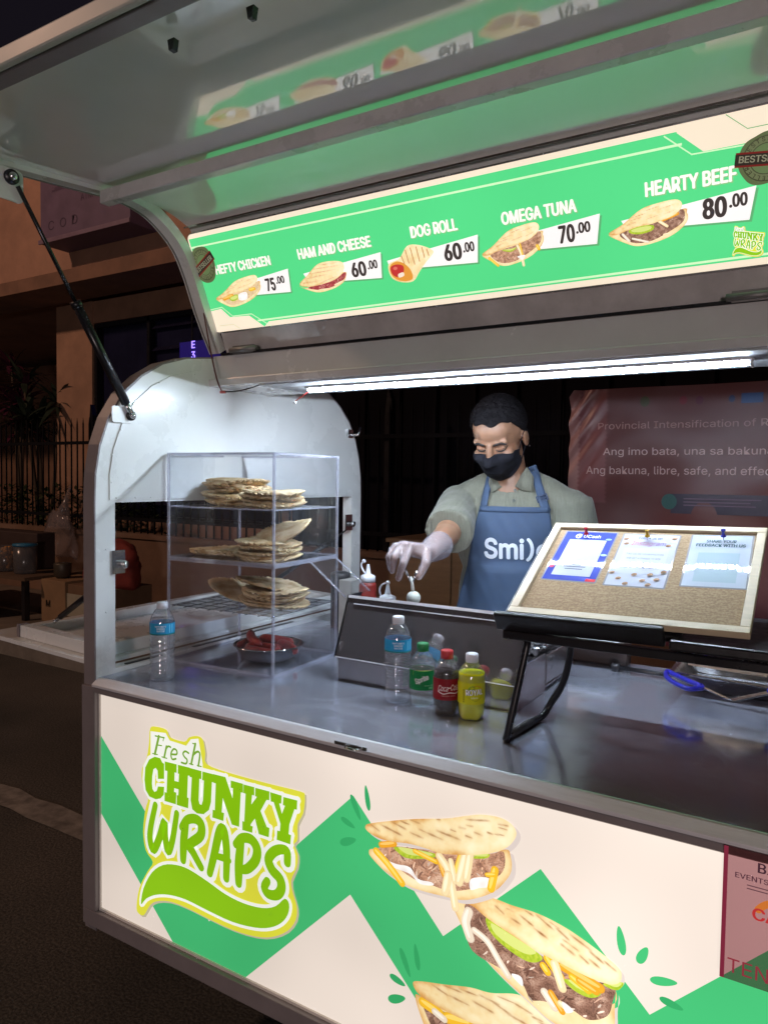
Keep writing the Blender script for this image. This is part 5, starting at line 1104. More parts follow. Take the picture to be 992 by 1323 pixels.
# steel pan with paper bags
pn = thing('steel_pan', 'shiny steel pan full of brown paper bags behind the tongs', 'pan', (1.46, 0.85, CT))
px0, px1, py0, py1 = 1.275, 1.72, 0.735, 0.92
mb = MB(); o_ = [(px0+0.012, py0+0.012), (px1-0.012, py0+0.012), (px1-0.012, py1-0.012), (px0+0.012, py1-0.012)]; T_ = [(px0-0.022, py0-0.062), (px1+0.012, py0-0.062), (px1+0.012, py1), (px0-0.022, py1)]
z0, z1 = CT+0.001, CT+0.052
vs = [(a, b, z0) for a, b in o_]+[(a, b, z1) for a, b in T_]+[(a, b, z0+0.003) for a, b in [(px0+0.015, py0+0.015), (px1-0.015, py0+0.015), (px1-0.015, py1-0.015), (px0+0.015, py1-0.015)]]+[(a, b, z1+0.001) for a, b in [(px0-0.012, py0-0.050), (px1+0.003, py0-0.050), (px1+0.003, py1-0.01), (px0-0.012, py1-0.01)]]
fs = [(3, 2, 1, 0), (8, 9, 10, 11)]
for i in range(4): j = (i+1) % 4; fs += [(i, j, 4+j, 4+i), (4+i, 4+j, 12+j, 12+i), (12+i, 12+j, 8+j, 8+i)]
mb.add(vs, fs); part('pan_body', mb, BRIGHT, pn, bevel=0.004, seg=3)
KRAFT = pbr('kraft_paper', (0.50, 0.38, 0.26), 0.85, var=0.18, vscale=12, bump=0.15, bscale=40)
for i, (x0_, y0_, wd, dp, rz, rx_, lb) in enumerate([(1.300, 0.690, 0.17, 0.14, -0.10, 0.12, 'brown paper bag with a printed mark lying in the steel pan'), (1.452, 0.692, 0.19, 0.14, -0.14, 0.16, 'plain brown paper bag at the right of the steel pan')]):
    mb = MB(); mb.grid(lambda u, v: (u*wd, v*dp, 0.022+0.010*noise.noise(Vector((u*5, v*5, i*4.0)))*1.0+0.012*math.sin(math.pi*u)), 22, 14); mb.grid(lambda u, v: (u*wd, v*dp, 0.004+0.0*u), 22, 14)
    for e_ in range(22):   # close the sides
        for b_, s_ in ((0, 0), (23*14, 0)):
            a = b_+e_; mb.f.append((a, a+1, 345+a+1, 345+a)); mb.sm.append(True)
    for e_ in range(14):
        for b_ in (0, 22):
            a = e_*23+b_; mb.f.append((a, a+23, 345+a+23, 345+a)); mb.sm.append(True)
    M_ = Matrix.Translation((x0_, y0_, CT+0.070+0.004*i)) @ Matrix.Rotation(rz, 4, 'Z') @ Matrix.Rotation(rx_, 4, 'X'); mb.xf(M_)
    bg_ = solo('paper_bag', mb, KRAFT, lb, 'paper bag', 'paper bags in the steel pan')
    if i == 0:
        P = Print(lambda u, v, h: tuple(M_ @ Vector((u, v, 0.0365+0.010*noise.noise(Vector((u/wd*5, v/dp*5, 0)))+h))), 1e-4)
        for k_ in range(4): P.stroke([(0.060+k_*0.004, 0.052-k_*0.004), (0.088+k_*0.003, 0.058-k_*0.004)], 0.0025, (120, 74, 56))
        part('printed_mark', P.mb, INK, bg_, colors=True, fixn=False)
# tongs
tg = thing('tongs', 'steel tongs with blue plastic handles resting on the edge of the steel pan', 'tongs', (1.42, 0.72, CT+0.05))
TZ = CT+0.056
hp = [at(867, 866, 2, TZ), at(862, 872, 2, TZ), at(868, 882, 2, TZ), at(886, 888, 2, TZ-0.003), at(905, 889, 2, TZ-0.008)]
BLUEP = pbr('blue_handle_plastic', (0.015, 0.015, 0.33), 0.3, coat=0.4)
hA = [at(906, 886.5, 2, TZ), at(885, 878, 2, TZ), at(868, 870, 2, TZ), at(861, 868, 2, TZ), at(861, 875, 2, TZ), at(874, 884, 2, TZ), at(890, 890, 2, TZ), at(908, 888.5, 2, TZ)]
mb = MB(); mb.tube(smooth_line([tuple(p) for p in hA], 5), 0.0058, 10); part('handle_loop', mb, BLUEP, tg)
j1_ = at(944, 906, 2, TZ+0.002)
for a_, b_ in ((at(904, 887, 2, TZ), j1_), (at(874, 869, 2, TZ+0.004), at(1010, 893, 2, TZ+0.004))):
    mb = MB(); d_ = (b_-a_); s_ = d_.cross(Vector((0, 0, 1))).normalized()*0.0045; mb.obox(a_-s_, d_, s_*2, (0, 0, 0.0025)); part('arm', mb, BRIGHT, tg, bevel=0.0008)
mb = MB(); d_ = at(1008, 893, 2, TZ+0.006)-j1_; s_ = d_.cross(Vector((0, 0, 1))).normalized()*0.008
mb.obox(j1_-s_, d_, s_*2, (0, 0, 0.003))
for i in range(7): p = j1_+d_*(0.03+i*0.03)-s_*1.25; mb.obox(p, d_*0.016, s_*0.3, (0, 0, 0.004))
part('toothed_jaw', mb, BRIGHT, tg, bevel=0.0006)
mb = MB(); mb.tube([at(990, 894, 2, TZ+0.005), at(1012, 897, 2, TZ+0.005)], 0.007, 10); part('handle_tip', mb, BLUEP, tg)
# ================================================================== the seller
PP = Vector((0.68, 1.08, 0)); PT = R(12); prx = Vector((math.cos(PT), math.sin(PT), 0)); pfw = Vector((math.sin(PT), -math.cos(PT), 0))
PM = Matrix.Translation(PP) @ Matrix.Rotation(PT, 4, 'Z')
def bd(px, py, off):
    """pixel -> point of the seller's own frame (x to image right, -y to the front), off metres ahead of the body plane"""
    p = onpl(px, py, PP+pfw*off, pfw); return Vector(((p-PP).dot(prx), -off, p.z))
def blob(prims, voxel, iters=4, fac=0.5):
    mb = MB()
    for p in prims:
        if p[0] == 'cap':
            a, b, ra, rb = Vector(p[1]), Vector(p[2]), p[3], p[4]; d = (b-a); n = 5
            pts = []; rs = []; L_ = d.length; dn_ = d.normalized() if L_ > 1e-6 else Vector((0, 0, 1))
            for i in range(n): t = R(-85+80*i/(n-1)); pts.append(a+dn_*ra*math.sin(t)); rs.append(ra*math.cos(t))
            for i in range(n): t = R(5+80*i/(n-1)); pts.append(b+dn_*rb*math.sin(t)); rs.append(rb*math.cos(t))
            mb.tube(pts, rs, 16)
        elif p[0] == 'cone':
            mb.tube([Vector(q) for q in p[1]], p[2], 20)
        else:
            m2 = MB(); m2.ball((0, 0, 0), p[2], 20); m2.xf(Matrix.Translation(Vector(p[1])) @ (p[3].to_4x4() if len(p) > 3 else Matrix.Identity(4))); mb.add(m2.v, m2.f, True)
    o = make_obj('tmp', mb, WHITE)
    r = o.modifiers.new('r', 'REMESH'); r.mode = 'VOXEL'; r.voxel_size = voxel; r.use_smooth_shade = True
    s_ = o.modifiers.new('s', 'SMOOTH'); s_.iterations = iters; s_.factor = fac
    dg = bpy.context.evaluated_depsgraph_get(); me = bpy.data.meshes.new_from_object(o.evaluated_get(dg))
    out = MB(); out.v = [tuple(v.co) for v in me.vertices]; out.f = [tuple(f.vertices) for f in me.polygons]; out.sm = [True]*len(out.f); out.c = [(1, 1, 1)]*len(out.v)
    bpy.data.objects.remove(o); bpy.data.meshes.remove(me); return out
def skin_mat(name, col):
    m = pbr(name, col, 0.45, var=0.10, vscale=25, bump=0.05, bscale=300); b = m.node_tree.nodes['Principled BSDF']
    b.inputs['Subsurface Weight'].default_value = 0.12; b.inputs['Subsurface Radius'].default_value = (0.01, 0.004, 0.002); return m
SKIN = skin_mat('skin', (0.27, 0.143, 0.085))
person = thing('person', 'young man in grey green polo, blue apron and black mask reaching out with tongs', 'person', tuple(PP), PT)
# head frame
HYAW, HPITCH = R(-10), R(34)
HM = Matrix.Translation((-0.022, -0.080, 1.607)) @ Matrix.Rotation(HYAW, 4, 'Z') @ Matrix.Rotation(HPITCH, 4, 'X') @ Matrix.Scale(1.03, 4)
HR = HM.to_3x3()
def hp_(x, y, z): return HM @ Vector((x, y, z))
def hell(c, r): return ('ell', hp_(*c), tuple(q*1.03 for q in r), HM.to_quaternion().to_matrix())
def hcap(a, b, ra, rb): return ('cap', hp_(*a), hp_(*b), ra*1.03, rb*1.03)
head = [hell((0, 0.012, 0.033), (0.077, 0.094, 0.082)), hell((0, -0.032, -0.035), (0.064, 0.062, 0.085)), hell((0, -0.045, -0.084), (0.042, 0.042, 0.032)), hell((0, -0.018, 0.050), (0.067, 0.074, 0.052)),
        hcap((-0.046, -0.0735, 0.026), (0.046, -0.0735, 0.026), 0.0095, 0.0095), hcap((-0.022, -0.0805, 0.026), (0.022, -0.0805, 0.026), 0.0105, 0.0105), hcap((0, -0.089, 0.018), (0, -0.107, -0.022), 0.009, 0.0125), hell((0.012, -0.097, -0.026), (0.009, 0.010, 0.008)), hell((-0.012, -0.097, -0.026), (0.009, 0.010, 0.008)),
        hell((0.040, -0.066, -0.024), (0.024, 0.022, 0.024)), hell((-0.040, -0.066, -0.024), (0.024, 0.022, 0.024)), hell((0.031, -0.0775, 0.007), (0.0160, 0.0105, 0.0085)), hell((-0.031, -0.0775, 0.007), (0.0160, 0.0105, 0.0085)),
        hell((0.079, 0.008, -0.008), (0.008, 0.019, 0.031)), hell((-0.079, 0.008, -0.008), (0.008, 0.019, 0.031)), ('cap', hp_(0, 0.035, -0.03), (0.004, -0.004, 1.44), 0.051, 0.060),
        hcap((-0.02, -0.088, -0.068), (0.02, -0.088, -0.068), 0.008, 0.008)]
shR, shL = Vector((-0.168, 0.0, 1.388)), Vector((0.194, 0.005, 1.385))
elR = bd(578, 690, 0.235); wrR = bd(553, 713, 0.43)
elL = Vector((0.235, -0.02, 1.15)); wrL = Vector((0.185, -0.215, 1.005))
bodyp = head + [('cap', (0.003, -0.012, 1.47), (0.005, 0.0, 1.38), 0.060, 0.085), ('ell', (0.008, 0.005, 1.28), (0.165, 0.098, 0.20)), ('ell', (0.005, 0.01, 1.08), (0.145, 0.095, 0.20)), ('ell', (0, 0.012, 0.93), (0.150, 0.10, 0.14)),
    ('cap', shR, shL, 0.050, 0.050), ('cap', shR, elR, 0.050, 0.040), ('cap', elR, wrR, 0.039, 0.026), ('cap', shL, elL, 0.052, 0.043), ('cap', elL, wrL, 0.042, 0.027),
    ('cap', (-0.085, 0.015, 0.90), (-0.09, 0.02, 0.50), 0.082, 0.056), ('cap', (-0.09, 0.02, 0.50), (-0.09, 0.035, 0.085), 0.055, 0.036), ('cap', (-0.09, 0.04, 0.05), (-0.10, -0.10, 0.038), 0.045, 0.034),
    ('cap', (0.085, 0.015, 0.90), (0.09, 0.02, 0.50), 0.082, 0.056), ('cap', (0.09, 0.02, 0.50), (0.09, 0.035, 0.085), 0.055, 0.036), ('cap', (0.09, 0.04, 0.05), (0.10, -0.10, 0.038), 0.045, 0.034)]
FING = {'index': [(529, 706, .500), (521, 728, .535), (514.5, 747, .520)], 'middle': [(520, 705, .500), (509, 720, .532), (507, 737, .505)], 'ring': [(512, 707, .485), (503, 719, .508), (504.5, 734, .475)], 'little': [(508.5, 711, .465), (502.5, 721, .480), (506, 732, .452)], 'thumb': [(551, 712, .455), (550, 728, .495), (541, 745, .512)]}
def hand(infl):
    pr = []; w0 = bd(554, 713, 0.425)
    for k, ps in FING.items():
        q = [bd(*p) for p in ps]; r0 = {'index': .0105, 'middle': .0108, 'ring': .010, 'little': .0088, 'thumb': .0125}[k]+infl
        pr += [('cap', q[0], q[1], r0*1.08, r0*0.98), ('cap', q[1], q[2], r0*0.98, r0*0.80)]
        if k != 'thumb': pr.append(('cap', w0, q[0], 0.021+infl, 0.0135+infl))
        else: pr.append(('cap', w0, q[0], 0.021+infl, 0.0155+infl))
    m_ = bd(536, 711, 0.465); pr.append(('ell', m_, (0.034+infl, 0.036+infl, 0.019+infl), Matrix.Rotation(R(20), 3, 'Y')))
    return pr
def lhand():
    pr = []; w0 = wrL
    for i, (dx, L_) in enumerate(((-0.030, 0.062), (-0.010, 0.074), (0.010, 0.070), (0.028, 0.055))):
        a = Vector((w0.x+dx*0.9, w0.y-0.085, 0.990)); b = a+Vector((dx*0.25, -L_*0.5, 0.002)); c = b+Vector((dx*0.1, -L_*0.5, -0.013)); pr += [('cap', w0, a, 0.020, 0.0125), ('cap', a, b, 0.0098, 0.009), ('cap', b, c, 0.009, 0.0075)]
    a = w0+Vector((-0.030, -0.03, -0.008)); b = a+Vector((-0.026, -0.035, -0.010)); pr += [('cap', w0, a, 0.018, 0.014), ('cap', a, b, 0.012, 0.009)]
    return pr
bm_ = blob(bodyp+hand(0.0)+lhand(), 0.0042, 3)
hd_ = blob(head, 0.0042, 3); bvh_body = BVHTree.FromPolygons([Vector(v) for v in hd_.v], hd_.f)
part('body', bm_, SKIN, person, False, fixn=False)
# glove on the reaching hand
GLOVE = clear('thin_glove_plastic', (0.92, 0.90, 0.92), 1.35, 0.05, 0.25, 0.30, (0.62, 0.58, 0.64))
gl = blob(hand(0.0014)+[('cap', bd(554, 713, 0.425), bd(566, 705, 0.345), 0.0315, 0.043)], 0.0035, 2)
gl.v = [tuple(Vector(v)+Vector((noise.noise(Vector(v)*90), noise.noise(Vector(v)*90+Vector((7, 0, 0))), noise.noise(Vector(v)*90+Vector((0, 9, 0)))))*0.0016) for v in gl.v]
part('glove', gl, GLOVE, person, False, fixn=False)
# ---- shirt
hemR = shR.lerp(elR, 0.94); dR = (elR-shR).normalized(); hemL = shL.lerp(elL, 0.86)
shirtp = [('ell', (0.008, 0.005, 1.285), (0.186, 0.118, 0.20)), ('ell', (0.005, 0.008, 1.08), (0.172, 0.116, 0.24)), ('cone', [(0.005, 0.01, 0.86), (0.005, 0.01, 1.0), (0.006, 0.008, 1.2)], [0.152, 0.150, 0.142]), ('cap', shR, shL, 0.062, 0.062),
    ('cap', (-0.055, 0.006, 1.452), shR, 0.050, 0.062), ('cap', (0.068, 0.006, 1.456), shL, 0.048, 0.057), ('cap', (-0.05, 0.004, 1.45), (0.062, 0.004, 1.452), 0.050, 0.050), ('cone', [shR+Vector((0.03, 0, 0.0)), shR, shR.lerp(hemR, .5), hemR], [0.066, 0.068, 0.070, 0.076]), ('cone', [shL-Vector((0.03, 0, 0)), shL, shL.lerp(hemL, .5), hemL], [0.070, 0.074, 0.076, 0.080])]
sh_ = blob(shirtp, 0.006, 5)
tor_ = blob([p for p in shirtp if not (p[0] == 'cone' and len(p[1]) == 4)] + [('cap', shL, shL.lerp(elL, .5), 0.07, 0.07)], 0.009, 5)
bvh_torso = BVHTree.FromPolygons([Vector(v) for v in tor_.v], tor_.f)
def fold(v):
    v = Vector(v); a = noise.noise(Vector((v.x*9, v.y*9, v.z*5)))*0.0045+noise.noise(Vector((v.x*24, v.y*24, v.z*12+4)))*0.0028
    return a
bs = BVHTree.FromPolygons([Vector(v) for v in sh_.v], sh_.f)
nv = []
for v in sh_.v:
    l, n_, i_, d_ = bs.find_nearest(Vector(v)); nv.append(tuple(Vector(v)+n_*fold(v)))
sh_.v = nv
bvh_shirt = BVHTree.FromPolygons([Vector(v) for v in sh_.v], sh_.f)
def knit():
    m = pbr('ribbed_knit', (0.158, 0.158, 0.118), 0.85, var=0.12, vscale=60); N, L = m.node_tree.nodes, m.node_tree.links; b = N['Principled BSDF']
    tc = N.new('ShaderNodeTexCoord'); wv = N.new('ShaderNodeTexWave'); wv.inputs['Scale'].default_value = 38; wv.inputs['Distortion'].default_value = 2.5; wv.inputs['Detail'].default_value = 2; wv.inputs['Detail Scale'].default_value = 3; L.new(tc.outputs['Object'], wv.inputs[0])
    bp = N.new('ShaderNodeBump'); bp.inputs['Strength'].default_value = 0.28; bp.inputs['Distance'].default_value = 0.003; L.new(wv.outputs[0], bp.inputs['Height']); L.new(bp.outputs[0], b.inputs['Normal']); b.inputs['Sheen Weight'].default_value = 0.2; return m
KNIT = knit(); shirt = part('shirt', sh_, KNIT, person, False, fixn=False)
def cast(x, z, bvh=None, y0=-0.8, d=(0, 1, 0)):
    h = (bvh or bvh_torso).ray_cast(Vector((x, y0, z)), Vector(d)); return h[0] if h[0] is not None else None
# collar and buttons
for pts in ([(-0.052, 1.492), (-0.060, 1.462), (-0.046, 1.428), (-0.012, 1.447), (0.004, 1.456), (-0.02, 1.475)], [(0.062, 1.512), (0.084, 1.480), (0.086, 1.432), (0.056, 1.436), (0.026, 1.450), (0.040, 1.480)]):
    mb = MB(); P = pts; vs = []
    for a, z in P:
        h = cast(a, z); y = h.y if h else -0.05; vs.append((a, min(y, -0.045)-0.0095, z))
    n = len(vs); c_ = tuple(sum(q[i] for q in vs)/n for i in range(3)); vs2 = [(a, b+0.004, z) for a, b, z in vs]
    mb.add(vs+vs2+[(c_[0], c_[1]-0.003, c_[2])], [(i, (i+1) % n, 2*n) for i in range(n)]+[(i, n+i, n+(i+1) % n, (i+1) % n) for i in range(n)], True); part('collar', mb, KNIT, shirt, False)
for z in (1.437, 1.405):
    h = cast(0.030, z); mb = MB(); mb.lathe([(0.0052, -0.001), (0.0052, 0.0015), (0.004, 0.002), (0.0035, 0.0012), (0.0002, 0.0012)], n=16); mb.xf(Matrix.Translation(h+Vector((0, -0.006, 0))) @ Matrix.Rotation(R(90), 4, 'X')); part('button', mb, pbr('grey_button', (0.10, 0.105, 0.09), 0.4), shirt, False)
# ---- apron
def apx(z):  # left and right edge at a height
    if z > 1.24: t = (1.385-z)/(1.385-1.24); return (-0.078-0.030*t, 0.138+0.022*t)
    t = (1.24-z)/0.5; t2 = min(1, t*2.2); return (-0.108-0.055*t2, 0.160+0.05*t2)
ZA, ZB = 1.385, 0.62
def apf(u, v):
    z = ZA+(ZB-ZA)*v; a, b = apx(z); x = a+(b-a)*u; h = cast(x, max(z, 0.90)); y = (h.y if h else 0.0)
    y = min(y, -0.06-0.02*(1-abs(2*u-1)))
    return (x, y-0.0135-0.005*noise.noise(Vector((x*14, z*5, 1)))-0.0035*noise.noise(Vector((x*40+z*22, z*9, 3)))-0.010*max(0, 1.24-z)*math.sin(x*48+z*5), z)
mb = MB(); mb.grid(apf, 36, 70)
APRON = pbr('blue_apron_cloth', (0.046, 0.076, 0.135), 0.8, var=0.10, vscale=40, bump=0.08, bscale=400)
ap = part('apron', mb, APRON, person, False); s_ = ap.modifiers.new('thickness', 'SOLIDIFY'); s_.thickness = 0.0025
bvh_ap = BVHTree.FromPolygons([Vector(v) for v in mb.v], mb.f)
mb = MB(); mb.grid(lambda u, v: (apf(u, 0.0)[0], apf(u, v*0.022)[1]-0.0030, ZA-0.017*v+0.001), 24, 2); hem_ = part('top_hem', mb, APRON, ap, False); hem_.modifiers.new('t', 'SOLIDIFY').thickness = 0.002
def strap(pa, wd, nm):
    P = smooth_line(pa, 6); mb = MB(); n = len(P); vs = []
    for i, (x, z) in enumerate(P):
        dx = P[min(i+1, n-1)][0]-P[max(i-1, 0)][0]; dz = P[min(i+1, n-1)][1]-P[max(i-1, 0)][1]; L_ = math.hypot(dx, dz); ox, oz = -dz/L_*wd/2, dx/L_*wd/2
        for s2 in (-1, -0.33, 0.33, 1):
            h = cast(x+ox*s2, z+oz*s2) or cast(x, z) or Vector((x, -0.03, z)); vs.append((x+ox*s2, h.y-0.0105, z+oz*s2))
    mb.add(vs, [(i*4+j, i*4+j+1, (i+1)*4+j+1, (i+1)*4+j) for i in range(n-1) for j in range(3)], True); o = part(nm, mb, APRON, ap, False); s_ = o.modifiers.new('thickness', 'SOLIDIFY'); s_.thickness = 0.003; s_.offset = 0
strap([(-0.066, 1.375), (-0.064, 1.41), (-0.060, 1.45), (-0.054, 1.490)], 0.023, 'strap')
strap([(0.130, 1.372), (0.112, 1.42), (0.095, 1.465), (0.076, 1.515)], 0.025, 'strap')
h = cast(0.1145, 1.414); mb = MB(); mb.box((-0.018, -0.004, -0.011), (0.018, 0.0, -0.007)); mb.box((-0.018, -0.004, 0.007), (0.018, 0.0, 0.011)); mb.box((-0.018, -0.004, -0.007), (-0.014, 0, 0.007)); mb.box((0.014, -0.004, -0.007), (0.018, 0, 0.007)); mb.box((-0.014, -0.003, -0.002), (0.014, 0, 0.002))
mb.xf(Matrix.Translation(h+Vector((0, -0.015, 0))) @ Matrix.Rotation(R(-20), 4, 'Y')); part('strap_buckle', mb, pbr('navy_buckle', (0.03, 0.05, 0.10), 0.35), ap, False)
# lettering on the bib
tz = bd(655, 725, 0.13).z
def apj(u, v, h):
    q = cast(u, v, bvh_ap); return (u, (q.y if q else -0.13)-0.0022-h, v)
AP = Print(apj, 4e-5)
def dense(pr, txt, p, hgt, bold, xs=1.0):
    vs, fs, wd = text2d(txt)
    st = pr.step
    for k_ in range(8):
        dx, dy = bold*math.cos(k_*0.785), bold*math.sin(k_*0.785); pr.step = st if k_ == 0 else st*0.1
        pr.tri([(p[0]+(x+dx)*hgt*xs, p[1]+(y+dy)*hgt) for x, y in vs], fs, (216, 222, 230))
    pr.step = st; return wd*hgt*xs
x0_ = bd(625, 725, 0.13).x; x1_ = bd(679, 725, 0.13).x; z0_ = bd(650, 721.5, 0.13).z; hc = (bd(650, 697, 0.13).z-z0_)
w0_ = dense(AP, 'Smi', (x0_, z0_), hc, 0.05, 0.90)
x2_ = bd(686, 725, 0.13).x-hc*0.42
AP.stroke([(x2_+hc*0.42*math.cos(R(a)), z0_+hc*0.5+hc*0.62*math.sin(R(a))) for a in range(-62, 63, 12)], hc*0.17, (216, 222, 230))
dense(AP, 'e', (bd(692, 725, 0.13).x, z0_), hc, 0.05)
part('lettering', AP.mb, printed('apron_print', 0.7), ap, False, colors=True, fixn=False)
# ---- mask
HI = HM.inverted()
def hcast(a, z, r=0.5):
    """from outside towards the head's axis at azimuth a (0 = straight ahead) and head height z"""
    o = hp_(r*math.sin(a), -r*math.cos(a), z); d = (hp_(0, 0, z)-o).normalized(); h = bvh_body.ray_cast(o, d); return h[0] if h[0] is not None else hp_(0.05*math.sin(a), -0.05*math.cos(a), z)
def mk(u, v):
    a = R(-66+132*u); c = math.cos(a); top = -0.004+0.0*c-0.028*(1-c)*1.4; bot = -0.116+0.066*(1-c)*1.2; z = top+(bot-top)*v
    zz = max(z, -0.104); p = HI @ hcast(a, zz); 
    rr_ = math.hypot(p.x, p.y); ridge = 0.020*math.exp(-(a/0.45)**2)*math.sin(math.pi*min(1, v*1.15+0.10))**1.2
    k_ = max(rr_, 0.072 if v > 0.5 else 0.0)+0.004+ridge
    if z < -0.104: k_ *= 1-0.10*((-0.104-z)/0.012)
    q = Vector((k_*math.sin(a), -k_*math.cos(a), z)); return tuple(HM @ q)
mb = MB(); mb.grid(mk, 44, 24); MASK = pbr('black_mask_cloth', (0.009, 0.009, 0.013), 0.85, var=0.2, vscale=80, bump=0.05, bscale=300, spec=0.2)
mk_ = part('face_mask', mb, MASK, person, False); mk_.modifiers.new('t', 'SOLIDIFY').thickness = 0.002
for sx in (-1, 1):
    mb = MB(); e0 = mk(0.0 if sx < 0 else 1.0, 0.12); e1_ = mk(0.0 if sx < 0 else 1.0, 0.85); mb.tube(smooth_line([e0, hp_(sx*0.079, -0.012, 0.012), hp_(sx*0.083, 0.018, 0.014), hp_(sx*0.083, 0.022, -0.02), hp_(sx*0.077, -0.005, -0.034), e1_], 5), 0.0016, 6); part('ear_loop', mb, MASK, mk_, False)
# ---- hair
def hdir(th, ph):  # th from crown, ph azimuth (0 = front)
    return Vector((math.sin(th)*math.sin(ph), -math.sin(th)*math.cos(ph), math.cos(th)))
HC = Vector((0, 0.008, 0.035))
def hairline(ph):
    f_ = math.cos(ph); a = abs(ph)
    if a < R(50): return R(62)+R(3)*math.sin(ph*9)
    if a < R(82): return R(62)+R(38)*((a-R(50))/R(32))
    return R(100)+R(22)*min(1, (a-R(82))/R(40))
def hairp(u, v):
    ph = -math.pi+2*math.pi*u; th = hairline(ph)*v; d = hdir(th, ph); o = HC+d*0.4; w_o = HM @ o; w_d = (HR @ -d).normalized(); h = bvh_body.ray_cast(w_o, w_d)
    p = HI @ h[0] if h[0] is not None else HC+d*0.09
    t_ = 0.013*(1-0.55*v**3)*(1 if v < 0.98 else 0.3)+0.0025*noise.noise(Vector((d.x*9, d.y*9, d.z*9)))+0.0012*noise.noise(d*24)
    return tuple(HM @ (p+d*max(0.0015, t_)))
mb = MB(); mb.grid(hairp, 96, 34, closed_u=True); HAIR = pbr('black_hair', (0.006, 0.005, 0.006), 0.75, var=0.3, vscale=90, bump=0.3, bscale=300, spec=0.15); hair = part('hair', mb, HAIR, person, False)
mb = MB(); hr_ = random.Random(4)
for i in range(2600):
    u = hr_.random(); v = hr_.random()**0.6; b0_ = Vector(hairp(u, v*0.99)); ph = -math.pi+2*math.pi*u; d = (HR @ hdir(hairline(ph)*v, ph)).normalized(); fw2 = (HR @ Vector((hr_.uniform(-.6, .6), -0.8, 0.1))); tdir = (d*0.35+fw2*0.8+Vector((hr_.uniform(-.3, .3), hr_.uniform(-.3, .3), hr_.uniform(-.2, .3)))).normalized()
    L_ = hr_.uniform(0.004, 0.009)*(1.0 if v < 0.85 else 0.55); sd = tdir.cross(d)
    if sd.length < 1e-3: continue
    sd = sd.normalized()*0.0009; mb.add([b0_-sd-d*0.002, b0_+sd-d*0.002, b0_+tdir*L_], [(0, 1, 2)])
part('hair_tufts', mb, HAIR, hair, False, fixn=False)
# ---- brows, lashes, ear stud
def fproj(x, z, bump_=0.001):
    o = hp_(x, -0.4, z); d = (HR @ Vector((0, 1, 0))).normalized(); h = bvh_body.ray_cast(o, d); return h[0]-d*bump_ if h[0] is not None else hp_(x, -0.09, z)
DARK = pbr('brow_hair', (0.015, 0.011, 0.010), 0.6)
for sx in (-1, 1):
    mb = MB(); pts = smooth_line([(sx*0.013, 0.0220), (sx*0.026, 0.0245), (sx*0.040, 0.0235), (sx*0.050, 0.0190)], 5); mb.tube([fproj(a, b, 0.0002) for a, b in pts], [0.0034*math.sin(math.pi*(0.15+0.8*i/(len(pts)-1)))**0.6+0.0006 for i in range(len(pts))], 8); part('eyebrow', mb, DARK, person, False)
    mb = MB(); pts = smooth_line([(sx*0.0165, 0.0035), (sx*0.024, -0.0005), (sx*0.033, -0.0015), (sx*0.042, 0.0015), (sx*0.047, 0.005)], 5); mb.tube([fproj(a, b, 0.0004) for a, b in pts], [0.0021*math.sin(math.pi*(0.12+0.82*i/(len(pts)-1)))**0.7+0.0004 for i in range(len(pts))], 8); part('eyelashes', mb, DARK, person, False)
mb = MB(); mb.ball(hp_(0.088, 0.004, -0.036), 0.0028, 10); part('ear_stud', mb, BRIGHT, person, False)
# trousers
trp = [('ell', (0, 0.012, 0.93), (0.160, 0.112, 0.10)), ('cone', [(-0.082, 0.015, 0.93), (-0.09, 0.02, 0.5), (-0.092, 0.036, 0.10)], [0.094, 0.072, 0.062]), ('cone', [(0.082, 0.015, 0.93), (0.09, 0.02, 0.5), (0.092, 0.036, 0.10)], [0.094, 0.072, 0.062])]
part('trousers', blob(trp, 0.009, 3), pbr('dark_trousers', (0.03, 0.03, 0.04), 0.8), person, False, fixn=False)
for sx in (-1, 1): part('shoe', blob([('cap', (sx*0.09, 0.05, 0.05), (sx*0.10, -0.13, 0.036), 0.050, 0.038)], 0.006, 2), BLACK, person, False, fixn=False)
# ---- held tongs with a sauce-coated scoop
def wp(px, py, off): return PM @ bd(px, py, off)
sp_ = thing('sauce_scoop', 'small steel tongs ending in a white sauce coated scoop, held in the gloved hand', 'scoop', tuple(wp(534, 770, 0.515)))
for a_, b_ in ((wp(523, 735, .515), wp(531, 752, .518)), (wp(539, 738, .512), wp(533, 752, .518))):
    mb = MB(); mb.tube([a_, a_.lerp(b_, .5), b_], [0.0045, 0.0035, 0.003], 10); part('tong_arm', mb, BRIGHT, sp_)
SAUCE = pbr('white_sauce_coat', (0.68, 0.70, 0.64), 0.35, coat=0.4, bump=0.1, bscale=90)
mb = MB(); mb.tube([wp(530, 745, .518), wp(532, 752, .518), wp(533.5, 764, .517)], [0.004, 0.0042, 0.005], 12); part('stem', mb, SAUCE, sp_)
mb = MB(); c_ = wp(534, 772.5, .516); mb.ball(c_, (0.0195, 0.0195, 0.0190), 20); part('scoop_bowl', mb, SAUCE, sp_)
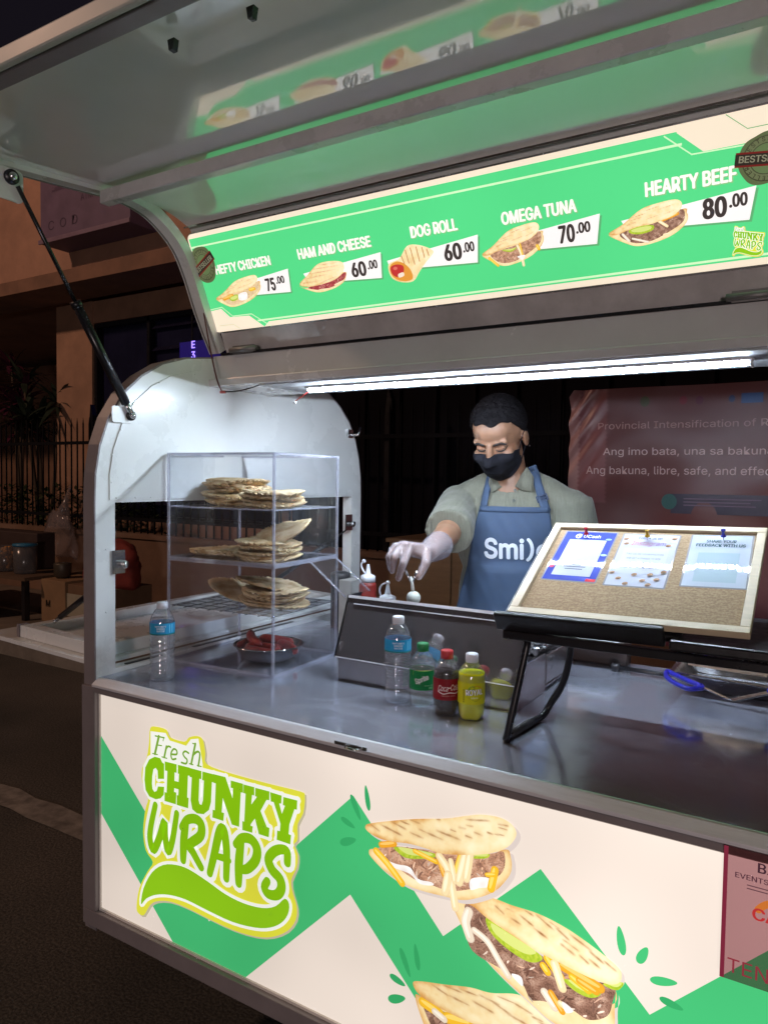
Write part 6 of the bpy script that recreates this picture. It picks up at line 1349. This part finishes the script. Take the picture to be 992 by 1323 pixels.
# ================================================================== street and background
def ground_mat():
    m = bpy.data.materials.new('worn_asphalt'); N, L = nodes_of(m); b = N['Principled BSDF']; tc = N.new('ShaderNodeTexCoord')
    n1 = N.new('ShaderNodeTexNoise'); n1.inputs['Scale'].default_value = 0.9; n1.inputs['Detail'].default_value = 8; n2 = N.new('ShaderNodeTexNoise'); n2.inputs['Scale'].default_value = 110; n2.inputs['Detail'].default_value = 3
    for n in (n1, n2): L.new(tc.outputs['Object'], n.inputs[0])
    cr = N.new('ShaderNodeValToRGB'); cr.color_ramp.elements[0].position = 0.35; cr.color_ramp.elements[0].color = (0.040, 0.042, 0.036, 1); cr.color_ramp.elements[1].position = 0.68; cr.color_ramp.elements[1].color = (0.115, 0.105, 0.088, 1); L.new(n1.outputs[0], cr.inputs[0])
    c2 = N.new('ShaderNodeValToRGB'); c2.color_ramp.elements[0].position = 0.38; c2.color_ramp.elements[0].color = (0.55, 0.55, 0.55, 1); c2.color_ramp.elements[1].position = 0.66; c2.color_ramp.elements[1].color = (1.35, 1.33, 1.3, 1); L.new(n2.outputs[0], c2.inputs[0])
    mx = N.new('ShaderNodeMixRGB'); mx.blend_type = 'MULTIPLY'; mx.inputs[0].default_value = 1; L.new(cr.outputs[0], mx.inputs[1]); L.new(c2.outputs[0], mx.inputs[2]); L.new(mx.outputs[0], b.inputs['Base Color']); b.inputs['Roughness'].default_value = 0.85
    bp = N.new('ShaderNodeBump'); bp.inputs['Strength'].default_value = 0.6; bp.inputs['Distance'].default_value = 0.006; L.new(n2.outputs[0], bp.inputs['Height']); L.new(bp.outputs[0], b.inputs['Normal']); return m
mb = MB(); mb.box((-80, -60, -0.2), (60, 80, 0.0)); struct('ground', mb, ground_mat())
mb = MB(); pts = []
n = 60
for i in range(n+1):
    x = -9+8.9*i/n; pts.append((x, 0.645+0.02*noise.noise(Vector((x*6, 0, 0))), 0.785+0.02*noise.noise(Vector((x*6, 5, 0)))))
mb.add([(x, a, 0.004) for x, a, b in pts]+[(x, b, 0.004) for x, a, b in pts], [(i, i+1, n+2+i, n+1+i) for i in range(n)])
struct('road_marking', mb, pbr('worn_road_paint', (0.26, 0.24, 0.21), 0.8, var=0.45, vscale=14))
mb = MB(); mb.box((-30, 2.35, 0.0), (8, 3.985, 0.11)); struct('pavement', mb, pbr('dirty_concrete', (0.16, 0.13, 0.10), 0.9, var=0.3, vscale=3, bump=0.2, bscale=60))
mb = MB(); mb.box((-30, 2.23, 0.0), (8, 2.345, 0.125)); struct('kerb', mb, pbr('kerb_concrete', (0.20, 0.18, 0.15), 0.9, var=0.3, vscale=5))
OCHRE = pbr('ochre_wall_paint', (0.40, 0.235, 0.155), 0.85, var=0.22, vscale=2.2, bump=0.1, bscale=30)
mb = MB(); mb.box((-18, 4.0, 0.0), (3.2, 4.12, 0.80)); mb.box((-18, 3.98, 0.8005), (3.2, 4.14, 0.85)); solo('low_wall', mb, pbr('dark_ochre_paint', (0.22, 0.135, 0.09), 0.9, var=0.3, vscale=1.6, bump=0.1, bscale=30), 'low ochre painted wall under the black picket fence', 'wall')  # darker ochre than the building walls
fence = thing('picket_fence', 'black iron picket fence with pointed tops on the low ochre wall', 'fence', (-5, 4.06, 0.85))
mb = MB()
for i in range(128):
    x = -10.5+i*0.105; mb.tube([(x, 4.06, 0.8505), (x, 4.06, 2.02), (x, 4.06, 2.10)], [0.009, 0.009, 0.001], 6)
part('pickets', mb, pbr('matte_black_iron', (0.010, 0.010, 0.012), 0.9, spec=0.1), fence)
mb = MB()
for z in (0.98, 1.80): mb.box((-10.6, 4.049, z), (3.0, 4.071, z+0.035))
part('rails', mb, pbr('matte_black_iron', (0.010, 0.010, 0.012), 0.9, spec=0.1), fence)
for x in (-9.4, -5.45, -1.6, 2.2):
    mb = MB(); mb.box((x-0.035, 4.072, 0.8505), (x+0.035, 4.13, 2.0)); mb.prism([(-0.035, 2.0), (0.035, 2.0), (0.03, 2.12), (-0.01, 2.24)], lambda a, b, t: (x+a, t, b), 4.074, 4.128); part('post', mb, BLACKM, fence)
bd_ = thing('shop_building', 'ochre two storey building with overhanging upper floor and blue lit window', 'building', (-9, 7, 0))
mb = MB(); mb.box((-18, 4.32, 3.86), (-3.0, 9, 5.9)); part('upper_wall', mb, pbr('upper_wall_paint', (0.44, 0.25, 0.17), 0.85, var=0.22, vscale=1.5, bump=0.08, bscale=25), bd_)
mb = MB(); mb.box((-18, 4.28, 3.70), (-3.0, 4.9, 3.8595)); part('ledge', mb, pbr('ledge_paint', (0.24, 0.135, 0.09), 0.9, var=0.25, vscale=3), bd_)
mb = MB(); mb.box((-7.40, 5.0, 0.0), (-6.66, 5.7, 3.6995)); part('column', mb, OCHRE, bd_)
mb = MB(); mb.box((-6.659, 5.02, 3.42), (-3.0, 5.4, 3.6995)); mb.box((-6.659, 5.02, 0.0), (-3.0, 5.4, 0.9)); mb.box((-3.55, 5.02, 0.9005), (-3.0, 5.4, 3.4195)); mb.box((-18, 8.2, 0), (-7.2, 8.4, 3.6995)); part('ground_floor_wall', mb, OCHRE, bd_)
wn = None
mb = MB()
for x in (-6.655, -5.66, -4.62, -3.60): mb.box((x, 5.03, 0.905), (x+0.05, 5.12, 3.415))
mb.box((-6.604, 5.03, 3.36), (-3.551, 5.11, 3.415)); mb.box((-6.604, 5.03, 0.905), (-3.551, 5.11, 0.96)); win = part('window', mb, BLACKM, bd_)
mb = MB(); mb.box((-6.60, 5.13, 0.905), (-3.56, 5.14, 3.415)); part('panes', mb, pbr('blue_night_glass', (0.015, 0.016, 0.045), 0.12, var=0.3, vscale=1.5), win)
mb = MB()
for x0, x1 in ((-5.61, -4.625), (-4.565, -3.605)):
    for i in range(9): z = 1.1+i*0.27; mb.obox((x0, 5.06, z), (x1-x0, 0, 0), (0, 0.05, 0.05), (0, 0.004, -0.004))
part('louvre_blades', mb, pbr('dark_louvre', (0.02, 0.02, 0.05), 0.3), win)
ng = thing('neon_sign', 'small blue neon sign glowing in the shop window', 'neon sign', (-4.55, 5.0, 2.6))
NB = emit('blue_neon', (0.10, 0.05, 1.0), 1.6); NW = emit('pale_neon', (0.30, 0.20, 1.0), 2.2)
def npx(px, py, y=5.0): p = at(px, py, 1, y); return p
a0 = npx(241, 437); a1_ = npx(262, 475)
P = Print(lambda u, v, h: (u, 5.008-h, v), 1e-3)
p0 = npx(247, 452); p1 = npx(259, 452); hh = abs(npx(247, 437).z-p0.z)
P.text('E', (p0.x, p0.z+0.02), hh*0.6, (255, 255, 255), bold=0.05); P.text('3', (p0.x, p0.z-hh*0.75), hh*0.6, (255, 255, 255), bold=0.05); P.text('E', (p0.x-0.06, p0.z-hh*1.75), hh*0.75, (255, 255, 255), bold=0.03)
part('letters', P.mb, NW, ng, fixn=False)
mb = MB(); mb.box((p0.x-0.20, 5.012, p0.z-hh*1.95), (p0.x+0.45, 5.022, p0.z+hh*0.75)); part('glow_panel', mb, emit('deep_blue_glow', (0.02, 0.01, 0.30), 0.22), ng)  # emissive panel added for the soft blue glow round the letters
mb = MB(); mb.box((p0.x-0.02, 5.0235, 3.0), (p0.x, 5.029, 3.4)); part('hanger', mb, BLACKM, ng)
# projecting sign box
sbx = thing('wall_sign', 'dull purple sign box fixed to the upper wall of the ochre building', 'wall sign', (-5.4, 4.1, 4.05))
mb = MB(); mb.box((-6.17, 3.96, 4.06), (-4.66, 4.318, 5.3)); part('box', mb, pbr('purple_sign_face', (0.15, 0.10, 0.165), 0.6, var=0.18, vscale=4), sbx, bevel=0.01)
mb = MB(); mb.box((-6.18, 3.94, 4.055), (-4.65, 3.958, 4.10)); part('trim', mb, pbr('sign_trim', (0.22, 0.15, 0.21), 0.5), sbx)
P = Print(lambda u, v, h: (u, 3.9585-h, v), 4e-4); 
for i, ch in enumerate('COD'): P.text(ch, (-6.02+i*0.21, 4.19), 0.10, (70, 52, 74), xs=1.2)
P.text('ATM', (-5.45, 4.42), 0.07, (74, 56, 80)); 
for i in range(5): P.rect(-5.95+i*0.05, 4.6+i*0.02, -5.6+i*0.05, 4.62+i*0.02, (86, 66, 92))
part('lettering', P.mb, SIGNPAINT, sbx, colors=True, fixn=False)
# dark backdrop added to stand for the darkness behind the seller
gt = thing('dark_backdrop', 'tall dark sheet standing in for the darkness behind fence and seller', 'backdrop', (-0.2, 4.6, 0))
mb = MB(); mb.box((-2.99, 4.55, 0.05), (6.0, 4.58, 3.6)); part('sheet', mb, pbr('black_backdrop_sheet', (0.008, 0.008, 0.012), 0.9, var=0.3, vscale=2, spec=0.1), gt)
mb = MB()
for i in range(24): x = -2.9+i*0.37; mb.box((x, 4.52, 0.06), (x+0.035, 4.549, 3.58))
part('ribs', mb, pbr('black_rib', (0.010, 0.010, 0.014), 0.9, spec=0.1), gt)
# ---- plants
def leafy(name, label, c, n, ext, size, mat, seed, cat='shrub'):
    r_ = random.Random(seed); mb = MB()
    for i in range(n):
        p = Vector((c[0]+ext[0]*r_.gauss(0, 0.45), c[1]+ext[1]*r_.gauss(0, 0.45), c[2]+ext[2]*r_.uniform(0, 1)**0.8)); a = r_.uniform(0, 6.28); L_ = size*r_.uniform(0.6, 1.3); d = Vector((math.cos(a), math.sin(a), r_.uniform(-0.3, 0.8))).normalized(); s_ = d.cross(Vector((0, 0, 1))).normalized()*L_*0.22
        mb.add([p, p+d*L_*0.5+s_, p+d*L_, p+d*L_*0.5-s_], [(0, 1, 2, 3)])
    t = thing(name, label, cat, (c[0], c[1], 0)); part('foliage', mb, mat, t, fixn=False)
    mb = MB()
    for k_ in range(5): mb.tube([(c[0]+0.1*(k_-2)*ext[0], c[1], 0.0), (c[0]+0.22*(k_-2)*ext[0], c[1]+r_.uniform(-.1, .1), c[2]+ext[2]*0.7)], [0.018, 0.006], 6)
    part('stems', mb, pbr('bark', (0.07, 0.05, 0.035), 0.9), t); return t
G1 = pbr('dark_leaf', (0.035, 0.055, 0.022), 0.5, var=0.5, vscale=8); G2 = pbr('purple_leaf', (0.085, 0.018, 0.045), 0.45, var=0.5, vscale=8); G3 = pbr('green_strap_leaf', (0.03, 0.045, 0.03), 0.4, var=0.4, vscale=8)
for i, x in enumerate((-9.9, -8.7, -7.6, -6.5, -5.6)): leafy('shrub', ['dark clipped shrub behind the fence at the far left edge', 'dark shrub behind the fence under the purple cordyline', 'dark shrub behind the fence left of the ochre column', 'dark shrub behind the pickets before the ochre column', 'dark shrub behind the fence right of the ochre column'][i], (x, 4.55, 0.15), 900, (0.75, 0.25, 1.15), 0.10, G1, 20+i)
def cordyline(label, c, h, mat, seed, heads=4):
    r_ = random.Random(seed); t = thing('cordyline', label, 'plant', c); mb = MB(); st_ = MB()
    for k_ in range(heads):
        hz = h*r_.uniform(0.55, 1.0); q = Vector((c[0]+r_.uniform(-.45, .45), c[1]+r_.uniform(-.2, .2), hz)); st_.tube([c, (Vector(c)+q)/2+Vector((r_.uniform(-.08, .08), 0, 0)), q], [0.03, 0.022, 0.015], 7)
        for i in range(34):
            a = r_.uniform(0, 6.28); el = r_.uniform(-0.2, 1.2); L_ = r_.uniform(0.35, 0.75); d = Vector((math.cos(a)*math.cos(el), math.sin(a)*math.cos(el), math.sin(el))); s_ = d.cross(Vector((0, 0, 1))).normalized(); pts = [q+d*L_*u+Vector((0, 0, -0.35*L_*u*u)) for u in (0, .25, .5, .75, 1)]; ws = [0.010, 0.032, 0.036, 0.024, 0.002]
            vs = []
            for p_, w2 in zip(pts, ws): vs += [p_+s_*w2, p_-s_*w2]
            mb.add(vs, [(2*j, 2*j+1, 2*j+3, 2*j+2) for j in range(4)], True)
    part('leaves', mb, mat, t, fixn=False); part('stem', st_, pbr('bark', (0.07, 0.05, 0.035), 0.9), t)
cordyline('purple leaved cordyline behind the fence left of the ochre column', (-8.35, 5.1, 0.0), 3.3, G2, 3, 5)
cordyline('green strap leaved plant tall against the ochre column', (-7.75, 5.0, 0.0), 2.9, G3, 5, 5)
cordyline('dark strap leaved plant at the far left behind the fence', (-9.6, 4.9, 0.0), 2.9, G3, 8, 5)
# ---- banner behind the seller
bnr = thing('banner', 'dark red health banner with pale writing on a frame behind the seller', 'banner', (1.5, 2.2, 0))
BY = 2.20
b0_ = at(737, 505, 1, BY); bz1 = b0_.z; bx_ = b0_.x; BW2 = 1.9; bz0 = 0.75
def bnp(u, v, h):
    e = math.exp(-((u-bx_)/0.10)**2)*math.exp(-((bz1-v)/0.35)**2)
    return (u, BY-0.012*noise.noise(Vector((u*4, v*4, 1)))-0.018*e*math.sin((u-bx_)*70+(bz1-v)*50)-h, v)
P = Print(bnp, 6e-4)
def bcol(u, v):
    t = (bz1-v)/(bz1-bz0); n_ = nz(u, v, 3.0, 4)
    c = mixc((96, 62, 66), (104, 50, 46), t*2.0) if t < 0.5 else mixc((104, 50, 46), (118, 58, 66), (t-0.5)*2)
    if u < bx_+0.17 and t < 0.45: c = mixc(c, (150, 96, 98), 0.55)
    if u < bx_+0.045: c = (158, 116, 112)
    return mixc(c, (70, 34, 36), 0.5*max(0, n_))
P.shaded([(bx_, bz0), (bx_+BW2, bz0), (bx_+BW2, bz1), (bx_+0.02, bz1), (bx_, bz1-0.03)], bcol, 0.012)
def btext(t, a, b, hpx, col, bold=0.0):
    p = at(*a, 1, BY); q_ = at(*b, 1, BY); P.text(t, (p.x, p.z), abs(at(a[0], a[1]-hpx, 1, BY).z-p.z), col, bold=bold, width=(q_.x-p.x))
WB_ = (214, 188, 186)
btext('Provincial Intensification of Routine', (772, 555), (1046, 548), 8.5, (172, 138, 136)); btext('Ang imo bata, una sa bakuna', (779, 588), (999, 584), 9, WB_); btext('Ang bakuna, libre, safe, and effective', (757, 612), (1026, 610), 9.5, WB_)
for px, py, r_, col in ((833, 519, 7, (60, 66, 40)), (882, 517, 6, (112, 40, 56)), (903, 517, 6, (84, 34, 60)), (945, 515, 5, (30, 50, 96))): 
    c = at(px, py, 1, BY); k_ = (at(px+1, py, 1, BY).x-c.x); P.disc((c.x, c.z), r_*k_*0.85, r_*k_, col)
c = at(957, 521, 1, BY); d = at(986, 507, 1, BY); P.rect(c.x, c.z, d.x, d.z, (34, 72, 128))
c = at(866, 660, 1, BY); d = at(1060, 642, 1, BY); P.rect(c.x, c.z-0.01, d.x, d.z, (40, 24, 54)); c = at(864, 648, 1, BY); P.disc((c.x, c.z), 0.032, 0.034, (44, 96, 92))
for i, wd in enumerate((.30, .26, .28)): P.rect(c.x+0.06, c.z+0.012-i*0.014, c.x+0.06+wd, c.z+0.017-i*0.014, (120, 96, 120))
P.mb.sm = [True]*len(P.mb.f)
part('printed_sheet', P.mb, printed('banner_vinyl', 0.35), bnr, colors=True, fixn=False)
mb = MB()
for x in (bx_+0.03, bx_+BW2-0.03): mb.box((x-0.02, BY+0.03, 0.0), (x+0.02, BY+0.07, bz1-0.02))
mb.box((bx_+0.051, BY+0.03, bz1-0.06), (bx_+BW2-0.051, BY+0.07, bz1-0.02)); mb.box((bx_+0.051, BY+0.03, bz0+0.02), (bx_+BW2-0.051, BY+0.07, bz0+0.06)); part('wood_frame', mb, pbr('rough_wood', (0.25, 0.17, 0.10), 0.8), bnr)
# ---- plywood cabinet behind the seller
c0_, c1_ = at(503, 700, 1, 2.0), at(612, 702, 1, 2.0)
pc = thing('plywood_cabinet', 'brown plywood cabinet standing behind the seller', 'cabinet', ((c0_.x+c1_.x)/2, 2.2, 0))
mb = MB(); mb.box((c0_.x, 2.0, 0.0), (c1_.x+0.25, 2.45, c0_.z)); part('carcase', mb, pbr('brown_plywood', (0.24, 0.135, 0.065), 0.6, var=0.2, vscale=4, stretch=(1, 1, 6)), pc, bevel=0.004)
mb = MB(); mb.box((c0_.x-0.01, 1.98, c0_.z+0.0005), (c1_.x+0.26, 2.47, c0_.z+0.02)); part('top_board', mb, pbr('brown_plywood_top', (0.16, 0.09, 0.045), 0.5), pc)
mb = MB(); xm = (c0_.x+c1_.x+0.25)/2
for x0_, x1_ in ((c0_.x+0.02, xm-0.004), (xm+0.004, c1_.x+0.23)): mb.box((x0_, 1.985, 0.05), (x1_, 1.9995, c0_.z-0.02))
part('doors', mb, pbr('brown_plywood_door', (0.26, 0.15, 0.075), 0.55, var=0.2, vscale=4, stretch=(1, 1, 6)), pc, bevel=0.003)
# ---- stall things at the far left
tb = thing('side_table', 'dark table with hanging cloth carrying food tubs at far left', 'table', (-5.6, 3.0, 0.11))
mb = MB(); mb.box((-6.6, 2.75, 0.49), (-4.62, 3.4, 0.52)); part('table_top', mb, pbr('table_wood', (0.12, 0.075, 0.045), 0.6), tb)
mb = MB(); mb.grid(lambda u, v: (-6.6+1.55*u, 2.742-0.03*abs(math.sin(u*24))*v, 0.489-0.375*v), 90, 8); cl_ = part('cloth', mb, pbr('purple_cloth', (0.045, 0.02, 0.075), 0.9), tb); cl_.modifiers.new('t', 'SOLIDIFY').thickness = 0.004
for x in (-6.5, -4.75):
    for y in (2.80, 3.33): mb = MB(); mb.box((x, y, 0.1105), (x+0.05, y+0.05, 0.4895)); part('leg', mb, BLACKM, tb)
def tub(px, py, y, r, h, lid, fillc, label):
    p = at(px, py, 1, y); t = thing('food_tub', label, 'tub', (p.x, y, 0.521)); mb = MB(); mb.lathe([(r*0.9, 0), (r, 0.01), (r*1.05, h), (r*1.0, h), (r*0.95, 0.012), (0.0005, 0.012)], n=28); part('tub_body', mb, clear('cloudy_tub', (0.85, 0.85, 0.85), 1.4, 0.05, 0.2, 0.22, (0.35, 0.34, 0.34)), t, False)
    if lid: mb = MB(); mb.lathe([(0.0005, h+0.0005), (r*1.1, h+0.0005), (r*1.1, h+0.02), (0.0005, h+0.024)], n=28); part('lid', mb, pbr('blue_lid', (0.03, 0.18, 0.32), 0.4), t, False)
    if fillc:
        mb = MB(); r_ = random.Random(2)
        for i in range(40): a = r_.uniform(0, 6.28); q = r*0.75*math.sqrt(r_.random()); mb.ball((q*math.cos(a), q*math.sin(a), r_.uniform(0.03, h*0.9)), r*0.2, 8)
        part('snack_balls', mb, pbr('orange_snack', fillc, 0.5, var=0.6, vscale=9), t, False)
tub(8, 733, 2.95, 0.115, 0.24, False, (0.55, 0.25, 0.05), 'clear tub of orange snacks on the side table')
tub(33, 729, 2.95, 0.10, 0.26, True, None, 'cloudy tub with a blue lid on the side table')
mb = MB(); p = at(45, 728, 1, 3.2); mb.box((p.x-0.7, 3.15, 0.521), (p.x+0.12, 3.35, 0.88)); solo('dark_crate', mb, pbr('dark_crate', (0.05, 0.03, 0.025), 0.7), 'dark crate behind the tubs on the side table', 'crate', bevel=0.01)
mb = MB(); x0_ = at(52, 760, 1, 2.9).x; x1_ = at(80, 760, 1, 2.9).x; x2_ = at(128, 760, 1, 2.9).x
CARD = pbr('cardboard', (0.27, 0.165, 0.085), 0.85, var=0.15, vscale=5)
mb.box((x0_+0.02, 2.9, 0.1105), (x1_+0.05, 3.3, 0.50)); b1_ = solo('cardboard_box', mb, CARD, 'narrow cardboard box with a black mark beside the table', 'box', 'cardboard boxes by the fence', bevel=0.004)
P = Print(lambda u, v, h: (u, 2.8985-h, v), 4e-4); p = at(66, 780, 1, 2.9); P.text('M', (p.x-0.07, p.z-0.03), 0.06, (30, 22, 16), bold=0.05); part('printed_mark', P.mb, INK, b1_, colors=True, fixn=False)
mb = MB(); mb.box((x1_+0.06, 2.92, 0.1105), (x2_+0.15, 3.35, 0.48)); b2_ = solo('cardboard_box', mb, pbr('cardboard_dark', (0.17, 0.10, 0.055), 0.85, var=0.2, vscale=5), 'brown cardboard box with a pale label under the red cloth bag', 'box', 'cardboard boxes by the fence', bevel=0.004)
mb = MB(); p = at(83, 795, 1, 2.92); q_ = at(112, 770, 1, 2.92); mb.box((p.x, 2.916, p.z), (q_.x, 2.9195, q_.z)); part('paper_label', mb, pbr('label_paper', (0.36, 0.33, 0.24), 0.8), b2_)
def lump(c, r, seed, amp=0.3, sq=0.0):
    mb = MB(); mb.ball((0, 0, 0), 1.0, 28); out = []
    for v in mb.v:
        v = Vector(v); k_ = 1+amp*noise.noise(v*1.6+Vector((seed, 0, 0)))+amp*0.4*noise.noise(v*4.5+Vector((0, seed, 0))); z = v.z if v.z > -0.55 else -0.55
        out.append((c[0]+v.x*k_*r[0], c[1]+v.y*k_*r[1], c[2]+z*k_*r[2] if z > -0.55 else c[2]-0.55*r[2]))
    mb.v = out; return mb
xm = (x1_+x2_)/2+0.15; solo('cloth_bag', lump((xm, 3.12, 0.62), (0.34, 0.18, 0.25), 3.0), pbr('red_cloth', (0.22, 0.03, 0.02), 0.8, var=0.3, vscale=8, bump=0.2, bscale=30), 'slumped red cloth bag on top of a cardboard box', 'bag')
mb = MB(); p = at(75, 726, 1, 3.0); mb.lathe([(0.05, 0), (0.075, 0.02), (0.08, 0.13), (0.075, 0.14), (0.0005, 0.14)], (p.x, 3.05, 0.5005), 24); solo('cooking_pot', mb, pbr('dull_pot', (0.09, 0.075, 0.055), 0.5, metal=0.5), 'small dull pot on a cardboard box beside the red bag', 'pot')
p = at(84, 690, 1, 3.93)
mb = lump((p.x, 3.86, p.z-0.06), (0.26, 0.10, 0.32), 9.0, 0.35); t_ = Vector((p.x+0.05, 3.97, p.z+0.55)); mb.tube([(p.x, 3.88, p.z+0.12), (p.x+0.02, 3.93, p.z+0.35), t_], [0.12, 0.035, 0.010], 10)
solo('plastic_bag', mb, clear('thin_bag_plastic', (0.9, 0.88, 0.88), 1.4, 0.05, 0.15, 0.22, (0.6, 0.5, 0.48)), 'see-through plastic bag hanging on the picket fence over the low wall', 'bag')
